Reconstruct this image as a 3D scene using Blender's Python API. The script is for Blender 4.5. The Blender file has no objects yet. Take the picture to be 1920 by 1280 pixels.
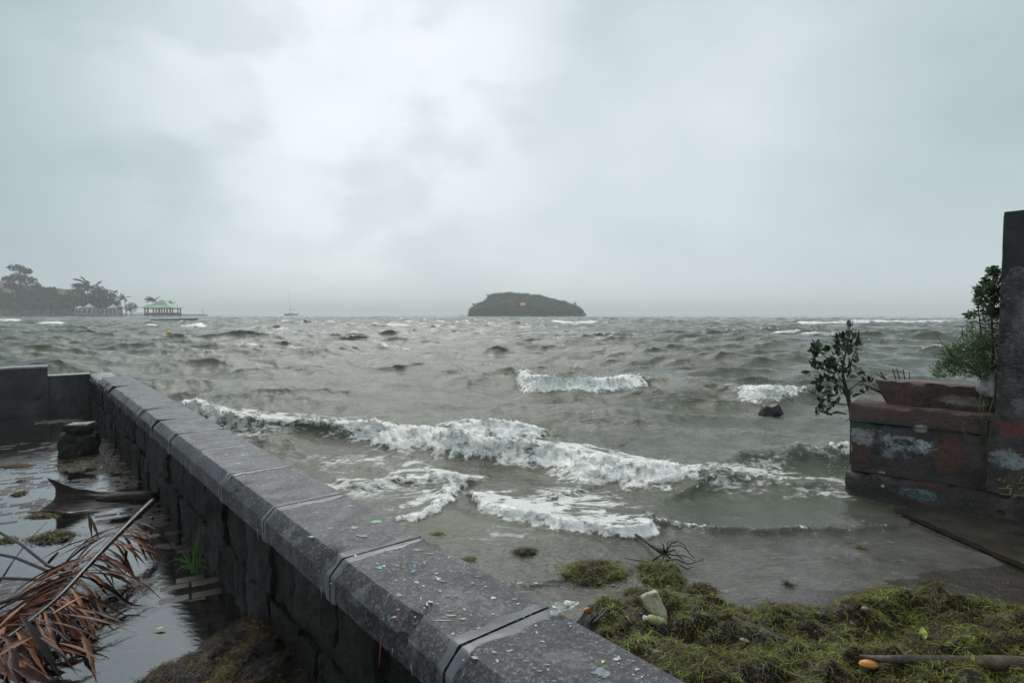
import bpy, bmesh, math, random
import numpy as np
from mathutils import Vector, Matrix, noise as mnoise

random.seed(7)
np.random.seed(7)
SC = bpy.context.scene
COL = SC.collection
R = math.radians

# ------------------------------------------------------------------ camera
CAM_H = 1.653            # eye above the paving (z = 0)
F_PX, CX, CY = 1110.0, 960.0, 640.0
PITCH, ROLL = R(-2.72), R(0.10)
cam_d = bpy.data.cameras.new('camera')
cam = bpy.data.objects.new('camera', cam_d)
COL.objects.link(cam)
cam.location = (0, 0, CAM_H)
CAM_M = Matrix.Rotation(math.pi / 2 + PITCH, 3, 'X') @ Matrix.Rotation(ROLL, 3, 'Z')
cam.rotation_euler = CAM_M.to_euler()
cam_d.sensor_width = 36.0
cam_d.lens = 36.0 * F_PX / 1920.0
cam_d.clip_start = 0.05
cam_d.clip_end = 20000
SC.camera = cam

# ------------------------------------------------------------------ render / exposure
SC.render.engine = 'CYCLES'
cy = SC.cycles
cy.use_denoising = True
cy.max_bounces = 8
cy.diffuse_bounces = 3
cy.glossy_bounces = 4
cy.transmission_bounces = 6
cy.transparent_max_bounces = 12
cy.volume_bounces = 5
SC.view_settings.view_transform = 'Standard'
SC.view_settings.look = 'None'
SC.view_settings.exposure = 0.38
SC.view_settings.gamma = 1.0
SC.view_settings.use_curve_mapping = False

# ------------------------------------------------------------------ sky
SUN_EL, SUN_AZ = R(52), R(-16)      # azimuth from +Y towards +X
world = bpy.data.worlds.new('World')
SC.world = world
world.use_nodes = True
wn, wl = world.node_tree.nodes, world.node_tree.links
wn.clear()


class G:
    """tiny node-graph helper"""
    def __init__(s, tree):
        s.t, s.n, s.l = tree, tree.nodes, tree.links

    def put(s, sock, v):
        if v is None:
            return
        if isinstance(v, bpy.types.NodeSocket):
            s.l.new(v, sock)
        elif isinstance(v, bpy.types.Node):
            s.l.new(v.outputs[0], sock)
        else:
            if sock.type == 'RGBA' and not isinstance(v, (int, float)) and len(v) == 3:
                v = (*v, 1.0)
            if sock.type == 'RGBA' and isinstance(v, (int, float)):
                v = (v, v, v, 1.0)
            sock.default_value = v

    def new(s, typ, ins=None, **kw):
        n = s.n.new(typ)
        for k, v in kw.items():
            setattr(n, k, v)
        for k, v in (ins or {}).items():
            s.put(n.inputs[k], v)
        return n

    def m(s, op, a, b=None, c=None, clamp=False):
        n = s.n.new('ShaderNodeMath')
        n.operation = op
        n.use_clamp = clamp
        s.put(n.inputs[0], a)
        s.put(n.inputs[1], b)
        s.put(n.inputs[2], c)
        return n.outputs[0]

    def vm(s, op, a, b=None):
        n = s.n.new('ShaderNodeVectorMath')
        n.operation = op
        s.put(n.inputs[0], a)
        s.put(n.inputs[1], b)
        return n.outputs['Value'] if op in ('DOT_PRODUCT', 'LENGTH', 'DISTANCE') else n.outputs[0]

    def mix(s, f, a, b, blend='MIX'):
        n = s.n.new('ShaderNodeMix')
        n.data_type = 'RGBA'
        n.blend_type = blend
        n.clamp_factor = True
        s.put(n.inputs[0], f)
        s.put(n.inputs[6], a)
        s.put(n.inputs[7], b)
        return n.outputs[2]

    def rng(s, v, a, b, c=0.0, d=1.0, smooth=True):
        n = s.n.new('ShaderNodeMapRange')
        n.interpolation_type = 'SMOOTHSTEP' if smooth else 'LINEAR'
        s.put(n.inputs['Value'], v)
        for k, x in (('From Min', a), ('From Max', b), ('To Min', c), ('To Max', d)):
            s.put(n.inputs[k], x)
        return n.outputs[0]

    def noise(s, vec, scale, detail=4.0, rough=0.55, dist=0.0):
        n = s.new('ShaderNodeTexNoise', {'Scale': scale, 'Detail': detail, 'Roughness': rough, 'Distortion': dist})
        s.put(n.inputs['Vector'], vec)
        return n.outputs['Fac']

    def mapping(s, vec, loc=(0, 0, 0), rot=(0, 0, 0), scale=(1, 1, 1)):
        n = s.new('ShaderNodeMapping', {'Location': loc, 'Rotation': rot, 'Scale': scale})
        s.put(n.inputs['Vector'], vec)
        return n.outputs[0]

    def sep(s, vec):
        n = s.n.new('ShaderNodeSeparateXYZ')
        s.put(n.inputs[0], vec)
        return n.outputs

    def ramp(s, f, stops):
        n = s.n.new('ShaderNodeValToRGB')
        e = n.color_ramp.elements
        while len(e) < len(stops):
            e.new(0.5)
        for el, (p, c) in zip(e, stops):
            el.position = p
            el.color = (*c, 1.0) if len(c) == 3 else c
        s.put(n.inputs[0], f)
        return n.outputs[0]


w = G(world.node_tree)
wd = w.new('ShaderNodeTexCoord').outputs['Generated']
sky = w.new('ShaderNodeTexSky', sky_type='NISHITA', sun_disc=False, sun_elevation=SUN_EL, sun_rotation=SUN_AZ)
SKY_STRENGTH = 0.1
dx, dy, dz = w.sep(wd)
# overcast cloud deck: broad soft masses, some finer wisps
warp = w.noise(w.mapping(wd, (3.1, 1.7, 0.4), (0, 0, 0), (1.0, 1.0, 1.6)), 1.5, 3, 0.5)
n1 = w.noise(w.mapping(wd, (0.35, 0.2, 0.9), (0.1, 0.3, 0.2), (1.0, 1.0, 1.7)), 1.9, 5, 0.46, 0.15)
n2 = w.noise(w.mapping(wd, (4.35, 2.2, 0.9), (0.5, 0.3, -0.35), (1.0, 1.0, 1.8)), 4.2, 5, 0.48, 0.15)
bd = Vector((-0.31, 1.0, 0.43)).normalized()
blob = w.rng(w.vm('DOT_PRODUCT', wd, tuple(bd)), 0.90, 1.0)
bd2 = Vector((0.06, 1.0, 0.62)).normalized()
blob2 = w.rng(w.vm('DOT_PRODUCT', wd, tuple(bd2)), 0.86, 1.0)
v = w.m('MULTIPLY_ADD', w.m('SUBTRACT', n1, 0.5), 0.25, 0.545)
v = w.m('MULTIPLY_ADD', w.m('SUBTRACT', n2, 0.5), 0.15, v)
v = w.m('MULTIPLY_ADD', w.rng(dz, 0.30, 0.0), 0.09, v)
v = w.m('MULTIPLY_ADD', w.m('SUBTRACT', warp, 0.5), 0.25, v)
v = w.m('MULTIPLY_ADD', w.m('MULTIPLY', blob, w.rng(n2, 0.40, 0.56, 0.35, 1.0)), 0.16, v)
v = w.m('MULTIPLY_ADD', blob2, 0.02, v)
v = w.m('MULTIPLY', v, w.rng(dx, -0.80, -0.24, 0.60, 1.0))
v = w.m('MULTIPLY', v, w.rng(dx, 0.25, 0.75, 1.0, 0.86))
cloud = w.mix(w.rng(v, 0.3, 0.85), (0.79, 0.975, 1.045), (0.94, 1.0, 1.01))
cloud = w.mix(1.0, cloud, w.m('MULTIPLY', v, 1.0 / SKY_STRENGTH), 'MULTIPLY')
skycol = w.mix(0.95, sky.outputs[0], cloud)
bg = w.new('ShaderNodeBackground', {'Color': skycol, 'Strength': SKY_STRENGTH})
w.new('ShaderNodeOutputWorld', {'Surface': bg.outputs[0]})

sun_d = bpy.data.lights.new('sun', 'SUN')
sun_d.energy = 1.5
sun_d.angle = R(40)
sun_d.color = (1.0, 0.97, 0.93)
sun = bpy.data.objects.new('sun', sun_d)
COL.objects.link(sun)
sdir = Vector((math.sin(SUN_AZ) * math.cos(SUN_EL), math.cos(SUN_AZ) * math.cos(SUN_EL), math.sin(SUN_EL)))
sun.rotation_euler = (-sdir).to_track_quat('-Z', 'Y').to_euler()
sun.location = (0, 0, 30)

# ------------------------------------------------------------------ geometry helpers
def ray(px, py):
    return (CAM_M @ Vector(((px - CX) / F_PX, -(py - CY) / F_PX, -1.0)))


def at(px, py, z):
    """world point on the horizontal plane z seen at photo pixel px, py"""
    d = ray(px, py)
    k = (z - CAM_H) / d.z
    return Vector((d.x * k, d.y * k, z))


def far(px, py, Y):
    """world point at distance Y (along +Y) seen at photo pixel px, py"""
    d = ray(px, py)
    k = Y / d.y
    return Vector((d.x * k, Y, CAM_H + d.z * k))


# sea-wall frame: n = across (seaward), d = along (away from the camera)
WN, WD = Vector((0.766, 0.643, 0)), Vector((-0.643, 0.766, 0))


def wp(p, t, z):
    return Vector((WN.x * p + WD.x * t, WN.y * p + WD.y * t, z))


def atwall(px, py, p):
    """world point on the vertical plane at offset p of the sea wall"""
    d = ray(px, py)
    k = p / (d.x * WN.x + d.y * WN.y)
    return Vector((d.x * k, d.y * k, CAM_H + d.z * k))


def tag(o, label=None, cat=None, group=None, kind=None):
    if label: o['label'] = label
    if cat: o['category'] = cat
    if group: o['group'] = group
    if kind: o['kind'] = kind
    return o


def thing(name, loc, label, cat, group=None):
    o = bpy.data.objects.new(name, None)
    o.empty_display_size = 0.2
    COL.objects.link(o)
    o.location = loc
    return tag(o, label, cat, group)


def link(name, me, parent=None):
    o = bpy.data.objects.new(name, me)
    COL.objects.link(o)
    if parent is not None:
        bring(o, parent)
    return o


def world_loc(o):
    m = o.matrix_basis.copy()
    while o.parent is not None:
        m = o.parent.matrix_basis @ m
        o = o.parent
    return m


def bring(o, parent):
    """parent, keeping the world-space geometry (meshes here are built in world space)"""
    o.parent = parent
    o.matrix_basis = world_loc(parent).inverted() @ o.matrix_basis


def copy_tree(o, parent=None):
    c = o.copy()
    COL.objects.link(c)
    if parent is not None:
        c.parent = parent
        c.matrix_basis = o.matrix_basis.copy()
    for ch in KIDS.get(o.name, []):
        copy_tree(ch, c)
    return c


KIDS = {}


class MB:
    """collects geometry, builds one mesh"""
    def __init__(s):
        s.v, s.f = [], []

    def add(s, vs, fs):
        b = len(s.v)
        s.v.extend([tuple(p) for p in vs])
        s.f.extend([tuple(i + b for i in f) for f in fs])
        return s

    def box(s, c, size, rot=None):
        hx, hy, hz = size[0] / 2, size[1] / 2, size[2] / 2
        M = rot if rot is not None else Matrix.Identity(3)
        c = Vector(c)
        vs = [c + M @ Vector((x * hx, y * hy, z * hz)) for z in (-1, 1) for x, y in ((-1, -1), (1, -1), (1, 1), (-1, 1))]
        return s.add(vs, [(0, 3, 2, 1), (4, 5, 6, 7), (0, 1, 5, 4), (1, 2, 6, 5), (2, 3, 7, 6), (3, 0, 4, 7)])

    def tube(s, pts, rad, n=6, cap=True, flat=1.0):
        pts = [Vector(p) for p in pts]
        if isinstance(rad, (int, float)):
            rad = [rad] * len(pts)
        b = len(s.v)
        prev = None
        for i, p in enumerate(pts):
            d = (pts[min(i + 1, len(pts) - 1)] - pts[max(i - 1, 0)])
            d = d.normalized() if d.length > 1e-9 else Vector((0, 0, 1))
            if prev is None:
                u = d.orthogonal().normalized()
            else:
                u = (prev - d * prev.dot(d))
                u = u.normalized() if u.length > 1e-6 else d.orthogonal().normalized()
            prev = u
            q = d.cross(u)
            for k in range(n):
                a = 2 * math.pi * k / n
                s.v.append(tuple(p + (u * math.cos(a) + q * math.sin(a) * flat) * rad[i]))
        for i in range(len(pts) - 1):
            for k in range(n):
                a0, a1 = b + i * n + k, b + i * n + (k + 1) % n
                s.f.append((a0, a1, a1 + n, a0 + n))
        if cap:
            s.f.append(tuple(b + k for k in range(n - 1, -1, -1)))
            s.f.append(tuple(b + (len(pts) - 1) * n + k for k in range(n)))
        return s

    def grid(s, fn, nu, nv):
        b = len(s.v)
        for i in range(nu + 1):
            for j in range(nv + 1):
                s.v.append(tuple(fn(i / nu, j / nv)))
        for i in range(nu):
            for j in range(nv):
                a = b + i * (nv + 1) + j
                s.f.append((a, a + nv + 1, a + nv + 2, a + 1))
        return s

    def rock(s, c, size, rot=None, seed=0, n=3, rough=0.12, roundness=0.45, freq=2.2):
        """lumpy block: a subdivided cube, rounded and pushed about by noise"""
        M = rot if rot is not None else Matrix.Identity(3)
        c = Vector(c)
        idx, vs, fs = {}, [], []

        def vert(q):
            key = tuple(round(x, 4) for x in q)
            if key not in idx:
                p = Vector(q)
                sp = p.normalized() * 1.15
                p2 = p.lerp(sp, roundness)
                p2 *= 1 + rough * 2 * mnoise.noise(p2 * freq + Vector((seed * 3.17, seed * 1.3, -seed * 2.1)))
                p2 += rough * 0.6 * mnoise.noise_vector(p2 * freq * 2.1 + Vector((seed, -seed * 1.7, 5)))
                idx[key] = len(vs)
                vs.append(c + M @ Vector((p2.x * size[0] / 2, p2.y * size[1] / 2, p2.z * size[2] / 2)))
            return idx[key]
        for ax in range(3):
            for sg in (-1, 1):
                for i in range(n):
                    for j in range(n):
                        qs = []
                        for a, b2 in ((i, j), (i + 1, j), (i + 1, j + 1), (i, j + 1)):
                            q = [0, 0, 0]
                            q[ax] = sg
                            q[(ax + 1) % 3] = -1 + 2 * a / n
                            q[(ax + 2) % 3] = -1 + 2 * b2 / n
                            qs.append(vert(q))
                        fs.append(tuple(qs if sg > 0 else qs[::-1]))
        return s.add(vs, fs)

    def mesh(s, name, mat, smooth=True):
        me = bpy.data.meshes.new(name)
        me.from_pydata(s.v, [], s.f)
        if mat is not None:
            me.materials.append(mat)
        if smooth:
            me.polygons.foreach_set('use_smooth', [True] * len(me.polygons))
        me.update()
        return me

    def build(s, name, mat, parent=None, smooth=True, bevel=0.0):
        o = link(name, s.mesh(name, mat, smooth), parent)
        if bevel:
            m = o.modifiers.new('bevel', 'BEVEL')
            m.width = bevel
            m.segments = 2
            m.limit_method = 'ANGLE'
        if parent is not None:
            KIDS.setdefault(parent.name, []).append(o)
        return o


def mesh_np(name, V, Q, mat, smooth=True, attrs=None):
    """quads/tris from numpy arrays"""
    me = bpy.data.meshes.new(name)
    k = Q.shape[1]
    me.vertices.add(len(V))
    me.vertices.foreach_set('co', np.ascontiguousarray(V, dtype=np.float32).ravel())
    me.loops.add(Q.size)
    me.loops.foreach_set('vertex_index', np.ascontiguousarray(Q, dtype=np.int32).ravel())
    me.polygons.add(len(Q))
    me.polygons.foreach_set('loop_start', np.arange(0, Q.size, k, dtype=np.int32))
    if smooth:
        me.polygons.foreach_set('use_smooth', np.ones(len(Q), dtype=bool))
    me.materials.append(mat)
    for nm, arr in (attrs or {}).items():
        a = me.attributes.new(nm, 'FLOAT', 'POINT')
        a.data.foreach_set('value', np.ascontiguousarray(arr, dtype=np.float32).ravel())
    me.update(calc_edges=True)
    return me


# vectorised gradient noise ------------------------------------------------
_rs = np.random.RandomState(3)
_P = np.tile(_rs.permutation(512), 3)
_GR = np.stack([np.cos(np.linspace(0, 2 * np.pi, 64, endpoint=False)), np.sin(np.linspace(0, 2 * np.pi, 64, endpoint=False))], 1)


def pnoise(x, y):
    xi, yi = np.floor(x).astype(np.int64), np.floor(y).astype(np.int64)
    xf, yf = x - xi, y - yi
    u, v2 = xf * xf * xf * (xf * (xf * 6 - 15) + 10), yf * yf * yf * (yf * (yf * 6 - 15) + 10)

    def g(ix, iy, fx, fy):
        h = _P[_P[ix & 511] + (iy & 511)] & 63
        return _GR[h, 0] * fx + _GR[h, 1] * fy
    a, b = g(xi, yi, xf, yf), g(xi + 1, yi, xf - 1, yf)
    c, d = g(xi, yi + 1, xf, yf - 1), g(xi + 1, yi + 1, xf - 1, yf - 1)
    return ((a + u * (b - a)) * (1 - v2) + (c + u * (d - c)) * v2) * 1.5


def fbm(x, y, oct=4, lac=2.07, gain=0.5):
    s, a = 0, 1.0
    for i in range(oct):
        s = s + a * pnoise(x + 17.3 * i, y - 9.1 * i)
        x, y, a = x * lac, y * lac, a * gain
    return s


def sstep(a, b, x):
    t = np.clip((x - a) / (b - a), 0, 1)
    return t * t * (3 - 2 * t)


# ------------------------------------------------------------------ materials
def pmat(name):
    m = bpy.data.materials.new(name)
    m.use_nodes = True
    g = G(m.node_tree)
    b = g.n['Principled BSDF']
    return m, g, b


def simple(name, c0, c1, scale=6.0, rough=0.6, bump=0.2, bscale=None, detail=6, spec=0.5, dist=0.02, c2=None, coord='Object'):
    """two- or three-tone noisy surface with bump"""
    m, g, b = pmat(name)
    tc = g.new('ShaderNodeTexCoord').outputs[coord]
    n = g.noise(tc, scale, detail, 0.6)
    stops = [(0.32, c0), (0.68, c1)] if c2 is None else [(0.28, c0), (0.5, c1), (0.74, c2)]
    g.put(b.inputs['Base Color'], g.ramp(n, stops))
    r = g.rng(g.noise(tc, scale * 0.7, 3), 0.3, 0.7, max(0.03, rough - 0.15), min(1, rough + 0.15))
    g.put(b.inputs['Roughness'], r)
    b.inputs['Specular IOR Level'].default_value = spec
    if bump:
        h = g.noise(tc, bscale or scale * 4, 6, 0.65)
        bp = g.new('ShaderNodeBump', {'Strength': bump, 'Distance': dist, 'Height': h})
        g.put(b.inputs['Normal'], bp.outputs[0])
    return m


def per_object(name, stops, rough=0.6, bump=0.2, scale=20.0, spec=0.5, mixn=0.35, dist=0.01):
    """colour picked per object (leaflets, pavers, stones) plus grain"""
    m, g, b = pmat(name)
    tc = g.new('ShaderNodeTexCoord').outputs['Object']
    oi = g.new('ShaderNodeObjectInfo').outputs['Random']
    n = g.noise(tc, scale, 5, 0.6)
    f = g.m('ADD', g.m('MULTIPLY', oi, 1 - mixn), g.m('MULTIPLY', n, mixn))
    g.put(b.inputs['Base Color'], g.ramp(f, stops))
    b.inputs['Roughness'].default_value = rough
    b.inputs['Specular IOR Level'].default_value = spec
    if bump:
        bp = g.new('ShaderNodeBump', {'Strength': bump, 'Distance': dist, 'Height': g.noise(tc, scale * 3, 6, 0.65)})
        g.put(b.inputs['Normal'], bp.outputs[0])
    return m

# ================================================================== SEA
SL = -0.30               # mean sea level
RAMP_A, RAMP_B = at(900, 1120, SL), at(1920, 985, SL)     # where the water thins out on the ramp
_rd = (RAMP_B - RAMP_A).normalized()
RAMP_N = Vector((-_rd.y, _rd.x, 0))                      # points out to sea


def ramp_s(x, y):
    """metres seaward (+) or up the ramp (-) of the still-water edge"""
    return (x - RAMP_A.x) * RAMP_N.x + (y - RAMP_A.y) * RAMP_N.y


def bed_z(x, y):
    s = ramp_s(x, y)
    z = SL - 0.012 - 0.085 * s
    z = np.where(s < 0, SL - 0.012 - 0.045 * s, z)
    return np.maximum(z, -1.6)


def ocean_tile(N, L, seed, kp, kmin, kmax, th0, spread, rms):
    rs = np.random.RandomState(seed)
    k1 = 2 * np.pi * np.fft.fftfreq(N, L / N)
    kx, ky = np.meshgrid(k1, k1, indexing='xy')
    k = np.hypot(kx, ky)
    k[0, 0] = 1e-6
    th = np.arctan2(ky, kx) - th0
    P = k ** -4.0 * np.exp(-1.25 * (kp / k) ** 2) * np.maximum(np.cos(th / 2), 0) ** (2 * spread)
    P *= (k > kmin) * np.exp(-(k / kmax) ** 2)
    H = (rs.normal(size=(N, N)) + 1j * rs.normal(size=(N, N))) * np.sqrt(P)
    h = np.real(np.fft.ifft2(H))
    sc = rms / h.std()
    H = H * sc
    f = lambda A: np.real(np.fft.ifft2(A))
    ux, uy = kx / k, ky / k
    return dict(L=L, N=N, h=f(H), dx=f(1j * ux * H), dy=f(1j * uy * H),
                xx=f(-kx * ux * H), yy=f(-ky * uy * H), xy=f(-kx * uy * H))


def tsample(T, x, y, keys):
    N = T['N']
    u, v2 = x / T['L'] * N, y / T['L'] * N
    i, j = np.floor(u).astype(np.int64), np.floor(v2).astype(np.int64)
    fu, fv = u - i, v2 - j
    i0, i1, j0, j1 = i % N, (i + 1) % N, j % N, (j + 1) % N
    out = []
    for key in keys:
        A = T[key]
        out.append((A[j0, i0] * (1 - fu) + A[j0, i1] * fu) * (1 - fv) + (A[j1, i0] * (1 - fu) + A[j1, i1] * fu) * fv)
    return out


WIND = math.atan2(-1.0, -0.16)
TA = ocean_tile(512, 83.0, 11, 2 * math.pi / 7.0, 0.3, 7.0, WIND, 13.0, 0.150)
TB = ocean_tile(512, 37.3, 23, 2 * math.pi / 3.6, 0.6, 26.0, WIND + 0.15, 8.0, 0.050)
TC = ocean_tile(512, 9.1, 5, 2 * math.pi / 0.75, 4.0, 120.0, WIND - 0.1, 5.0, 0.0078)

# polar grid round the quay: fine in front, coarse to the sides and far out
ang = np.concatenate([np.linspace(-80, -47, 60, endpoint=False), np.linspace(-47, 47, 770, endpoint=False), np.linspace(47, 80, 60)])
rr = [1.9]
while rr[-1] < 4600:
    r0 = rr[-1]
    rr.append(r0 * (1.0052 if r0 < 14 else 1.0048 if r0 < 60 else 1.006 if r0 < 330 else 1.03))
rr = np.array(rr)
AA, RR = np.meshgrid(np.radians(ang), rr, indexing='xy')
X, Y = RR * np.sin(AA), RR * np.cos(AA)
NR, NA = X.shape
s_sea = ramp_s(X, Y)
depth = np.maximum(SL - bed_z(X, Y), 0.0)
pw = X * WN.x + Y * WN.y
tw = X * WD.x + Y * WD.y

amp = np.clip(depth / 0.60, 0, 1) ** 0.8 * (0.72 + 0.28 * sstep(8, 40, RR))
amp = np.maximum(amp, 0.07)
amp *= 1 + 0.22 * fbm(X / 26, Y / 26, 2)
ampc = np.clip(depth / 0.25, 0.50, 1.1)
amp *= 1 - 0.75 * np.exp(-((X + 84) / 11) ** 2 - ((Y - 140) / 18) ** 2)     # lee of the raft
fade = 1 - sstep(350, 1500, RR)
amp, ampc = amp * fade, ampc * fade

Z = np.zeros_like(X)
DX, DY = np.zeros_like(X), np.zeros_like(X)
JXX, JYY, JXY = np.zeros_like(X), np.zeros_like(X), np.zeros_like(X)
CH = 1.05
for T, a, rot in ((TA, amp, 0.0), (TB, amp, 0.21), (TC, ampc, -0.3)):
    c, s2 = math.cos(rot), math.sin(rot)
    xr, yr = X * c + Y * s2 + 31.0, -X * s2 + Y * c + 12.0
    h, ddx, ddy, jxx, jyy, jxy = tsample(T, xr, yr, ('h', 'dx', 'dy', 'xx', 'yy', 'xy'))
    Z += h * a
    DX += (ddx * c - ddy * s2) * a
    DY += (ddx * s2 + ddy * c) * a
    JXX += jxx * a; JYY += jyy * a; JXY += jxy * a
J = (1 + CH * JXX) * (1 + CH * JYY) - (CH * JXY) ** 2
patch = 0.5 + 0.5 * fbm(X / 9 + 3, Y / 6, 3)
FOAM = sstep(0.46, 0.12, J) * sstep(0.45, 0.75, patch) * sstep(9, 16, RR) * (1 - 0.6 * sstep(50, 130, RR))
LACE = sstep(0.62, 0.30, J) * sstep(0.5, 0.8, patch) * 0.35

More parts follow.
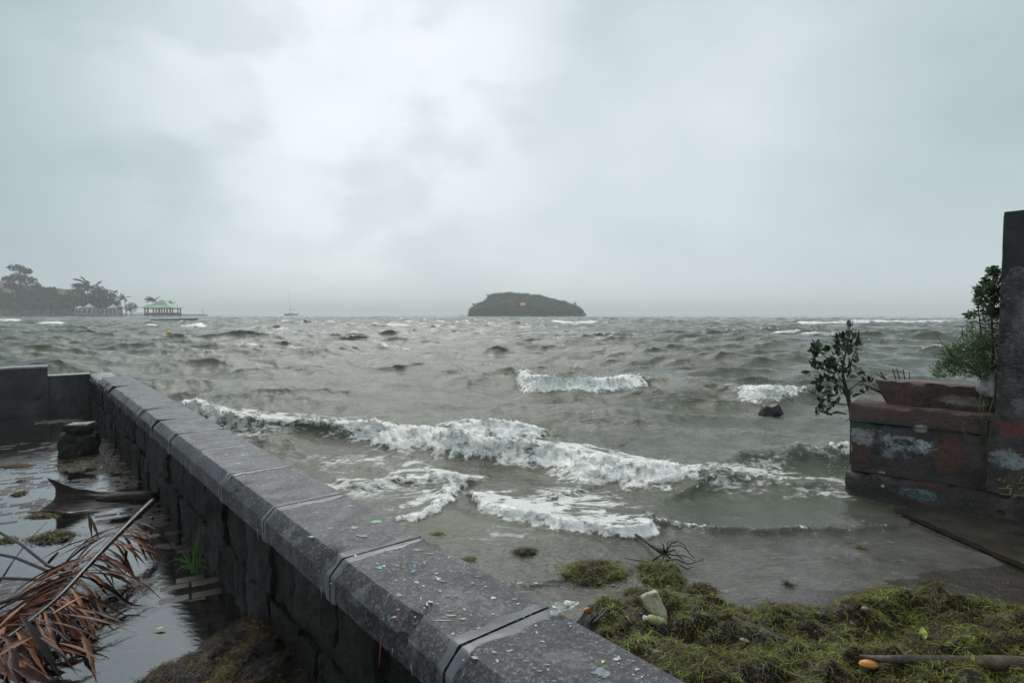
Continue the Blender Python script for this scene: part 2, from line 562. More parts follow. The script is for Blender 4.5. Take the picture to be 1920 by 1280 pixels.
# swells and breakers that can be told apart: crest line (photo pixels), crest height, foam 0..1 per point
BREAK = [
    # main breaker running from the wall to the right
    dict(p=[(372, 765, .75), (405, 780, 1), (450, 797, .40), (520, 806, .22), (600, 808, .38), (680, 812, .7), (760, 822, .95), (830, 818, 1), (862, 836, 1),
            (930, 843, 1), (1000, 843, 1), (1060, 852, 1), (1120, 870, 1), (1190, 884, 1), (1260, 890, .9), (1300, 892, .45), (1345, 897, .12), (1400, 902, .3), (1480, 909, .35), (1560, 915, .2), (1620, 918, .1)],
         h=[.46, .44, .34, .30, .29, .28, .28, .30, .30, .29, .28, .27, .25, .22, .2, .17, .14, .12, .11, .09, .06], wf=.21, wb=.60, push=.12, band=.34, lump=.8, lace=1.7),
    dict(p=[(840, 803, .5), (890, 798, .9), (950, 798, .95), (1000, 803, .9), (1022, 806, .5), (1060, 810, .05), (1110, 814, 0)],
         h=[.12, .24, .27, .24, .18, .10, .03], wf=.22, wb=.5, push=.10, band=.40, lump=.7, lace=1.1),
    dict(p=[(600, 728, 0), (690, 727, 0), (760, 712, 0), (830, 695, .1), (862, 692, 1), (880, 692, .5), (925, 690, .05), (965, 700, .15), (998, 708, .45), (1010, 722, 1), (1060, 724, 1), (1120, 720, .95), (1175, 714, .75), (1205, 710, .3), (1260, 712, .05),
            (1320, 722, .08), (1390, 726, .25), (1430, 738, .9), (1465, 737, .75), (1495, 728, .3), (1560, 728, .2), (1640, 735, .1)],
         h=[.02, .05, .09, .15, .26, .20, .15, .20, .32, .46, .48, .44, .38, .36, .36, .36, .36, .38, .38, .36, .3, .2], wf=.40, wb=1.1, push=.18, band=.45, lump=1.0, hs=.74, lace=.35),
    dict(p=[(1000, 762, 0), (1100, 775, .05), (1115, 776, .4), (1130, 777, .05), (1250, 790, 0), (1400, 815, 0), (1500, 835, 0)],
         h=[.04, .14, .18, .16, .14, .1, .04], wf=.4, wb=.7, push=.12, band=.2, lump=.7, lace=.2),
    dict(p=[(1330, 880, 0), (1390, 858, .1), (1470, 852, .12), (1545, 848, .3), (1590, 846, .6), (1640, 850, .6)],
         h=[.1, .22, .26, .27, .30, .3], wf=.3, wb=.5, push=.12, band=.25, lump=.7, lace=.8),
    # unbroken swells with dark faces
    dict(p=[(340, 694, 0), (430, 686, 0), (520, 684, 0), (600, 692, 0), (660, 694, 0)], h=[.05, .14, .16, .12, .05], wf=.9, wb=1.6, push=.08, band=.1, lump=.4, lace=0),
    dict(p=[(560, 660, 0), (640, 653, 0), (720, 652, .05), (800, 660, 0), (860, 662, 0)], h=[.05, .15, .18, .12, .05], wf=1.2, wb=2.2, push=.1, band=.1, lump=.4, lace=0),
    dict(p=[(960, 656, 0), (1050, 650, 0), (1140, 648, 0), (1230, 656, 0)], h=[.05, .16, .16, .05], wf=1.2, wb=2.2, push=.1, band=.1, lump=.4, lace=0),
    dict(p=[(1180, 676, 0), (1280, 670, 0), (1380, 676, 0), (1460, 680, 0)], h=[.05, .14, .14, .05], wf=1.0, wb=1.8, push=.08, band=.1, lump=.4, lace=0),
    # thin fronts running up the ramp
    dict(p=[(1215, 968, .25), (1240, 988, .35), (1320, 996, .3), (1400, 999, .3), (1480, 997, .28), (1560, 993, .25), (1640, 988, .2), (1700, 984, .1)],
         h=[.05, .055, .05, .05, .05, .045, .04, .03], wf=.035, wb=.32, push=.012, band=.10, lump=.35, lace=.35),
    dict(p=[(885, 925, .6), (920, 945, .9), (960, 960, .9), (1010, 972, .95), (1060, 984, 1), (1120, 995, 1), (1170, 1002, 1), (1215, 1000, 1), (1222, 985, .7)],
         h=[.06, .075, .085, .085, .09, .09, .10, .11, .08], wf=.055, wb=.38, push=.02, band=.17, lump=.3, lace=2.2),
    dict(p=[(660, 900, .25), (720, 897, .45), (780, 892, .6), (830, 893, .9), (866, 897, 1)], h=[.05, .06, .07, .09, .10], wf=.06, wb=.3, push=.02, band=.12, lump=.3, lace=1.6),
    dict(p=[(700, 972, .3), (760, 967, .7), (800, 958, .8), (822, 940, .8), (838, 918, .8), (850, 900, .8)], h=[.03, .05, .055, .06, .07, .07], wf=.06, wb=.22, push=.01, band=.10, lump=.25, lace=1.2),
    dict(p=[(890, 1080, .05), (930, 1094, .3), (990, 1100, .35), (1040, 1092, .3), (1075, 1080, .1)], h=[.015, .025, .03, .025, .015], wf=.035, wb=.15, push=.01, band=.07, lump=.2, lace=.3),
    dict(p=[(1010, 935, .5), (1060, 915, .6), (1100, 905, .3)], h=[.03, .045, .03], wf=.05, wb=.2, push=.02, band=.1, lump=.3, lace=.9),
    dict(p=[(1225, 940, .05), (1270, 918, .15), (1320, 903, .5), (1340, 896, .5)], h=[.03, .08, .11, .1], wf=.12, wb=.3, push=.03, band=.1, lump=.3, lace=.2),
    # distant white caps
    dict(p=[(1505, 605, .8), (1540, 607, .9), (1600, 604, 1), (1630, 602, 1), (1700, 604, .9), (1760, 603, .8), (1800, 601, .3)], h=[.3, .5, .6, .6, .55, .4, .2], wf=1.2, wb=2.4, push=.6, band=2.08, lump=4.0, lace=0),
    dict(p=[(1515, 629, .7), (1560, 629, 1), (1610, 628, .7)], h=[.3, .4, .3], wf=.6, wb=1.4, push=.4, band=0.85, lump=2.0, lace=0),
    dict(p=[(1450, 623, .6), (1470, 623, .9), (1495, 622, .5)], h=[.25, .35, .25], wf=.6, wb=1.2, push=.3, band=0.78, lump=2.0, lace=0),
    dict(p=[(728, 611, .8), (745, 611, 1), (765, 610, .7)], h=[.3, .4, .3], wf=.9, wb=1.6, push=.3, band=1.30, lume=1, lump=2.0, lace=0),
    dict(p=[(518, 620, .8), (530, 617, 1), (545, 619, .2), (600, 620, .2), (625, 625, .6)], h=[.15, .3, .32, .25, .15], wf=.9, wb=1.6, push=.4, band=0.59, lump=2.0, lace=0),
    dict(p=[(8, 600, .8), (18, 601, 1), (30, 600, .7)], h=[.3, .4, .3], wf=.9, wb=1.6, push=.3, band=1.95, lump=3.0, lace=0),
    dict(p=[(88, 606, .8), (100, 606, 1), (112, 605, .7)], h=[.3, .4, .3], wf=.9, wb=1.6, push=.3, band=1.30, lump=3.0, lace=0),
    dict(p=[(268, 611, .8), (276, 610, 1), (284, 610, .7)], h=[.3, .4, .3], wf=.7, wb=1.2, push=.3, band=1.04, lump=2.0, lace=0),
    dict(p=[(352, 613, .9), (358, 613, 1), (367, 610, 1), (371, 609, .6)], h=[.3, .45, .45, .3], wf=.7, wb=1.2, push=.3, band=1.17, lump=3.0, lace=0),
    dict(p=[(1040, 602, .7), (1060, 605, .9), (1080, 604, .8), (1105, 605, 1), (1120, 604, .3)], h=[.3, .5, .5, .5, .3], wf=.9, wb=1.6, push=.3, band=0.78, lump=2.0, lace=0),
    dict(p=[(470, 648, .7), (520, 650, .25), (570, 655, .6)], h=[.14, .2, .12], wf=.5, wb=.7, push=.1, band=0.09, lump=.6, lace=0),
    dict(p=[(690, 652, 0), (720, 650, .5), (740, 652, .5), (770, 655, .5)], h=[.14, .2, .2, .12], wf=.5, wb=.7, push=.1, band=0.09, lump=.6, lace=0),
]
BREAKERS = []
lumpn = None
for B in BREAK:
    pts = np.array([tuple(at(px, py, SL + 0.35 * hh))[:2] for (px, py, fo), hh in zip(B['p'], B['h'])])
    fo = np.array([q[2] for q in B['p']], dtype=float)
    hh = np.array(B['h'], dtype=float) * B.get('hs', 0.82)
    # smooth resampling of the crest line
    L = np.concatenate([[0], np.cumsum(np.hypot(*np.diff(pts, axis=0).T))])
    tt = np.linspace(0, L[-1], max(24, len(pts) * 5))
    cx_, cy_ = np.interp(tt, L, pts[:, 0]), np.interp(tt, L, pts[:, 1])
    ker = np.array([1, 2, 3, 2, 1.0]) / 9
    for _ in range(2):
        for c in (cx_, cy_):
            c[2:-2] = np.convolve(c, ker, 'valid')
    fo, hh = np.interp(tt, L, fo), np.interp(tt, L, hh)
    ext = B['wb'] * 3.5 + B['band'] * 2
    sel = np.where((X > cx_.min() - ext) & (X < cx_.max() + ext) & (Y > cy_.min() - ext) & (Y < cy_.max() + ext))
    if len(sel[0]) == 0:
        continue
    x, y = X[sel], Y[sel]
    # wobble so the crest is not a drawn line
    wob = max(0.03, 0.16 * B['wb'])
    x = x + wob * fbm(x * 0.9 / B['wb'] + 5, y * 0.9 / B['wb'], 3)
    y = y + wob * fbm(x * 0.9 / B['wb'] - 8, y * 0.9 / B['wb'] + 31, 3)
    best = np.full(x.shape, 1e9)
    sd, hv, fv, en = np.zeros_like(x), np.zeros_like(x), np.zeros_like(x), np.zeros_like(x)
    nx_, ny_ = np.zeros_like(x), np.zeros_like(x)
    ns = len(tt) - 1
    for i in range(ns):
        ax, ay, bx, by = cx_[i], cy_[i], cx_[i + 1], cy_[i + 1]
        ex, ey = bx - ax, by - ay
        l2 = ex * ex + ey * ey + 1e-9
        u = ((x - ax) * ex + (y - ay) * ey) / l2
        uc = np.clip(u, 0, 1)
        qx, qy = x - (ax + ex * uc), y - (ay + ey * uc)
        d = qx * qx + qy * qy
        up = d < best
        best = np.where(up, d, best)
        cr = (ex * (y - ay) - ey * (x - ax)) / math.sqrt(l2)
        sd = np.where(up, np.sign(cr) * np.sqrt(d), sd)
        hv = np.where(up, hh[i] * (1 - uc) + hh[i + 1] * uc, hv)
        fv = np.where(up, fo[i] * (1 - uc) + fo[i + 1] * uc, fv)
        over = 0.0 * u
        if i == 0:
            over = np.maximum(-u, 0) * math.sqrt(l2)
        if i == ns - 1:
            over = np.maximum(u - 1, 0) * math.sqrt(l2)
        en = np.where(up, over, en)
        nx_ = np.where(up, -ey / math.sqrt(l2), nx_)
        ny_ = np.where(up, ex / math.sqrt(l2), ny_)
    endf = np.exp(-(en / (B['wb'] * (0.7 if B['lace'] > 0.5 or B['wf'] > 0.5 else 1.3))) ** 2)
    wf, wb = B['wf'], B['wb']
    sc = 1 / max(wb, 0.2)
    hv = hv * (1 + 0.22 * fbm(X[sel] * sc * 1.3, Y[sel] * sc * 0.6 + 50, 3))
    prof = np.where(sd > 0, np.exp(-(np.abs(sd) / wb) ** 1.35), np.exp(-(np.abs(sd) / wf) ** 1.8))
    trough = -0.22 * np.exp(-((sd + 2.6 * wf) / (1.7 * wf)) ** 2) * (sd < 0.0)
    W = endf * hv
    Z[sel] = Z[sel] * (1 - (0.5 if fo.max() > 0.3 else 0.0) * endf * prof * np.clip(hv * 5, 0, 1)) + W * (prof + trough)
    pushf = B['push'] * endf * prof ** 2 * np.clip(hv / max(hh.max(), 1e-3), 0, 1.2)
    DX[sel] += -nx_ * pushf / CH
    DY[sel] += -ny_ * pushf / CH
    # foam: a torn roller on the crest and front, lace trailing behind
    band = B['band'] * (1 + 0.5 * fbm(X[sel] * 2.2 * sc, Y[sel] * 2.2 * sc, 3))
    sdn = sd + 0.30 * band * fbm(X[sel] * 2.6 * sc + 7, Y[sel] * 2.6 * sc, 3)
    fl = -(0.15 + 1.35 * fv ** 1.3) * wf
    roller = sstep(fl - 0.55 * wf, fl + 0.35 * wf, sdn) * (1 - sstep(-0.1 * band, band * 1.25, sdn))
    n = fbm(X[sel] * 6.5 * min(sc, 3.5), Y[sel] * 6.5 * min(sc, 3.5), 4)
    ff = roller * endf * sstep(0.0, 0.62, fv * (1.0 + 0.3 * n) + 0.42 * n * (1 - fv) - 0.08)
    FOAM[sel] = np.maximum(FOAM[sel], ff)
    tail = sstep(-3 * wf, 0.0, sd) * (1 - sstep(0.5 * wb, 2.8 * wb, sd)) * endf * (0.35 + 0.65 * fv) * B['lace']
    LACE[sel] = np.maximum(LACE[sel], tail)
    lk = 1 / B['lump'] ** .7
    zc = Z[sel] * 1.6
    b1 = np.abs(fbm((X[sel] + zc * .6) * 7.5 * lk, (Y[sel] + zc) * 8.5 * lk, 3))
    b2 = np.abs(fbm((X[sel] - zc * .7) * 24 * lk + 9, (Y[sel] + zc) * 26 * lk, 3))
    lum = (1 - 1.6 * b1) * 0.045 + (0.5 - b2) * 0.042
    Z[sel] += lum * ff * (0.4 + 0.6 * ff) * min(B['lump'], 1.6)
    DX[sel] += -nx_ * ff * 0.05 * B['lump'] * pnoise(X[sel] * 11, Y[sel] * 11)
    DY[sel] += -ny_ * ff * 0.05 * B['lump'] * pnoise(X[sel] * 11, Y[sel] * 11 + 7)
    BREAKERS.append((cx_, cy_, hh, fo, B))

# foamy backwash between the main breaker and the shore
c1, c2 = at(700, 880, SL), at(1050, 930, SL)
bw = np.exp(-(((X - c1.x) / 1.5) ** 2 + ((Y - c1.y) / 1.1) ** 2)) * 0.95
bw = np.maximum(bw, np.exp(-(((X - c2.x) / 1.1) ** 2 + ((Y - c2.y) / 0.55) ** 2)) * 1.0)
c3 = at(500, 800, SL)
bw = np.maximum(bw, np.exp(-(((X - c3.x) / 1.8) ** 2 + ((Y - c3.y) / 1.6) ** 2)) * 1.0)
c4 = at(930, 1010, SL)
bw = np.maximum(bw, np.exp(-(((X - c4.x) / 0.9) ** 2 + ((Y - c4.y) / 0.5) ** 2)) * 0.45)
LACE = np.maximum(LACE, bw)
LACE = np.clip(LACE, 0, 1.6)

land = (pw < 1.12) & (tw < 12.55)
Zf = SL + Z
Zf = np.maximum(Zf, SL - 0.55)
# a thin run-up film over the foot of the ramp, draining away up-slope
Zf = Zf + 0.02 * sstep(0.0, -1.2, s_sea) + 0.045 * np.clip(-s_sea, 0, 0.7) - 0.16 * sstep(-0.42, -1.3, s_sea)
Xd, Yd = X + CH * DX, Y + CH * DY
landd = (Xd * WN.x + Yd * WN.y < 1.14) & (Xd * WD.x + Yd * WD.y < 12.5)
Zf = np.where(land | landd, -1.3, Zf)
V = np.stack([Xd, Yd, Zf], -1).reshape(-1, 3)
idx = np.arange(NR * NA).reshape(NR, NA)
Q = np.stack([idx[:-1, :-1], idx[:-1, 1:], idx[1:, 1:], idx[1:, :-1]], -1).reshape(-1, 4)
keep = ~(land.ravel()[Q].all(1))
Q = Q[keep][:, ::-1]


def sea_z(x, y):
    """height of the built sea near x, y"""
    i = int(np.argmin(np.abs(rr - math.hypot(x, y))))
    a = math.degrees(math.atan2(x, y))
    j = int(np.argmin(np.abs(ang - a)))
    return float(Zf[i, j])


M_SEA, g, b = pmat('sea_water')
tc = g.new('ShaderNodeTexCoord').outputs['Object']
fo = g.new('ShaderNodeAttribute', attribute_name='foam').outputs['Fac']
la = g.new('ShaderNodeAttribute', attribute_name='lace').outputs['Fac']
st = g.mapping(tc, (0, 0, 0), (0, 0, 0.16), (0.55, 1.0, 1.0))
fine = g.noise(st, 16.0, 7, 0.68)
mid = g.noise(st, 4.2, 5, 0.6, 0.6)
ridge = g.m('SUBTRACT', 1.0, g.m('ABSOLUTE', g.m('MULTIPLY', g.m('SUBTRACT', mid, 0.5), 9.0)), clamp=True)
ridge2 = g.m('SUBTRACT', 1.0, g.m('ABSOLUTE', g.m('MULTIPLY', g.m('SUBTRACT', g.noise(st, 11.0, 4, 0.6, 0.5), 0.5), 8.0)), clamp=True)
lace = g.m('ADD', g.m('MULTIPLY', ridge, 0.62), g.m('MULTIPLY', ridge2, 0.30))
lace = g.m('MULTIPLY', g.m('MULTIPLY', lace, la), g.rng(g.noise(tc, 1.3, 3), 0.36, 0.62, 0.15, 1.0))
lace = g.rng(g.m('ADD', lace, g.m('MULTIPLY', g.m('SUBTRACT', fine, 0.5), 0.9)), 0.15, 0.52, 0, 0.74)
torn = g.m('ADD', g.m('MULTIPLY', g.m('SUBTRACT', fine, 0.5), 2.1), g.m('MULTIPLY', g.m('SUBTRACT', mid, 0.5), 1.3))
torn = g.m('SUBTRACT', torn, g.m('MULTIPLY', g.m('SUBTRACT', 1.0, ridge2), 0.20))
solid = g.rng(g.m('ADD', g.m('MULTIPLY', fo, 1.0), torn), 0.26, 0.90)
foamf = g.m('MAXIMUM', solid, lace)
shal = g.new('ShaderNodeAttribute', attribute_name='shallow').outputs['Fac']
water_c = g.ramp(g.noise(tc, 0.35, 4, 0.6), [(0.3, (0.050, 0.060, 0.036)), (0.7, (0.098, 0.110, 0.070))])
foam_c = g.ramp(g.noise(tc, 9.0, 6, 0.7, 0.6), [(0.28, (0.50, 0.49, 0.40)), (0.40, (0.84, 0.83, 0.76)), (0.54, (0.94, 0.94, 0.92))])
water_c = g.mix(shal, water_c, g.ramp(g.noise(tc, 3.0, 6, 0.7), [(0.3, (0.060, 0.055, 0.046)), (0.7, (0.150, 0.145, 0.132))]))
g.put(b.inputs['Base Color'], g.mix(foamf, water_c, foam_c))
g.put(b.inputs['Roughness'], g.rng(foamf, 0, 1, 0.085, 0.75, False))
b.inputs['IOR'].default_value = 1.34
rip = g.m('ADD', g.m('MULTIPLY', g.noise(g.mapping(tc, (0, 0, 0), (0, 0, 0.2), (0.30, 1, 1)), 9.0, 6, 0.62), 1.0),
          g.m('MULTIPLY', g.noise(g.mapping(tc, (0, 0, 0), (0, 0, -0.35), (0.4, 1, 1)), 27.0, 4, 0.6), 0.75))
rip = g.m('ADD', rip, g.m('MULTIPLY', g.m('MULTIPLY', foamf, fine), 0.8))
bp = g.new('ShaderNodeBump', {'Strength': 0.8, 'Distance': 0.030, 'Height': rip})
g.put(b.inputs['Normal'], bp.outputs[0])

sea_o = link('sea', mesh_np('sea', V, Q, M_SEA, True, {'foam': FOAM.ravel(), 'lace': LACE.ravel(), 'shallow': (0.85 * sstep(1.3, -0.1, s_sea)).ravel()}))
tag(sea_o, kind='structure')

# spray thrown off the breaking crests: torn droplets and gobs of foam
M_SPRAY = simple('spray_white', (0.72, 0.72, 0.68), (0.86, 0.86, 0.84), 20, 0.6, 0)


def spray(name, pts, label):
    """pts: list of (position, radius)"""
    n = len(pts)
    base = np.array([(1, 0, -.6), (-.5, .87, -.6), (-.5, -.87, -.6), (0, 0, 1.0), ])
    rs = np.random.RandomState(len(name) + n)
    Vv = np.zeros((n, 4, 3))
    for i, (p, r) in enumerate(pts):
        q = base * r * (0.6 + 0.8 * rs.rand(4, 1))
        a, b_ = rs.rand() * 6.28, rs.rand() * 3.14
        ca, sa = math.cos(a), math.sin(a)
        q = np.stack([q[:, 0] * ca - q[:, 1] * sa, q[:, 0] * sa + q[:, 1] * ca, q[:, 2]], 1)
        cb, sb = math.cos(b_), math.sin(b_)
        q = np.stack([q[:, 0] * cb - q[:, 2] * sb, q[:, 1], q[:, 0] * sb + q[:, 2] * cb], 1)
        Vv[i] = q + np.array(p)
    T = np.array([(0, 2, 1), (0, 1, 3), (1, 2, 3), (2, 0, 3)])
    F = (np.arange(n)[:, None, None] * 4 + T[None]).reshape(-1, 3)
    o = link(name, mesh_np(name, Vv.reshape(-1, 3), F, M_SPRAY))
    return tag(o, label, kind='stuff')


drops = []
for cx_, cy_, hh, fo_, B in BREAKERS:
    if B['lace'] <= 0.15 and B['band'] < 0.9:
        continue
    if B['wf'] > 0.5:
        continue
    ln = np.concatenate([[0], np.cumsum(np.hypot(np.diff(cx_), np.diff(cy_)))])
    cnt = int(ln[-1] * 330 * min(1, B['h'][len(B['h']) // 2] * 3))
    for _ in range(cnt):
        u = random.random() * ln[-1]
        f = float(np.interp(u, ln, fo_))
        if random.random() > f * f * 0.9:
            continue
        cl = 0.5 + 0.5 * mnoise.noise((u * 3.0, B['wb'] * 7, 0))
        if random.random() > cl:
            continue
        x, y = float(np.interp(u, ln, cx_)), float(np.interp(u, ln, cy_))
        h = float(np.interp(u, ln, hh))
        off = random.gauss(-0.05, B['band'] * 0.4)
        d = math.hypot(x, y)
        x += random.gauss(0, 0.03)
        z = sea_z(x, y + off) + abs(random.gauss(0, 0.30 * h)) * random.random()
        drops.append(((x, y + off, z), (0.0022 + 0.0006 * d) * random.uniform(0.35, 1.0)))
for (px, py, sp, hgt, n) in ((402, 772, .14, .22, 420), (864, 690, .3, .42, 420), (1012, 715, .4, .25, 300), (1116, 772, .13, .16, 200), (960, 765, .15, .12, 120), (1470, 728, .35, .3, 160), (1572, 842, .25, .16, 50)):
    c = at(px, py + 8, SL + 0.2)
    for _ in range(n):
        d = c.length
        hz = abs(random.gauss(0, hgt * 0.5))
        x, y = c.x + random.gauss(0, sp * 0.5) - hz * 0.25, c.y + random.gauss(0, sp * 0.35)
        drops.append(((x, y, sea_z(x, y) + hz), (0.002 + 0.0008 * d) * random.uniform(0.3, 1.0)))
spray('sea_spray', drops, 'white spray and foam thrown up along the breaking waves')

# ================================================================== QUAY, WALLS, RAMP
def lattice(mb, nx, ny, nz, fn):
    """surface of a box lattice, u v w in 0..1 mapped through fn"""
    idx, vs, fs = {}, [], []
    N = (nx, ny, nz)

    def vert(q):
        if q not in idx:
            idx[q] = len(vs)
            vs.append(fn(q[0] / nx, q[1] / ny, q[2] / nz))
        return idx[q]
    for ax in range(3):
        b_, c_ = (ax + 1) % 3, (ax + 2) % 3
        for sg in (0, N[ax]):
            for i in range(N[b_]):
                for j in range(N[c_]):
                    qs = []
                    for a2, b2 in ((i, j), (i + 1, j), (i + 1, j + 1), (i, j + 1)):
                        q = [0, 0, 0]
                        q[ax], q[b_], q[c_] = sg, a2, b2
                        qs.append(vert(tuple(q)))
                    fs.append(tuple(qs if sg else qs[::-1]))
    return mb.add(vs, fs)


# --- materials
M_COPING, g, b = pmat('coping_stone')
tc = g.new('ShaderNodeTexCoord').outputs['Object']
oi = g.new('ShaderNodeObjectInfo').outputs['Random']
n_big = g.noise(tc, 3.2, 5, 0.6)
n_mid = g.noise(tc, 28, 5, 0.7)
n_spk = g.noise(tc, 72, 5, 0.8)
c = g.ramp(g.m('ADD', g.m('MULTIPLY', n_big, 0.5), g.m('MULTIPLY', n_mid, 0.5)), [(0.33, (0.010, 0.010, 0.012)), (0.50, (0.028, 0.029, 0.032)), (0.70, (0.090, 0.094, 0.101))])
c = g.mix(g.m('MULTIPLY', g.rng(n_spk, 0.53, 0.64), 0.9), c, (0.24, 0.245, 0.26))
c = g.mix(g.rng(n_spk, 0.48, 0.39), c, (0.005, 0.005, 0.006))
c = g.mix(g.m('MULTIPLY', g.rng(g.noise(tc, 5.5, 7, 0.75), 0.52, 0.66), 0.6), c, (0.19, 0.20, 0.21))
c = g.mix(g.m('MULTIPLY', oi, 0.18), c, (0.10, 0.10, 0.105))
g.put(b.inputs['Base Color'], c)
g.put(b.inputs['Roughness'], g.rng(g.noise(tc, 6.0, 6, 0.7), 0.38, 0.60, 0.08, 0.46))
bp = g.new('ShaderNodeBump', {'Strength': 0.7, 'Distance': 0.006, 'Height': g.m('ADD', g.noise(tc, 62, 7, 0.8), g.m('MULTIPLY', n_mid, 0.8))})
g.put(b.inputs['Normal'], bp.outputs[0])

M_COPING.node_tree.nodes['Principled BSDF'].inputs['Specular IOR Level'].default_value = 0.38
M_MORTAR = simple('smooth_mortar', (0.060, 0.063, 0.066), (0.150, 0.156, 0.162), 9, 0.30, 0.25, 60, dist=0.004)
M_CEMENT_PALE = simple('pale_wet_cement', (0.16, 0.17, 0.18), (0.32, 0.34, 0.35), 7, 0.3, 0.4, 40, dist=0.006)
M_STONE = per_object('rough_basalt', [(0.25, (0.003, 0.003, 0.003)), (0.5, (0.010, 0.010, 0.009)), (0.78, (0.034, 0.034, 0.030))], 0.5, 1.0, 13, 0.3, 0.6, 0.045)
M_CORE = simple('dark_joint_mortar', (0.010, 0.010, 0.010), (0.03, 0.03, 0.028), 14, 0.55, 0.5)
M_PLASTER = simple('dark_wet_plaster', (0.012, 0.0125, 0.012), (0.034, 0.035, 0.034), 2.2, 0.5, 0.6, 30, spec=0.3, c2=(0.075, 0.077, 0.075), dist=0.01)

# --- paving (quay platform, bedding, pavers, puddle)
mb = MB()
mb.add([wp(-9, -8, -0.055), wp(0.97, -8, -0.055), wp(0.97, 12.4, -0.055), wp(-9, 12.4, -0.055)], [(0, 1, 2, 3)])
mb.add([wp(-9, -8, -0.055), wp(-9, 12.4, -0.055), wp(-9, 12.4, -2), wp(-9, -8, -2)], [(0, 1, 2, 3)])
paving = mb.build('paving', M_CORE, smooth=False)
tag(paving, kind='structure')
M_PAVER = per_object('paver_concrete', [(0.2, (0.040, 0.022, 0.016)), (0.5, (0.062, 0.043, 0.035)), (0.8, (0.092, 0.079, 0.071))], 0.22, 0.5, 60, 0.5, 0.35, 0.004)
R1, R2 = Vector((math.sin(R(61)), math.cos(R(61)), 0)), Vector((-math.cos(R(61)), math.sin(R(61)), 0))
PL, PW = 0.168, 0.086


def pave_u(x, y):
    return 0.0052 * mnoise.noise((x * 0.55, y * 0.55, 3.3)) + 0.0035 * mnoise.noise((x * 1.6, y * 1.6, 8.1))


def paver_mesh():
    m_ = MB()
    a, b_, e = PL / 2 - 0.0045, PW / 2 - 0.0045, 0.0045
    vs = []
    for z, k in ((-0.05, 0), (-e, 0), (0.0, e)):
        vs += [(-a + k, -b_ + k, z), (a - k, -b_ + k, z), (a - k, b_ - k, z), (-a + k, b_ - k, z)]
    fs = [(8, 9, 10, 11)]
    for l in (0, 4):
        for i in range(4):
            j = (i + 1) % 4
            fs.append((l + i, l + j, l + 4 + j, l + 4 + i))
    m_.add(vs, fs)
    return m_


pm = paver_mesh()
paver_me = pm.mesh('paver', M_PAVER, False)
cand = []
for i in range(-80, 80):
    for j in range(-110, 110):
        c = R1 * ((i + 0.5 * (j % 2)) * PL) + R2 * (j * PW)
        pn, tn = c.x * WN.x + c.y * WN.y, c.x * WD.x + c.y * WD.y
        if pn > 0.90 or tn > 12.2 or tn < -1.5 or pn < -6:
            continue
        if c.y < 1.7 or c.x / c.y < -1.10:
            continue
        cand.append((c.length, c))
cand.sort(key=lambda q: q[0])
rs_pav = random.Random(4)
stuff = MB()
for k, (d, c) in enumerate(cand):
    pn, tn = c.dot(WN), c.dot(WD)
    z = pave_u(c.x, c.y) - 0.0012 + rs_pav.gauss(0, 0.0012) + 0.004 * max(0, min(1, (tn - 9.3) / 1.5)) + 0.0018 * max(0, min(1, (pn - 0.45) / 0.3))
    rot = Matrix.Rotation(math.atan2(R1.y, R1.x) + rs_pav.gauss(0, 0.008), 3, 'Z') @ Matrix.Rotation(rs_pav.gauss(0, 0.006), 3, 'X') @ Matrix.Rotation(rs_pav.gauss(0, 0.004), 3, 'Y')
    if k < 300:
        o = bpy.data.objects.new('paver', paver_me)
        COL.objects.link(o)
        o.parent = paving
        o.matrix_basis = Matrix.Translation((c.x, c.y, z)) @ rot.to_4x4()
    else:
        stuff.add([rot @ Vector(q) + Vector((c.x, c.y, z)) for q in pm.v], pm.f)
o = stuff.build('pavers_beyond', M_PAVER, paving, False)
o.name = 'paver_field'
tag(o, kind='stuff')

M_PUD = bpy.data.materials.new('puddle_water')
M_PUD.use_nodes = True
g = G(M_PUD.node_tree)
g.n.clear()
tc = g.new('ShaderNodeTexCoord').outputs['Object']
rp = g.m('ADD', g.noise(g.mapping(tc, (0, 0, 0), (0, 0, -0.3), (1, 2.6, 1)), 9, 4, 0.6), g.m('MULTIPLY', g.noise(tc, 55, 3, 0.5), 0.12))
bp = g.new('ShaderNodeBump', {'Strength': 0.14, 'Distance': 0.010, 'Height': rp})
gl = g.new('ShaderNodeBsdfGlossy', {'Color': (1, 1, 1), 'Roughness': 0.035, 'Normal': bp.outputs[0]})
tr = g.new('ShaderNodeBsdfTransparent', {'Color': (0.80, 0.72, 0.64)})
fr = g.new('ShaderNodeFresnel', {'IOR': 2.3, 'Normal': bp.outputs[0]})
mx = g.new('ShaderNodeMixShader', {0: g.m('MULTIPLY', fr.outputs[0], 1.45, clamp=True), 1: tr.outputs[0], 2: gl.outputs[0]})
g.new('ShaderNodeOutputMaterial', {'Surface': mx.outputs[0]})
mb = MB()
mb.add([wp(-9, -3, 0.0008), wp(0.955, -3, 0.0008), wp(0.955, 12.35, 0.0008), wp(-9, 12.35, 0.0008)], [(0, 1, 2, 3)])
pud = mb.build('puddle', M_PUD, smooth=False)
tag(pud, kind='structure')

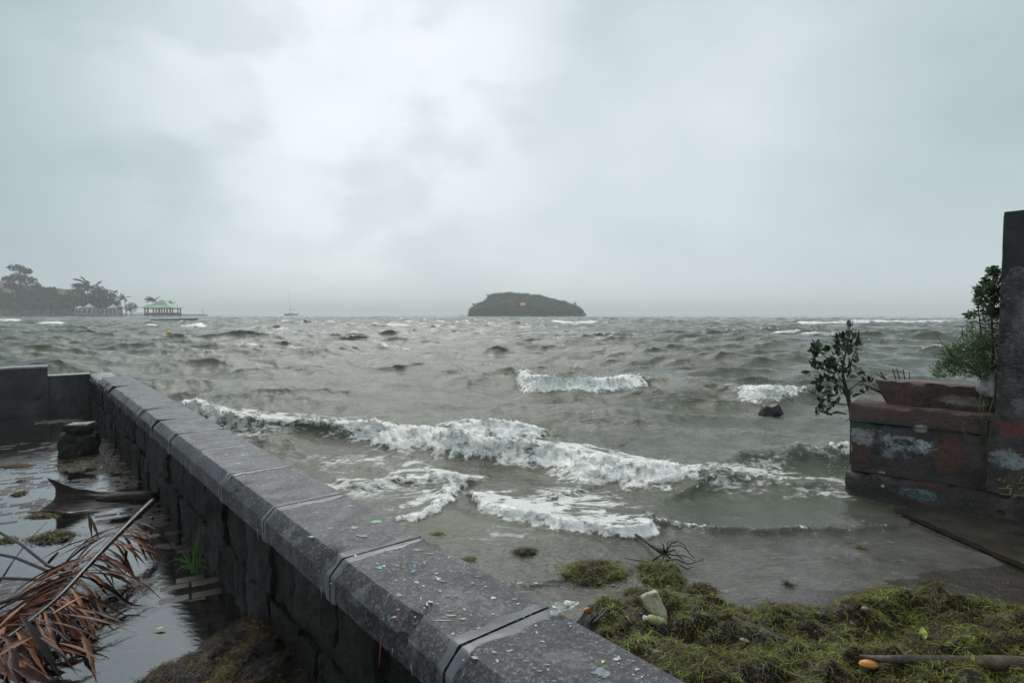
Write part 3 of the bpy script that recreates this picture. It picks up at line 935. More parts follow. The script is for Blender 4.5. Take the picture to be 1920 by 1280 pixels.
# --- sea wall with coping slabs and rough stones
TOPZ = 0.703
sea_wall = thing('sea_wall', wp(1.1, 5.5, 0), 'long dark stone sea wall with paint-splattered chamfered coping beside the wet paving', 'wall')
mb = MB()
lattice(mb, 1, 30, 3, lambda u, v, w_: wp(0.968 + 0.30 * u, -2.6 + 15.05 * v, -1.3 + 1.845 * w_))
mb.build('core', M_CORE, sea_wall, False)
rs_st = random.Random(12)
for (z0, z1) in ((-0.06, 0.27), (0.27, 0.548)):
    t = -1.3 + rs_st.random() * 0.2
    while t < 12.3:
        wd_ = rs_st.uniform(0.20, 0.46)
        h = (z1 - z0)
        dz = rs_st.uniform(-0.03, 0.03)
        m_ = MB()
        lz0, lz1 = z0 + (dz if z0 > 0 else 0), z1 + (dz if z0 < 0.1 else 0)
        prot = rs_st.uniform(0.0, 0.035)
        m_.rock((0, 0, 0), (wd_ + 0.006, 0.14, lz1 - lz0 + 0.004), None, rs_st.randint(0, 999), 8, 0.085, 0.16, 2.8)
        cpos = wp(1.008 - prot, t + wd_ / 2, (lz0 + lz1) / 2)
        rot = Matrix(((WD.x, WN.x, 0), (WD.y, WN.y, 0), (0, 0, 1))) @ Matrix.Rotation(rs_st.gauss(0, 0.05), 3, 'Y')
        vv = []
        for q in m_.v:
            q = Vector(q)
            # vertical tool gouges on the outer face
            if q.y < -0.02:
                q.y += 0.020 * math.sin(q.x * 34 + 5 * mnoise.noise((q.x * 6, q.z * 3, t))) * (0.5 + mnoise.noise((q.x * 5, q.z * 5, t + 9)))
            vv.append(cpos + rot @ q)
        m_.v = [tuple(q) for q in vv]
        m_.build('stone', M_STONE, sea_wall)
        t += wd_ + rs_st.uniform(0.004, 0.018)

SLAB, T0 = 0.785, 1.357
# profile of the coping (p offset, z), closed going round
PROF = [(0.950, TOPZ), (1.04, TOPZ), (1.13, TOPZ), (1.22, TOPZ), (1.300, TOPZ - 0.002), (1.335, TOPZ - 0.04), (1.335, 0.548),
        (1.12, 0.546), (0.905, 0.546), (0.897, 0.556), (0.896, 0.60), (0.896, 0.645), (0.900, 0.652), (0.944, 0.698)]
chips = {6: (0.96, 0.16), 8: (0.05, 0.14), 9: (0.92, 0.22), 5: (0.98, 0.1), 7: (0.02, 0.1), 10: (0.5, 0.12), 11: (0.95, 0.3), 1: (0.15, 0.05), 4: (0.99, 0.06), 0: (0.3, 0.03), 2: (0.7, 0.03)}
for k in range(-3, 12):
    ta, tb = T0 + SLAB * k + 0.006, T0 + SLAB * (k + 1) - 0.006
    if k == 11:
        tb = ta + 0.62
    m_ = MB()
    NT = 26
    npf = len(PROF)
    tilt = random.gauss(0, 0.002)
    for i in range(NT + 1):
        u = i / NT
        t = ta + (tb - ta) * u
        for q, (p, z) in enumerate(PROF):
            pt = wp(p, t, z + tilt * (u - 0.5))
            nz = (0.0005 if q < 5 else 0.0035) * mnoise.noise((p * 14, t * 9, z * 14)) + (0.0003 if q < 5 else 0.002) * mnoise.noise((p * 40, t * 34, z * 40))
            if q in (0, 13, 12):
                nz -= 0.006 * max(0, mnoise.noise((t * 11, k * 3.0, 1)))     # worn arris
            if q in (4, 5):
                nz -= 0.008 * max(0, mnoise.noise((t * 7, k * 3.0, 6)))
            # broken corner
            if k in chips and q in (0, 13, 12, 11, 1):
                cu, r = chips[k]
                dd = abs(t - (ta + (tb - ta) * cu))
                if dd < r:
                    a_ = (1 - dd / r) * (0.7 + 0.6 * mnoise.noise((t * 22, q, k)))
                    pt += WN * 0.05 * a_ * (1 if q != 1 else 0.2)
                    nz -= 0.030 * a_ * (1 if q in (0, 13) else 0.35)
            pt.z += nz if q not in (6, 7, 8) else 0
            if i in (0, NT):
                pt += WN * (0.004 if q > 8 else 0) + Vector((0, 0, -0.002 if q < 5 else 0))
            m_.v.append(tuple(pt))
    for i in range(NT):
        for q in range(npf):
            a_, b_ = i * npf + q, i * npf + (q + 1) % npf
            m_.f.append((a_, a_ + npf, b_ + npf, b_))
    m_.f.append(tuple(range(npf)))
    m_.f.append(tuple(NT * npf + q for q in range(npf - 1, -1, -1)))
    o = m_.build('coping_slab', M_COPING, sea_wall, True)
    o.modifiers.new('edges', 'EDGE_SPLIT').split_angle = R(28)
    # smooth smears of mortar either side of each joint
    if -2 <= k <= 10:
        tj = T0 + SLAB * k
        sm = MB()
        for sgn, w0 in ((-1, 0.050), (1, 0.055)):
            top = [(1.318, TOPZ - 0.022), (1.297, TOPZ + 0.002), (1.22, TOPZ + 0.0032), (1.13, TOPZ + 0.0034), (1.04, TOPZ + 0.0032), (0.950, TOPZ + 0.003), (0.9415, TOPZ - 0.0025), (0.8975, 0.655), (0.8925, 0.645), (0.8915, 0.60), (0.8925, 0.55)]
            NQ = 30
            for i in range(NQ + 1):
                f = i / NQ * (len(top) - 1)
                a_ = int(min(f, len(top) - 2))
                f -= a_
                p = top[a_][0] * (1 - f) + top[a_ + 1][0] * f
                z = top[a_][1] * (1 - f) + top[a_ + 1][1] * f
                wv = w0 * (0.75 + 0.55 * mnoise.noise((p * 9 + z * 9, k * 2.2, sgn)) + 0.25 * mnoise.noise((p * 40, k, sgn)))
                g0 = 0.0055 + 0.004 * mnoise.noise((p * 30, k * 5.0, 2))
                sm.v.append(tuple(wp(p, tj + sgn * g0, z - 0.001)))
                sm.v.append(tuple(wp(p, tj + sgn * (g0 + wv * 0.6), z)))
                sm.v.append(tuple(wp(p + (0.004 if z < 0.69 else 0), tj + sgn * (g0 + wv), z - 0.0034)))
        for h_ in range(2):
            b0 = h_ * (NQ + 1) * 3
            for i in range(NQ):
                for q in range(2):
                    a_ = b0 + i * 3 + q
                    fc = (a_, a_ + 1, a_ + 4, a_ + 3)
                    sm.f.append(fc if h_ else fc[::-1])
        sm.build('mortar_joint', M_MORTAR, sea_wall)
# broken end beyond the last slab, smeared with pale cement
mb = MB()
lattice(mb, 4, 14, 2, lambda u, v, w_: wp(0.955 + 0.31 * u, 11.0 + 0.62 * SLAB * 0 + 1.42 * v, 0.5 + (0.10 + 0.05 * mnoise.noise((u * 3, v * 6, 2))) * w_ + 0.05 * (w_ > 0.6) * mnoise.noise((u * 5 + 4, v * 9, 7))))
mb.build('broken_cement_cap', M_CEMENT_PALE, sea_wall)

# --- return wall at the far left
rw = thing('return_wall', wp(0.2, 12.3, 0), 'low dark plastered wall with a raised step closing the far left end of the wet paving', 'wall')
mb = MB()
lattice(mb, 24, 2, 6, lambda u, v, w_: wp(0.952 - 0.56 * u, 12.32 + 0.25 * v, -0.1 + 0.70 * w_) + Vector((0.006 * mnoise.noise((u * 7, w_ * 5, v)), 0.01 * mnoise.noise((u * 9, w_ * 6, v + 3)), 0)))
mb.build('low_section', M_PLASTER, rw, False)
mb = MB()
lattice(mb, 4, 2, 1, lambda u, v, w_: wp(0.962 - 0.57 * u, 12.30 + 0.27 * v, 0.603 + 0.014 * w_))
mb.build('cement_top', M_CEMENT_PALE, rw, False)
mb = MB()
lattice(mb, 40, 2, 8, lambda u, v, w_: wp(0.388 - 5.2 * u, 12.29 + 0.30 * v, -0.1 + 0.85 * w_) + Vector((0.006 * mnoise.noise((u * 37, w_ * 5, v)), 0.012 * mnoise.noise((u * 29, w_ * 6, v + 3)), 0)))
mb.build('high_section', M_PLASTER, rw, False)
mb = MB()
lattice(mb, 20, 2, 1, lambda u, v, w_: wp(0.40 - 5.22 * u, 12.275 + 0.33 * v, 0.753 + 0.028 * w_))
mb.build('coping', M_CEMENT_PALE, rw, False)

# --- ramp (sea bed and slipway beyond the wall)
M_RAMP, g, b = pmat('wet_concrete_ramp')
tc = g.new('ShaderNodeTexCoord').outputs['Object']
c = g.ramp(g.noise(tc, 2.2, 6, 0.65), [(0.32, (0.020, 0.018, 0.012)), (0.5, (0.036, 0.031, 0.023)), (0.7, (0.062, 0.053, 0.044))])
g.put(b.inputs['Base Color'], g.mix(g.rng(g.noise(tc, 60, 3, 0.6), 0.62, 0.72), c, (0.2, 0.19, 0.17)))
g.put(b.inputs['Roughness'], 0.14)
h = g.m('ADD', g.noise(g.mapping(tc, (0, 0, 0), (0, 0, -0.75), (1.0, 0.28, 1)), 46, 5, 0.7), g.m('MULTIPLY', g.noise(g.mapping(tc, (0, 0, 0), (0, 0, -0.5), (1, 0.4, 1)), 13, 4, 0.6), 1.6))
bp = g.new('ShaderNodeBump', {'Strength': 0.6, 'Distance': 0.010, 'Height': h})
g.put(b.inputs['Normal'], bp.outputs[0])
gx, gy = np.meshgrid(np.linspace(-4, 8, 121), np.linspace(-3, 14, 171), indexing='xy')
gz = bed_z(gx, gy) + 0.008 * fbm(gx * 1.3, gy * 1.3, 3)
pg, tg = gx * WN.x + gy * WN.y, gx * WD.x + gy * WD.y
sh = np.maximum(1.2 - pg, 0)
V = np.stack([gx + WN.x * sh, gy + WN.y * sh, gz], -1).reshape(-1, 3)
idx = np.arange(gx.size).reshape(gx.shape)
Q = np.stack([idx[:-1, :-1], idx[:-1, 1:], idx[1:, 1:], idx[1:, :-1]], -1).reshape(-1, 4)
Q = Q[~((sh.ravel()[Q] > 0).all(1))]
tag(link('ramp', mesh_np('ramp', V, Q, M_RAMP)), kind='structure')
M_EARTH = simple('ground_earth', (0.05, 0.045, 0.035), (0.10, 0.09, 0.07), 0.6, 0.7, 0.3)
mb = MB()
mb.add([(-4000, -4000, -0.7), (4000, -4000, -0.7), (4000, -2.9, -0.7), (-4000, -2.9, -0.7)], [(0, 1, 2, 3)])
tag(mb.build('ground', M_EARTH, smooth=False), kind='structure')

# --- ruined block wall on the right
RC = Vector((3.625, 6.30, 0))
RE, RQ = Vector((0.770, -0.638, 0)), Vector((0.638, 0.770, 0))
R_ROT = Matrix(((RE.x, RQ.x, 0), (RE.y, RQ.y, 0), (0, 0, 1)))


def rpt(s, q, z):
    return RC + RE * s + RQ * q + Vector((0, 0, z))


M_RUIN, g, b = pmat('painted_weathered_concrete')
tc = g.new('ShaderNodeTexCoord').outputs['Object']
# object coords are world metres: turn them into along-face / height
sx = g.vm('DOT_PRODUCT', g.vm('SUBTRACT', tc, tuple(RC)), tuple(RE))
zz = g.sep(tc)[2]
wob1 = g.m('MULTIPLY', g.m('SUBTRACT', g.noise(tc, 9, 6, 0.7), 0.5), 1.7)
wob2 = g.m('MULTIPLY', g.m('SUBTRACT', g.noise(tc, 34, 4, 0.7), 0.5), 1.1)
wob = g.m('ADD', wob1, wob2)
nb = g.noise(tc, 4.0, 7, 0.68)
c = g.ramp(nb, [(0.3, (0.014, 0.011, 0.010)), (0.5, (0.052, 0.039, 0.035)), (0.72, (0.135, 0.108, 0.099))])
wear = g.rng(g.noise(tc, 19, 7, 0.75), 0.38, 0.56, 0.35, 1.0)
PATCH = [  # s, z, half-width, half-height, colour, strength
    (0.45, 0.64, 0.95, 0.13, (0.120, 0.056, 0.046), 0.8), (0.70, 0.86, 0.60, 0.15, (0.128, 0.056, 0.042), 0.85),
    (0.20, 0.20, 0.30, 0.14, (0.085, 0.035, 0.030), 0.8), (0.65, 0.12, 0.4, 0.20, (0.060, 0.045, 0.055), 0.6),
    (0.86, 0.28, 0.13, 0.22, (0.135, 0.040, 0.026), 0.85), (0.22, 0.49, 0.28, 0.075, (0.018, 0.075, 0.070), 0.85),
    (0.16, 0.36, 0.16, 0.10, (0.40, 0.43, 0.44), 0.8), (0.50, 0.33, 0.26, 0.085, (0.36, 0.42, 0.45), 0.85),
    (0.62, 0.345, 0.11, 0.05, (0.60, 0.64, 0.72), 0.9), (0.62, 0.505, 0.06, 0.045, (0.50, 0.49, 0.45), 0.85),
    (0.40, 0.24, 0.15, 0.08, (0.34, 0.38, 0.42), 0.6), (0.49, 0.345, 0.09, 0.035, (0.012, 0.012, 0.012), 1.0),
    (0.25, 0.215, 0.06, 0.05, (0.015, 0.014, 0.013), 1.0), (0.45, 0.19, 0.05, 0.075, (0.018, 0.016, 0.016), 1.0), (0.25, 0.33, 0.04, 0.11, (0.02, 0.02, 0.02), 0.9),
    (0.62, -0.155, 0.17, 0.065, (0.17, 0.30, 0.29), 0.85), (0.58, -0.25, 0.13, 0.035, (0.16, 0.04, 0.035), 0.8), (0.74, -0.035, 0.16, 0.025, (0.14, 0.035, 0.03), 0.8),
    (0.25, -0.16, 0.30, 0.11, (0.022, 0.024, 0.022), 0.8), (0.95, 0.80, 0.22, 0.05, (0.34, 0.33, 0.28), 0.7), (0.85, 0.78, 0.12, 0.02, (0.45, 0.40, 0.28), 0.7),
    (1.32, 0.60, 0.16, 0.075, (0.20, 0.045, 0.04), 0.9), (1.30, 0.31, 0.14, 0.10, (0.38, 0.42, 0.44), 0.8), (1.29, 0.28, 0.07, 0.05, (0.30, 0.42, 0.48), 0.8),
    (0.305, 0.005, 0.035, 0.012, (0.6, 0.58, 0.55), 1.0), (0.325, -0.125, 0.016, 0.016, (0.62, 0.6, 0.58), 1.0),
]
for (s_, z_, rs_, rz_, col_, k_) in PATCH:
    d = g.m('ADD', g.m('POWER', g.m('ABSOLUTE', g.m('DIVIDE', g.m('SUBTRACT', sx, s_), rs_)), 2.4), g.m('POWER', g.m('ABSOLUTE', g.m('DIVIDE', g.m('SUBTRACT', zz, z_), rz_)), 2.4))
    f = g.m('MULTIPLY', g.rng(g.m('ADD', d, g.m('MULTIPLY', wob, 2.3)), 0.62, 0.98, k_, 0.0), wear)
    c = g.mix(f, c, col_)
# green-black algae in the joints and at the foot, bright wear specks
c = g.mix(g.m('MULTIPLY', g.rng(g.noise(tc, 3.6, 7, 0.74), 0.48, 0.62), 0.75), c, (0.013, 0.016, 0.009))
c = g.mix(g.m('MULTIPLY', g.rng(g.noise(tc, 60, 4, 0.75), 0.56, 0.66), 0.45), c, (0.24, 0.225, 0.21))
g.put(b.inputs['Base Color'], c)
g.put(b.inputs['Roughness'], g.rng(nb, 0.3, 0.7, 0.28, 0.6))
bp = g.new('ShaderNodeBump', {'Strength': 1.0, 'Distance': 0.022, 'Height': g.m('ADD', g.noise(tc, 24, 7, 0.72), g.m('MULTIPLY', g.noise(tc, 90, 3, 0.6), 0.35))})
g.put(b.inputs['Normal'], bp.outputs[0])

ruin = thing('ruined_wall', rpt(0.8, 0.3, -0.3), 'low ruined concrete wall in stepped tiers with faded red, teal and white paint', 'wall')


def ragged(s0, s1, q0, q1, z0, z1, seed, ns=40, nq=6, nz=10, amp=0.012, slant=0.0, edge=0.03):
    mb = MB()

    def f(u, v, w_):
        z = z0 + (z1 - z0) * w_
        s = s0 + (s1 - s0) * u + (slant * w_ * (1 - u))
        q = q0 + (q1 - q0) * v
        P = Vector((s * 6, q * 6, z * 6 + seed * 7.7))
        nv = mnoise.noise_vector(P) * amp + mnoise.noise_vector(P * 3.3) * amp * 0.5
        # crumbled arrises
        e = 0
        if w_ > 0.999: e += 1
        if u < 0.001: e += 1
        if v < 0.001: e += 1
        if e >= 2:
            k = edge * max(0, 0.35 + mnoise.noise(P * 1.7 + Vector((9, 3, 1))))
            if w_ > 0.999: z -= k
            if u < 0.001: s += k
            if v < 0.001: q += k * 0.7
        return rpt(s + nv.x, q + nv.y, z + nv.z * (1 if w_ > 0.01 else 0))
    lattice(mb, ns, nq, nz, f)
    return mb


for nm, args, kw in (
        ('plinth', (-0.035, 2.6, -0.055, 0.62, -0.62, -0.02, 1), dict(edge=0.06, amp=0.018)),
        ('block_course', (0.0, 2.6, 0.0, 0.56, -0.019, 0.515, 2), dict(edge=0.035)),
        ('ledge_course', (-0.012, 2.6, -0.022, 0.58, 0.517, 0.708, 3), dict(edge=0.035, nz=5)),
        ('upper_course', (0.30, 2.6, 0.16, 0.52, 0.709, 0.952, 4), dict(edge=0.03, nz=5, slant=-0.115))):
    o = ragged(*args, **kw).build(nm, M_RUIN, ruin)
    o.modifiers.new('edges', 'EDGE_SPLIT').split_angle = R(50)
# rusty rods sticking out of the broken end
M_RUST = simple('rusty_steel', (0.03, 0.018, 0.014), (0.09, 0.045, 0.03), 30, 0.7, 0.4)


def rods(lst):
    for pts, r in lst:
        mb = MB()
        mb.tube(pts, r, 6)
        mb.build('steel_rod', M_RUST, ruin)


rods([([far(1672, 748, 6.28), far(1655, 738, 6.3), far(1632, 728, 6.33)], 0.008), ([far(1674, 746, 6.35), far(1650, 733, 6.4), far(1624, 722, 6.45)], 0.008), ([far(1670, 745, 6.4), far(1652, 731, 6.5), far(1636, 720, 6.55)], 0.006),
      ([far(1662, 712, 6.2), far(1652, 706, 6.2), far(1643, 700, 6.2)], 0.006), ([far(1660, 710, 6.25), far(1654, 703, 6.25), far(1651, 697, 6.25)], 0.006),
      ([far(1680, 712, 6.3), far(1674, 692, 6.3)], 0.005), ([far(1687, 712, 6.3), far(1681, 690, 6.3)], 0.005), ([far(1697, 712, 6.3), far(1693, 692, 6.3)], 0.005), ([far(1706, 714, 6.3), far(1705, 696, 6.3)], 0.004)])

# --- pillar
M_PIL, g, b = pmat('pillar_concrete')
tc = g.new('ShaderNodeTexCoord').outputs['Object']
nb = g.noise(g.mapping(tc, (0, 0, 0), (0, 0, 0), (1, 1, 0.6)), 5.0, 8, 0.7)
c = g.ramp(nb, [(0.34, (0.018, 0.017, 0.016)), (0.5, (0.080, 0.079, 0.076)), (0.64, (0.26, 0.26, 0.26))])
c = g.mix(g.m('MULTIPLY', g.rng(g.noise(g.mapping(tc, (0, 0, 0), (0, 0, 0), (1, 1, 1.8)), 26, 5, 0.75), 0.54, 0.64), 0.5), c, (0.34, 0.35, 0.36))
g.put(b.inputs['Base Color'], c)
b.inputs['Roughness'].default_value = 0.5
bp = g.new('ShaderNodeBump', {'Strength': 1.0, 'Distance': 0.035, 'Height': g.noise(g.mapping(tc, (0, 0, 0), (0, 0, 0), (1, 1, 1.7)), 22, 7, 0.72)})
g.put(b.inputs['Normal'], bp.outputs[0])
M_PILTOP = simple('bare_dark_concrete', (0.012, 0.011, 0.010), (0.030, 0.028, 0.025), 5, 0.65, 0.3, 50)
pil = thing('pillar', rpt(1.5, 0.2, -0.3), 'tall broken concrete gate pillar with peeling render at the right edge', 'pillar')
mb = MB()
P0, P1 = 1.205, 1.86
lattice(mb, 12, 8, 40, lambda u, v, w_: rpt(P0 + (P1 - P0) * u, -0.045 + 0.55 * v, -0.55 + 3.145 * w_) + 0.008 * mnoise.noise_vector((u * 5, v * 5, w_ * 16)) * (1 if 0 < w_ else 0) + Vector((0, 0, (0.015 * (u - .1)) if w_ > .99 else 0)))
o = mb.build('shaft', M_PILTOP, pil)
o.modifiers.new('edges', 'EDGE_SPLIT').split_angle = R(50)


def render_skin(u, v):
    """thin coat of render still clinging to the shaft, torn along its top edge"""
    s = P0 - 0.004 + (P1 - P0 + 0.01) * u
    top = 2.02 + 0.13 * mnoise.noise((u * 5 + 2, 4.0, 0)) + 0.10 * math.exp(-((u - 0.19) / 0.12) ** 2) - 0.05 * math.exp(-(u / 0.1) ** 2) + 0.04 * mnoise.noise((u * 26, 1, 0))
    z = 0.70 + (top - 0.70) * v
    d = 0.016 + 0.010 * mnoise.noise((s * 8, z * 7, 3)) + 0.008 * mnoise.noise((s * 22, z * 22, 3))
    if v > 0.985:
        d = -0.004
    return rpt(s, -0.045 - max(d, 0.003 if v < 0.985 else -0.01), z)


mb = MB()
mb.grid(lambda u, v: render_skin(v, u), 70, 30)
mb.build('render_coat', M_PIL, pil)
mb = MB()
mb.grid(lambda u, v: Vector(rpt(P0 - 0.012 - 0.006 * mnoise.noise((u * 22, v * 5, 1)), -0.05 + 0.5 * v, 0.70 + 1.30 * u + 0.03 * mnoise.noise((v * 9, 2, 5)))), 40, 10)
mb.build('render_coat', M_PIL, pil)
mb = MB()
lattice(mb, 20, 4, 16, lambda u, v, w_: rpt(P0 - 0.05 + 0.75 * u, -0.075 + 0.5 * v, -0.02 + 0.73 * w_) + 0.014 * mnoise.noise_vector((u * 6, v * 3 + 5, w_ * 7)))
o = mb.build('footing', M_RUIN, pil)
o.modifiers.new('edges', 'EDGE_SPLIT').split_angle = R(50)
# yellow scrawl on the footing, a few brush strokes
M_YEL = simple('yellow_paint', (0.26, 0.21, 0.06), (0.42, 0.35, 0.14), 40, 0.6, 0.1)
rs_y = random.Random(2)
mb = MB()
for px, py, ln, an in ((1883, 901, 7, 1.2), (1884, 915, 16, 0.15), (1889, 912, 9, 1.0), (1895, 920, 12, 1.4), (1915, 897, 9, 1.2), (1913, 905, 10, .3), (1915, 915, 7, .7), (1874, 898, 6, 1.3), (1885, 926, 14, .1), (1912, 928, 16, .1), (1902, 931, 10, .3)):
    base = ray(px, py)
    nrm = RQ
    k = (rpt(0, -0.096, 0) - Vector((0, 0, CAM_H))).dot(nrm) / base.dot(nrm)
    c0 = Vector((0, 0, CAM_H)) + base * k
    dv = RE * math.cos(an) * 1.2 + Vector((0, 0, math.sin(an)))
    L = ln * 0.0024
    sd = dv.cross(RQ).normalized() * 0.0045
    mb.grid(lambda u, v: c0 + dv * L * (u - .5) * 2 + sd * (v - .5) * 2 * (1 - 0.7 * abs(u - .4)) + RQ * -0.001 + 0.004 * mnoise.noise_vector((u * 4, v * 4, px)), 5, 1)
mb.build('yellow_scrawl', M_YEL, pil, True)

# low kerb strip and timber at the foot of the ruin
M_WETDARK = simple('dark_wet_concrete', (0.024, 0.021, 0.015), (0.062, 0.054, 0.042), 3.0, 0.25, 0.6, 26, dist=0.012)
mb = MB()
ka, kb = at(1690, 962, -0.26), at(1985, 1092, -0.26)
kd = (kb - ka).normalized()
kn = Vector((-kd.y, kd.x, 0))
if kn.x < 0:
    kn = -kn
lattice(mb, 40, 10, 2, lambda u, v, w_: ka + kd * ((kb - ka).length * 1.5 * u - 0.12) + kn * (0.02 + 1.4 * v) + Vector((0, 0, -0.25 + 0.265 * w_ + (0.015 * mnoise.noise((u * 20, v * 6, 2)) if w_ > .9 else 0))))
o = mb.build('kerb', M_WETDARK)
o.modifiers.new('edges', 'EDGE_SPLIT').split_angle = R(40)
tag(o, kind='structure')
M_OLDWOOD = simple('old_wet_timber', (0.010, 0.008, 0.004), (0.034, 0.026, 0.013), 12, 0.85, 0.7, 40, spec=0.05)
for i, (off, zz_, lab) in enumerate(((-0.03, 0.012, 'long thin dark timber batten lying along the kerb below the ruined wall'),)):
    mb = MB()
    lattice(mb, 24, 2, 2, lambda u, v, w_: ka + kd * (0.05 + (kb - ka).length * (1.25 if i == 0 else 0.8) * u) + kn * (off + 0.020 * (v - .5)) + Vector((0, 0, zz_ - 0.022 + 0.02 * w_)) + 0.006 * mnoise.noise_vector((u * 8, i * 4, 0)))
    o = mb.build('timber_batten', M_OLDWOOD)
    o.modifiers.new('edges', 'EDGE_SPLIT').split_angle = R(40)
    tag(o, lab, 'timber')

# ================================================================== FAR SHORE, ISLAND, BOATS
rs_f = random.Random(21)
M_LEAF_FAR = simple('far_foliage', (0.008, 0.016, 0.006), (0.022, 0.034, 0.012), 0.35, 0.8, 0, spec=0.2, c2=(0.045, 0.055, 0.020))
M_PALM_FAR = simple('palm_fronds', (0.012, 0.020, 0.007), (0.034, 0.044, 0.014), 0.5, 0.6, 0, spec=0.2)
M_BARK_FAR = simple('pale_bark', (0.06, 0.055, 0.045), (0.14, 0.125, 0.10), 3, 0.8, 0)
M_ISLE_LEAF = simple('island_foliage', (0.008, 0.034, 0.005), (0.026, 0.078, 0.010), 0.22, 0.8, 0, spec=0.1, c2=(0.080, 0.150, 0.020))


def leaf_cards(V, F, c, rad, n, size, wind=(0, 0, 0), rs=rs_f, up=0.35):
    """n small bent leaf-clump faces spread through an ellipsoid"""
    c, wind = Vector(c), Vector(wind)
    for _ in range(n):
        while True:
            q = Vector((rs.uniform(-1, 1), rs.uniform(-1, 1), rs.uniform(-1, 1)))
            if 0.15 < q.length < 1:
                break
        p = c + Vector((q.x * rad[0], q.y * rad[1], q.z * rad[2]))
        nrm = (q + Vector((0, 0, up)) + Vector((rs.gauss(0, .6), rs.gauss(0, .6), rs.gauss(0, .6)))).normalized()
        a = (nrm.orthogonal().normalized() + wind + Vector((rs.gauss(0, .5), rs.gauss(0, .5), rs.gauss(0, .5)))).normalized()
        b_ = nrm.cross(a).normalized()
        s = size * rs.uniform(0.55, 1.35)
        L = 1.0 + wind.length * 0.6
        k = len(V)
        V.extend([tuple(p - a * s * L), tuple(p + b_ * s * 0.55 + nrm * s * .12), tuple(p + a * s * L - nrm * s * .15), tuple(p - b_ * s * 0.55)])
        F.append((k, k + 1, k + 2, k + 3))


def np_obj(name, V, F, mat, parent=None, smooth=False):
    me = mesh_np(name, np.array(V), np.array(F), mat, smooth)
    o = link(name, me, None)
    if parent is not None:
        o.parent = parent          # built around the parent's origin
        KIDS.setdefault(parent.name, []).append(o)
    return o


WINDV = Vector((-1, 0.1, 0.05))


def broad_tree(kind, label, group):
    """unit tree: about 1 m tall and 1 m wide before scaling (scaled per copy)"""
    root = thing('broadleaf_tree', (0, 0, 0), label, 'tree', group)
    rs = random.Random(kind)
    mb = MB()
    mb.tube([(0, 0, -0.02), (0.01, 0, 0.2), (-0.01, 0, 0.45), (-0.03, 0, 0.72)], [0.028, 0.022, 0.016, 0.006], 6)
    V, F = [], []
    nb_ = 8 if kind % 2 else 11
    for i in range(nb_):
        a = 2.4 * i + rs.random()
        h = 0.34 + 0.58 * (i / nb_)
        r = (0.40 - 0.22 * (i / nb_)) * rs.uniform(0.7, 1.15)
        c = (math.cos(a) * r - 0.03, math.sin(a) * r, h + rs.uniform(-.04, .04))
        mb.tube([(0, 0, h - 0.22), (c[0] * .5, c[1] * .5, h - 0.10), c], [0.010, 0.006, 0.002], 4, False)
        rr_ = rs.uniform(0.13, 0.21)
        leaf_cards(V, F, c, (rr_ * 1.15, rr_, rr_ * 0.62), 120, 0.030, WINDV * 0.8, rs)
    leaf_cards(V, F, (-0.03, 0, 0.62), (0.26, 0.24, 0.26), 220, 0.034, WINDV * 0.5, rs)
    if kind == 3:
        V, F = [], []
        for (x, z, rx, rz) in ((-0.08, 0.93, .22, .07), (0.26, 0.86, .13, .06), (-0.34, 0.70, .18, .06), (0.02, 0.74, .26, .09), (0.26, 0.68, .22, .09), (-0.22, 0.55, .22, .06), (0.12, 0.52, .34, .12), (-0.05, 0.38, .34, .10), (-.42, .6, .10, .04)):
            mb.tube([(0, 0, z - 0.25), (x * .6, 0, z - 0.06), (x, 0, z)], [0.014, 0.008, 0.003], 4, False)
            leaf_cards(V, F, (x, rs.uniform(-.1, .1), z), (rx, 0.2, rz), 170, 0.026, WINDV * 1.0, rs)
    if kind == 5:      # low rounded umbrella
        V, F = [], []
        leaf_cards(V, F, (0, 0, 0.6), (0.5, 0.45, 0.38), 420, 0.05, WINDV * 0.3, rs)
    mb.build('trunk', M_BARK_FAR, root)
    np_obj('crown', V, F, M_LEAF_FAR, root)
    return root


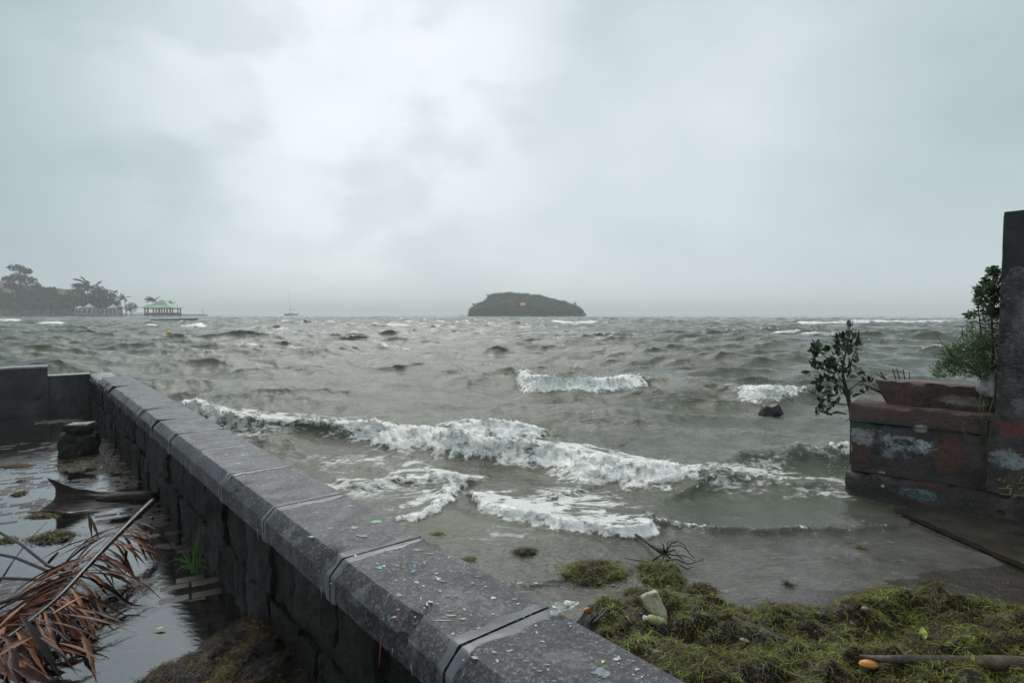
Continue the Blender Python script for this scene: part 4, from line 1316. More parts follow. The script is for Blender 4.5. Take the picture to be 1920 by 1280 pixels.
def palm_tree(kind, label, group):
    """unit palm, 1 m tall; fronds stream downwind"""
    root = thing('palm_tree', (0, 0, 0), label, 'palm tree', group)
    rs = random.Random(100 + kind)
    mb = MB()
    mb.tube([(0.05, 0, -0.02), (0.03, 0, 0.25), (0.0, 0, 0.5), (-0.015, 0, 0.77)], [0.020, 0.016, 0.013, 0.011], 6)
    mb.build('trunk', M_BARK_FAR, root)
    top = Vector((-0.015, 0, 0.77))
    V, F = [], []
    nf = 17
    for i in range(nf):
        a = 2 * math.pi * i / nf + rs.uniform(-.2, .2)
        el = rs.uniform(-0.2, 1.25)
        d = Vector((math.cos(a) * math.cos(el), math.sin(a) * math.cos(el), math.sin(el)))
        d = (d + WINDV * 0.75).normalized()
        L = rs.uniform(0.26, 0.38)
        pts, p = [], top.copy()
        for s in range(9):
            pts.append(p.copy())
            p = p + d * (L / 8)
            d = (d + Vector((-0.09, 0.0, -0.15))).normalized()
        for s in range(1, 9):
            t = (pts[s] - pts[s - 1]).normalized()
            sd = t.cross(Vector((0, 0, 1)))
            sd = sd.normalized() if sd.length > 1e-4 else Vector((0, 1, 0))
            ln = 0.085 * math.sin(math.pi * (0.12 + 0.8 * s / 9))
            for sg in (-1, 1):
                tip = pts[s] + sd * sg * ln * 0.8 + t * ln * 0.6 + Vector((-0.02, 0, -ln * 0.45))
                k = len(V)
                V.extend([tuple(pts[s - 1]), tuple(pts[s]), tuple(tip), tuple(tip * 0.6 + pts[s - 1] * 0.4 - Vector((0, 0, 0.006)))])
                F.append((k, k + 1, k + 2, k + 3))
            k = len(V)
            w2 = Vector((0, 0, 0.006))
            V.extend([tuple(pts[s - 1] + w2), tuple(pts[s] + w2), tuple(pts[s] - w2), tuple(pts[s - 1] - w2)])
            F.append((k, k + 1, k + 2, k + 3))
    np_obj('crown', V, F, M_PALM_FAR, root)
    return root


SHORE_Z = 0.35
LAB_BROAD = 'dark broadleaf tree in the far left grove, %s crown counted from the left'
LAB_PALM = 'windswept coconut palm above the white huts, %s from the left'
LAB_FRONT = 'low palm in front of the far left grove, %s from the left'
protos = {}
ORD = ['first', 'second', 'third', 'fourth', 'fifth', 'sixth', 'seventh', 'eighth', 'ninth', 'tenth', 'eleventh', 'twelfth', 'thirteenth', 'fourteenth', 'fifteenth', 'sixteenth', 'seventeenth', 'eighteenth', 'nineteenth', 'twentieth']


def ranked(rows):
    xs = sorted(r[1] for r in rows)
    return [(r, ORD[xs.index(r[1])]) for r in rows]




def plant(kind, px, top, Y, width_px, label, cat_group, base=SHORE_Z):
    palm = kind.startswith('p')
    if kind not in protos:
        k = int(kind[1:])
        protos[kind] = (palm_tree if palm else broad_tree)(k, label, cat_group)
        o = protos[kind]
    else:
        o = copy_tree(protos[kind])
        tag(o, label)
        if cat_group:
            o['group'] = cat_group
        elif 'group' in o:
            del o['group']
    p = far(px, top, Y)
    h = p.z - base
    wdt = width_px / F_PX * Y
    o.location = (p.x, Y, base)
    if palm:
        k = h / 1.02
        o.scale = (max(wdt / 0.62, k * 0.6), max(wdt / 0.62, k * 0.6), k)
    else:
        o.scale = (wdt / 1.05, wdt / 1.05, h / 0.97)
    o.rotation_euler = (0, 0, rs_f.uniform(-0.25, 0.25))
    return o


plant('b3', 38, 498, 330, 70, 'tallest tree of the far left shore, with layered wind-torn crown above the grove', None)
GB, GP, GF = 'broadleaf trees of the far left grove', 'palms above the huts on the far left shore', 'front palms of the far left grove'
for (kind, px, top, Y, wd_), od in ranked((('b1', 76, 528, 342, 40), ('b2', 92, 536, 336, 42), ('b1', 108, 545, 345, 42), ('b2', 122, 550, 340, 38), ('b2', 60, 540, 350, 54), ('b1', 20, 548, 338, 60), ('b4', -10, 540, 330, 60),
                              ('b4', 40, 556, 326, 50), ('b2', 8, 558, 322, 44), ('b4', 95, 556, 322, 46), ('b1', 132, 556, 326, 36), ('b4', 150, 548, 335, 40), ('b2', 200, 546, 332, 44), ('b4', 182, 548, 338, 46), ('b1', 214, 556, 330, 30), ('b4', 66, 560, 318, 40), ('b2', 112, 562, 318, 40), ('b1', 168, 552, 330, 44), ('b2', 192, 560, 326, 40))):
    plant(kind, px, top, Y, wd_, LAB_BROAD % od, GB)
for (kind, px, top, Y, wd_), od in ranked((('p1', 148, 531, 326, 42), ('p2', 164, 518, 328, 48), ('p3', 176, 524, 324, 44), ('p1', 190, 532, 322, 46), ('p2', 200, 536, 328, 40), ('p3', 210, 542, 320, 36), ('p1', 156, 540, 318, 36))):
    plant(kind, px, top, Y, wd_, LAB_PALM % od, GP)
for (kind, px, top, Y, wd_), od in ranked((('p2', 6, 566, 312, 22), ('p1', 22, 563, 314, 24), ('p3', 40, 566, 312, 24), ('p2', 56, 562, 312, 22), ('p1', 73, 560, 310, 26), ('p3', 88, 565, 312, 22), ('p2', 102, 563, 312, 24), ('p1', 118, 566, 311, 22), ('p3', 132, 562, 312, 24))):
    plant(kind, px, top, Y, wd_, LAB_FRONT % od, GF)
plant('p4', 234, 549, 312, 26, 'lone palm right of the huts on the far left shore, fronds swept sideways', None)
plant('b5', 245, 567, 314, 26, 'small low rounded tree at the right end of the far left shore', None)
plant('p5', 290, 553, 306, 28, 'taller windswept palm beside the left half of the green pavilion roof', None)
plant('p4', 323, 562, 310, 18, 'shorter windswept palm behind the right half of the green pavilion roof', None)

# land
M_SHORE = simple('shore_ground', (0.05, 0.048, 0.035), (0.10, 0.095, 0.07), 0.2, 0.9, 0)
M_HILL = simple('wooded_hill', (0.018, 0.028, 0.013), (0.045, 0.058, 0.025), 0.08, 0.9, 0.8, 0.5, dist=1.5)


def land_strip(u, v):
    px = -420 + 690 * u
    Y = 306 + 160 * v
    p = far(px, 590, Y)
    e = min(1, min(u, 1 - u) * 14, v * 8)
    return Vector((p.x, Y + 3 * mnoise.noise((u * 9, v * 4, 1)), -1.2 + (SHORE_Z + 1.25) * e + 0.2 * mnoise.noise((u * 30, v * 9, 2))))


mb = MB()
mb.grid(land_strip, 60, 8)
tag(mb.build('shore', M_SHORE), kind='structure')
mb = MB()


def hill(u, v):
    px = -420 + 620 * u
    Y = 366 + 90 * v
    top = float(np.interp(px, [-420, -100, 0, 20, 60, 127, 160, 200], [500, 512, 526, 532, 536, 543, 560, 590]))
    a = far(px, top, 411).z
    e = math.sin(math.pi * v) ** 0.7
    return Vector((far(px, 590, Y).x, Y, -1 + (a + 1) * e + 1.0 * e * mnoise.noise((u * 90, v * 18, 3)) + 0.8 * e * mnoise.noise((u * 190, v * 40, 3))))


mb.grid(hill, 150, 24)
tag(mb.build('hill', M_HILL), kind='structure')

# huts and tents
M_WHITE = simple('white_paint_far', (0.30, 0.32, 0.32), (0.60, 0.61, 0.60), 0.8, 0.7, 0)
M_REDROOF = simple('dull_red_roof', (0.10, 0.04, 0.035), (0.16, 0.07, 0.06), 1.0, 0.7, 0)
M_DARKWIN = simple('dark_opening', (0.02, 0.02, 0.02), (0.04, 0.04, 0.045), 1.0, 0.5, 0)


def hut(px0, px1, wall_top, gable_px, gable_top, Y, label):
    a, b_ = far(px0, wall_top, Y), far(px1, wall_top, Y)
    zt = a.z
    t = thing('beach_hut', ((a.x + b_.x) / 2, Y, SHORE_Z), label, 'hut')
    mb = MB()
    mb.box(((a.x + b_.x) / 2, Y + 2.5, (zt + SHORE_Z - 0.3) / 2), (b_.x - a.x, 5, zt - SHORE_Z + 0.3))
    mb.build('wall', M_WHITE, t, False)
    mb = MB()
    mb.box(((a.x + b_.x) / 2, Y + 2.4, zt + 0.16), (b_.x - a.x + 0.9, 6.0, 0.3))
    mb.build('roof', M_REDROOF, t, False)
    if gable_px:
        g0, g1, gt = far(gable_px[0], wall_top, Y), far(gable_px[1], wall_top, Y), far(gable_px[0], gable_top, Y).z
        m_ = (g0.x + g1.x) / 2
        mb = MB()
        z0 = zt + 0.312
        mb.add([(g0.x, Y - .7, z0), (g1.x, Y - .7, z0), (m_, Y + 2, gt), (g0.x, Y + 4.6, z0), (g1.x, Y + 4.6, z0)], [(0, 1, 2), (1, 4, 2), (4, 3, 2), (3, 0, 2), (0, 3, 4, 1)])
        mb.build('tent_roof', M_WHITE, t, False)
    n = max(2, int((px1 - px0) / 7))
    for i in range(n):
        x = a.x + (b_.x - a.x) * (i + 0.5) / n
        mb = MB()
        mb.box((x, Y - 0.02, (zt + SHORE_Z) / 2 + 0.2), ((b_.x - a.x) / n * 0.5, 0.12, (zt - SHORE_Z) * 0.5))
        mb.build('window', M_DARKWIN, t, False)
    return t


hut(141, 152, 579, (141, 150), 573, 309, 'white hut with a low red-edged roof at the left end of the hut row')
hut(154, 172, 577.5, (157.5, 167), 568.5, 308.5, 'white hut topped by a tall pointed white tent roof, left of the row centre')
hut(173, 187, 578, None, 0, 308, 'plain white hut with flat roof between the two pointed tents')
hut(189, 218, 578.5, (202, 213), 570, 307.5, 'longest white hut, with red eaves and a pointed white tent roof, right of the row')

# lamp posts
M_POST = simple('grey_post', (0.07, 0.075, 0.08), (0.12, 0.125, 0.13), 2, 0.5, 0)


def lamp_post(px, top, Y, label, cap=True):
    p = far(px, top, Y)
    t = thing('lamp_post', (p.x, Y, SHORE_Z), label, 'lamp post')
    mb = MB()
    mb.tube([(p.x, Y, SL - 0.6), (p.x, Y, p.z)], [0.13, 0.08], 6)
    mb.build('pole', M_POST, t)
    if cap:
        mb = MB()
        mb.box((p.x, Y, p.z + 0.12), (0.9, 0.4, 0.2))
        mb.build('lamp_head', M_POST, t, False)
    return t


lamp_post(13, 575, 300, 'pale lamp post standing at the waterline near the left edge of the frame')
lamp_post(226, 549.5, 304, 'tall dark bare post beside the lone palm right of the huts', False)
lamp_post(278, 572.5, 297, 'short lamp post on the jetty just left of the green pavilion')
lamp_post(380, 573, 305, 'thin faint pole standing on the right end of the low jetty', False)

# jetty
M_DECK = simple('jetty_deck', (0.06, 0.058, 0.052), (0.11, 0.105, 0.095), 1.0, 0.8, 0)
j0, jm, j1 = far(130, 590, 300), far(328, 590, 300), far(388, 590, 306)
jet = thing('jetty', (jm.x, 300, 0), 'long low jetty on piles running right from the huts past the green pavilion', 'jetty')
mb = MB()
mb.box(((j0.x + jm.x) / 2, 300, 0.42), (jm.x - j0.x, 3.0, 0.35))
mb.build('deck', M_DECK, jet, False)
mb = MB()
mb.box(((jm.x + j1.x) / 2, 305, 0.42), (j1.x - jm.x, 2.4, 0.5))
mb.build('breakwater_arm', M_DECK, jet, False)
n = 44
pile_me, rail_me = None, None
for i in range(n + 1):
    x = j0.x + (jm.x - j0.x) * i / n
    if i % 2 == 0:
        mb = MB()
        mb.tube([(x, 298.8, -1.2), (x, 298.8, 0.25)], 0.14, 5)
        mb.build('pile', M_DECK, jet)
    mb = MB()
    mb.box((x, 298.7, 1.02), (0.12, 0.12, 0.86))
    mb.build('rail_post', M_DECK, jet, False)
for z in (0.95, 1.42):
    mb = MB()
    mb.box(((j0.x + jm.x) / 2, 298.62, z), (jm.x - j0.x, 0.08, 0.1))
    mb.build('rail', M_DECK, jet, False)

# pavilion
M_GREEN = simple('green_roof_sheet', (0.15, 0.29, 0.16), (0.20, 0.36, 0.21), 0.8, 0.5, 0)
M_PAVW = simple('pavilion_timber', (0.045, 0.038, 0.034), (0.09, 0.075, 0.065), 1.0, 0.7, 0)
PY = 297.0
pl_, pr_ = far(280.5, 577, PY), far(330, 577, PY)
pcx, hw = (pl_.x + pr_.x) / 2, (pr_.x - pl_.x) / 2
ze, za, zm = pl_.z, far(304, 562.5, PY).z, far(304, 572.2, PY).z
pav = thing('pavilion', (pcx, PY, 0), 'open-sided pavilion with a green hipped roof standing over the water on the far left', 'pavilion')
mb = MB()
K = 8
rings = [(hw + 1.1, ze - 0.05), (hw * 0.62, zm + 0.15), (hw * 0.34, zm + (za - zm) * 0.52), (0.25, za)]
sq = lambda r, z: [(pcx - r, PY - r * .8, z), (pcx + r, PY - r * .8, z), (pcx + r, PY + r * .8, z), (pcx - r, PY + r * .8, z)]
vs = sum([sq(r, z) for r, z in rings], [])
fs = []
for l in range(3):
    for i in range(4):
        j = (i + 1) % 4
        fs.append((l * 4 + i, l * 4 + j, l * 4 + 4 + j, l * 4 + 4 + i))
fs += [(12, 13, 14, 15), (3, 2, 1, 0)]
mb.add(vs, fs)
mb.build('roof', M_GREEN, pav, False)
for i in range(4):
    mb = MB()
    mb.tube([vs[l * 4 + i] for l in range(4)], 0.16, 5)
    mb.build('ridge_trim', M_WHITE, pav)
for fx in (-0.93, -0.72, -0.30, -0.10, 0.18, 0.34, 0.74, 0.95):
    for fy in (-0.7, 0.7):
        mb = MB()
        mb.box((pcx + hw * fx, PY + hw * fy, (ze - 1.2) / 2), (0.42, 0.42, ze + 1.2))
        mb.build('post', M_PAVW, pav, False)
mb = MB()
mb.box((pcx, PY, 0.45), (hw * 2, hw * 1.5, 0.4))
mb.build('floor', M_PAVW, pav, False)
for fy in (-0.72, 0.72):
    mb = MB()
    mb.box((pcx, PY + hw * fy, ze - 0.35), (hw * 2, 0.2, 0.5))
    mb.build('eaves_beam', M_PAVW, pav, False)
for fy in (-0.735, 0.735):
    mb = MB()
    mb.box((pcx, PY + hw * fy, 1.15), (hw * 1.9, 0.1, 0.9))
    mb.build('parapet', M_PAVW, pav, False)

# moored raft and buoys
M_RAFT = simple('raft_grey', (0.030, 0.038, 0.042), (0.06, 0.07, 0.075), 1.2, 0.6, 0)
ra, rb = far(291.5, 598.9, 150), far(363.5, 597.8, 150)
raft = thing('floating_raft', ((ra.x + rb.x) / 2, 150, SL), 'long flat dark grey floating platform on the water in front of the pavilion', 'raft')
mb = MB()
M_ = Matrix.Rotation(-math.atan2(rb.z - ra.z, rb.x - ra.x) * 1.0, 3, 'Y')
mb.box(((ra.x + rb.x) / 2, 150, (ra.z + rb.z) / 2 - 0.02), ((rb - ra).length, 4.2, 0.22), M_)
mb.build('deck', M_RAFT, raft, False)
mb = MB()
mb.box(((ra.x + rb.x) / 2, 150, (ra.z + rb.z) / 2 - 0.38), ((rb - ra).length * 0.97, 3.8, 0.5), M_)
mb.build('float', M_RAFT, raft, False)


def buoy(px, py, Y, r, mat, label, sq_=0.8):
    p = far(px, py, Y)
    t = thing('buoy', p, label, 'buoy')
    mb = MB()
    mb.rock(p, (2 * r, 2 * r, 2 * r * sq_), None, int(px), 4, 0.01, 1.0)
    mb.build('float', mat, t)
    mb = MB()
    mb.tube([p + Vector((0, 0, r * .7)), p + Vector((0, 0, r * 1.05)), p + Vector((r * .2, 0, r * 1.15))], r * 0.16, 6)
    mb.build('mooring_ring', M_RUST, t)
    return t


buoy(317, 624, at(317, 628, SL).y, 0.21, simple('yellow_buoy_paint', (0.62, 0.36, 0.05), (0.72, 0.46, 0.10), 3, 0.4, 0), 'small yellow-orange mooring buoy afloat on the left below the raft')
buoy(1338.5, 665.5, at(1338, 671, SL).y, 0.125, simple('dark_buoy', (0.02, 0.012, 0.010), (0.05, 0.03, 0.025), 6, 0.35, 0), 'small dark round buoy bobbing right of centre beyond the breakers', 0.9)

# moored sailing boat, sails down
sb = far(546, 590, 420)
boat = thing('sailing_boat', (sb.x, 420, SL), 'faint pale moored sailing boat with a tall bare mast near the horizon', 'sailing boat')
mb = MB()


def hull(u, v):
    x = (u - 0.5) * 10.0
    wdt = 1.6 * (1 - abs(2 * u - 1) ** 2.6) + 0.02
    a = (v - 0.5) * math.pi
    return Vector((sb.x + x * 0.9, 420 + math.sin(a) * wdt + x * 0.3, SL + 1.25 - 1.7 * math.cos(a) + 0.25 * (2 * u - 1) ** 2))


mb.grid(hull, 16, 8)
mb.add([tuple(hull(i / 16, k)) for i in range(17) for k in (0, 1)], [(2 * i, 2 * i + 1, 2 * i + 3, 2 * i + 2) for i in range(16)])
mb.build('hull', M_WHITE, boat)
mb = MB()
mb.box((sb.x - 0.4, 420, SL + 1.65), (3.2, 1.5, 0.6))
mb.build('cabin', M_WHITE, boat, False, 0.1)
mt, mbm = far(542, 538, 420), far(544.5, 583.5, 420)
mb = MB()
mb.tube([mbm, mt], [0.09, 0.06], 6)
mb.build('mast', M_POST, boat)
mb = MB()
mb.tube([mbm + Vector((0, 0, 1.2)), mbm + Vector((3.6, 0, 1.3))], 0.11, 6)
mb.build('boom', M_POST, boat)

# island
IY = 430.0
SKY = [(166, 405), (175, 350), (190, 330), (230, 300), (250, 270), (300, 262), (360, 245), (395, 215), (420, 172), (450, 150), (490, 135), (560, 130), (650, 120), (700, 116), (735, 122), (780, 134), (840, 128), (950, 135), (1020, 150), (1120, 152), (1190, 178), (1250, 196), (1330, 215), (1400, 238), (1440, 232), (1500, 252), (1560, 275), (1620, 292), (1650, 330), (1690, 372), (1700, 405)]
ix = [far(860 + a / 7.385, 586, IY).x for a, b_ in SKY]
iz = [far(900, 530 + b_ / 7.385, IY).z for a, b_ in SKY]
X0, X1 = ix[0], ix[-1]
M_UNDERGROWTH = simple('island_undergrowth', (0.012, 0.020, 0.008), (0.030, 0.040, 0.015), 0.3, 0.9, 0.6, dist=0.6)  # dark green ground colour beneath the island's leaves


def isl_h(x, dy):
    if x <= X0 or x >= X1:
        return -0.6
    k = max(0.0, 1 - (dy / 26.0) ** 2) ** 0.45
    return SL - 0.3 + (float(np.interp(x, ix, iz)) - SL) * k


mb = MB()
mb.grid(lambda u, v: Vector((X0 + (X1 - X0) * u, IY - 26 + 52 * v, isl_h(X0 + (X1 - X0) * min(max(u, 0.002), 0.998), -26 + 52 * v) - 2.0)), 80, 24)
tag(mb.build('island', M_UNDERGROWTH), kind='structure')
V, F = [], []
rs_i = random.Random(5)
for _ in range(620):
    x = rs_i.uniform(X0 + 0.8, X1 - 0.8)
    dy_ = rs_i.uniform(-25.5, 12)
    h = isl_h(x, dy_)
    r = rs_i.uniform(1.3, 2.7) * (0.6 if h < 4 else 1)
    if h < 0.6:
        continue
    leaf_cards(V, F, (x, IY + dy_, h - r * 0.75), (r * 1.15, r * 1.15, r * 0.8), 40, 0.42, (0, 0, 0), rs_i, 0.6)
# leaf walls down to the water's edge
for _ in range(5200):
    x = rs_i.uniform(X0 + 0.2, X1 - 0.2)
    dy_ = -26.2 + rs_i.random() ** 2 * 3
    top = isl_h(x, -20)
    z = SL + 0.1 + rs_i.random() * max(0.5, top * 0.75)
    leaf_cards(V, F, (x, IY + dy_, z), (.6, .6, .4), 1, 0.45, (0, 0, 0), rs_i, 0.5)
# shrubs leaning off the right-hand tip
wood = np_obj('island_wood', V, F, M_ISLE_LEAF)
tag(wood, 'dense dark green wood covering the whole small island on the horizon', kind='stuff')


def snag(px, py, sc, label, n=70):
    p = far(px, py, IY - 6)
    base = Vector((p.x + (0.8 if px > 1000 else 0.6), p.y, max(p.z - sc * 2.2, SL - 0.3)))
    t = thing('island_tree', base, label, 'tree')
    mb = MB()
    mb.tube([base, base.lerp(p, 0.5) + Vector((0.1, 0, 0)), p], [0.22, 0.14, 0.05], 5)
    for k in range(4):
        mb.tube([base.lerp(p, 0.5), p + Vector((rs_i.uniform(-1, 1) * sc * .5, 0, rs_i.uniform(-.3, .5) * sc))], [0.09, 0.03], 4)
    mb.build('trunk', M_BARK_FAR, t)
    V, F = [], []
    for k in range(4):
        leaf_cards(V, F, p - t.location + Vector((rs_i.uniform(-.6, .6) * sc, rs_i.uniform(-.5, .5) * sc, rs_i.uniform(-.5, .4) * sc)), (sc * .5, sc * .5, sc * .35), n // 4, 0.28, (-.4, 0, 0), rs_i)
    np_obj('crown', V, F, M_ISLE_LEAF, t)


snag(915.5, 553.5, 1.5, 'tree standing proud of the wood on the upper left shoulder of the island')
snag(887.5, 570, 0.9, 'thin bare-topped tree leaning out at the left tip of the island')
snag(1078, 567, 1.2, 'sparse tree sticking up near the right tip of the island')
snag(1086, 580, 1.0, 'lowest small tree leaning over the water at the right tip of the island')
# red roofed house among the trees
hp = far(980, 570, IY - 28.2)
house = thing('island_house', (hp.x, hp.y, SL), 'small house with a salmon red roof among the trees of the island', 'house')
mb = MB()
hx, hy, hz = hp
mb.add([(hx - 1.6, hy - .6, hz - .9), (hx + 1.7, hy - .6, hz - .9), (hx + 1.7, hy + 2, hz + 0.9), (hx - 1.5, hy + 2, hz + 0.9), (hx + 1.7, hy + 9.5, hz - .9), (hx - 1.6, hy + 9.5, hz - .9)], [(0, 1, 2, 3), (3, 2, 4, 5), (0, 3, 5), (1, 4, 2), (0, 5, 4, 1)])
mb.build('roof', simple('salmon_roof', (0.55, 0.15, 0.09), (0.66, 0.22, 0.14), 1, 0.7, 0), house, False)
mb = MB()
mb.box((hx, hy + 7.5, (hz - .95 + SL) / 2), (2.8, 3.0, hz - 0.95 - SL))
mb.build('wall', M_WHITE, house, False)
# the low reef spit left of the island
mb = MB()
s0, s1 = far(858, 587, IY - 4), far(884, 587, IY - 4)
lattice(mb, 14, 3, 2, lambda u, v, w_: Vector((s0.x + (s1.x - s0.x) * u, IY - 6 + 4 * v, SL - 0.8 + (1.15 + 0.25 * mnoise.noise((u * 9, v * 2, 1))) * w_ * min(1, u * 6 + .3))))
tag(mb.build('reef_spit', M_RAFT), kind='structure')

# ================================================================== NEAR THINGS
rs_e = random.Random(77)

# --- paint on the coping
M_COLS = {
    'white': simple('white_splash', (0.30, 0.31, 0.31), (0.52, 0.53, 0.52), 60, 0.4, 0), 'green': simple('green_splash', (0.12, 0.25, 0.09), (0.26, 0.45, 0.19), 60, 0.4, 0),
    'teal': simple('teal_splash', (0.03, 0.22, 0.18), (0.09, 0.36, 0.30), 60, 0.4, 0), 'blue': simple('blue_splash', (0.04, 0.11, 0.20), (0.08, 0.19, 0.33), 60, 0.4, 0),
    'pink': simple('pink_splash', (0.36, 0.05, 0.08), (0.52, 0.12, 0.15), 60, 0.4, 0), 'tan': simple('tan_splash', (0.22, 0.19, 0.14), (0.38, 0.33, 0.25), 60, 0.4, 0),
    'pale': simple('pale_splash', (0.10, 0.13, 0.14), (0.19, 0.25, 0.25), 30, 0.4, 0), 'yellow': simple('yellow_splash', (0.5, 0.45, 0.08), (0.62, 0.55, 0.14), 60, 0.4, 0)}


def splat(mb, px, py, sx, sy, seed, zoff=0.0030):
    """irregular dab lying on the coping: sx, sy half-sizes in photo pixels"""
    c = at(px, py, TOPZ + zoff)
    ex = at(px + 1, py, TOPZ + zoff) - c
    ey = at(px, py + 1, TOPZ + zoff) - c
    n = 14
    b0 = len(mb.v)
    mb.v.append(tuple(c))
    for i in range(n):
        a = 2 * math.pi * i / n
        r = 0.75 + 0.55 * mnoise.noise((math.cos(a) * 1.3 + seed, math.sin(a) * 1.3, seed * 1.7)) + 0.35 * mnoise.noise((math.cos(a) * 4 + seed, math.sin(a) * 4, seed))
        p = c + ex * sx * math.cos(a) * r + ey * sy * math.sin(a) * r
        mb.v.append((p.x, p.y, p.z - 0.0011))
    for i in range(n):
        mb.f.append((b0, b0 + 1 + (i + 1) % n, b0 + 1 + i))


Z4 = lambda x, y: (380 + x / 3.2, 880 + y / 3.2)
Z5 = lambda x, y: (840 + x / 3.4286, 980 + y / 3.4286)
SPL0 = [(Z4(885, 215), 7, 2.5, 'green'), (Z4(915, 345), 12, 5, 'green'), (Z4(1040, 310), 13, 4.5, 'green'), (Z4(765, 348), 5, 2.5, 'green'), (Z4(655, 400), 9, 2.5, 'green'), (Z4(1240, 400), 4, 2, 'green'), (Z4(1130, 490), 4, 2, 'green'),
       (Z4(960, 395), 16, 4, 'pale'), (Z4(918, 515), 4, 4.5, 'white'), (Z4(840, 505), 5, 2, 'white'), (Z4(1062, 582), 11, 4.5, 'teal'), (Z4(1090, 575), 4, 3, 'white'), (Z4(1262, 605), 7, 5, 'blue'), (Z4(1272, 572), 3, 7, 'blue'), (Z4(1210, 656), 2.5, 2, 'yellow'),
       (Z4(1285, 672), 7, 3.5, 'green'), (Z4(1418, 652), 7, 4, 'white'), (Z4(1400, 640), 4, 2, 'green'), (Z4(1440, 665), 9, 3, 'blue'), (Z4(1330, 555), 4, 5, 'pale'), (Z4(1290, 478), 16, 1.8, 'tan'), (Z4(1360, 500), 12, 1.5, 'tan'), (Z4(1345, 800), 3, 7, 'white'), (Z4(1370, 790), 6, 3, 'white'), (Z4(1330, 825), 3, 2, 'white'), (Z4(1310, 770), 2, 4, 'white'),
       (Z4(1410, 800), 3, 3, 'pink'), (Z4(1525, 752), 4, 2.2, 'pink'), (Z4(1150, 880), 6, 3, 'pink'), (Z4(1175, 835), 3, 1.5, 'pink'), (Z4(1480, 845), 7, 3, 'pale'), (Z4(1275, 880), 3, 2, 'green'), (Z4(1435, 940), 3.5, 2.5, 'blue'), (Z4(1180, 745), 9, 5, 'pale'), (Z4(770, 680), 2.5, 1.5, 'pale'), (Z4(1160, 660), 3, 2, 'tan'),
       (Z4(1440, 900), 26, 1.6, 'tan'), (Z5(50, 463), 5, 2.2, 'pink'), (Z5(290, 478), 7, 3.5, 'white'), (Z5(155, 716), 6, 4, 'tan'), (Z5(80, 700), 4, 2.5, 'pale'), (Z5(290, 580), 4, 2.5, 'white'), (Z5(375, 605), 3, 3, 'white'), (Z5(485, 600), 2.5, 3, 'pale'), (Z5(565, 655), 4, 2.5, 'white'), (Z5(570, 700), 2.5, 3.5, 'white'),
       (Z5(782, 640), 7, 4, 'blue'), (Z5(20, 590), 14, 2, 'tan'), (Z5(100, 612), 8, 3, 'tan'), (Z5(105, 550), 5, 3, 'tan'), (Z5(395, 817), 8, 2.8, 'tan'), (Z5(500, 880), 9, 1.8, 'tan'), (Z5(590, 945), 9, 1.8, 'tan'), (Z5(680, 1010), 8, 1.8, 'tan'), (Z5(315, 880), 4, 3.5, 'white'), (Z5(955, 763), 3, 2, 'white'), (Z5(1080, 870), 11, 4, 'white'), (Z5(1100, 855), 3, 4, 'white'), (Z5(996, 886), 5, 4.5, 'yellow'),
       (Z5(1215, 936), 7, 3, 'white'), (Z5(1195, 970), 4, 2.5, 'white'), (Z5(1247, 984), 4, 3, 'white'), (Z5(980, 955), 26, 12, 'pale'), (Z5(100, 875), 4, 3, 'blue'), (Z5(175, 860), 12, 4, 'tan'), (Z5(640, 905), 9, 2, 'pale'), (Z5(645, 937), 3, 3, 'white'), (Z5(1120, 925), 4, 2, 'pale'), (Z5(235, 690), 5, 2, 'white'), (Z5(450, 515), 4, 2, 'white'), (Z5(345, 640), 3, 2, 'pale'), (Z5(160, 380), 5, 3, 'pale'), (Z5(240, 405), 4, 2, 'green'),
       ((545, 930), 3, 1.4, 'tan'), ((470, 835), 4, 1.2, 'pale'), ((455, 852), 6, 1.4, 'white'), ((424, 852), 5, 1.6, 'white'), ((300, 776), 3, 1.2, 'tan'), ((370, 802), 2, 1, 'white'), ((448, 868), 6, 1.4, 'white'), ((532, 912), 3, 1.2, 'tan'), ((560, 942), 2, 1.2, 'white'), ((594, 960), 3, 1.5, 'white')]
for i, ((px, py), sx, sy, colr) in enumerate(SPL0):
    mb = MB()
    splat(mb, px, py, sx * 0.85, sy * 0.8, i * 1.37 + 0.5)
    mb.build('paint_splash', M_COLS[colr], sea_wall)
for colr, n in (('white', 130), ('pale', 330), ('tan', 50), ('green', 16), ('blue', 9), ('pink', 7), ('teal', 8)):
    mb = MB()
    k = 0
    while k < n:
        t, p = rs_e.uniform(0.15, 4.6) if rs_e.random() < 0.85 else rs_e.uniform(4, 9), rs_e.uniform(0.965, 1.285)
        if rs_e.random() > 0.35 + 0.65 * (t < 2.6):
            continue
        c = wp(p, t, TOPZ + 0.0026)
        r = rs_e.uniform(0.0009, 0.0034) * (0.8 if rs_e.random() < .7 else 1.7)
        an, b0 = rs_e.uniform(0, 3), len(mb.v)
        for q in range(6):
            a = q * math.pi / 3
            rr_ = r * rs_e.uniform(0.6, 1.3)
            x_, y_ = math.cos(a) * rr_ * 1.6, math.sin(a) * rr_
            mb.v.append((c.x + x_ * math.cos(an) - y_ * math.sin(an), c.y + x_ * math.sin(an) + y_ * math.cos(an), c.z - 0.001))
        mb.f.append(tuple(range(b0, b0 + 6)))
        k += 1
    o = mb.build('paint_specks', M_COLS[colr], sea_wall)
    tag(o, kind='stuff')


def drip(pts, r, colr):
    mb = MB()
    mb.tube(pts, r, 5)
    mb.build('paint_drip', M_COLS[colr], sea_wall)


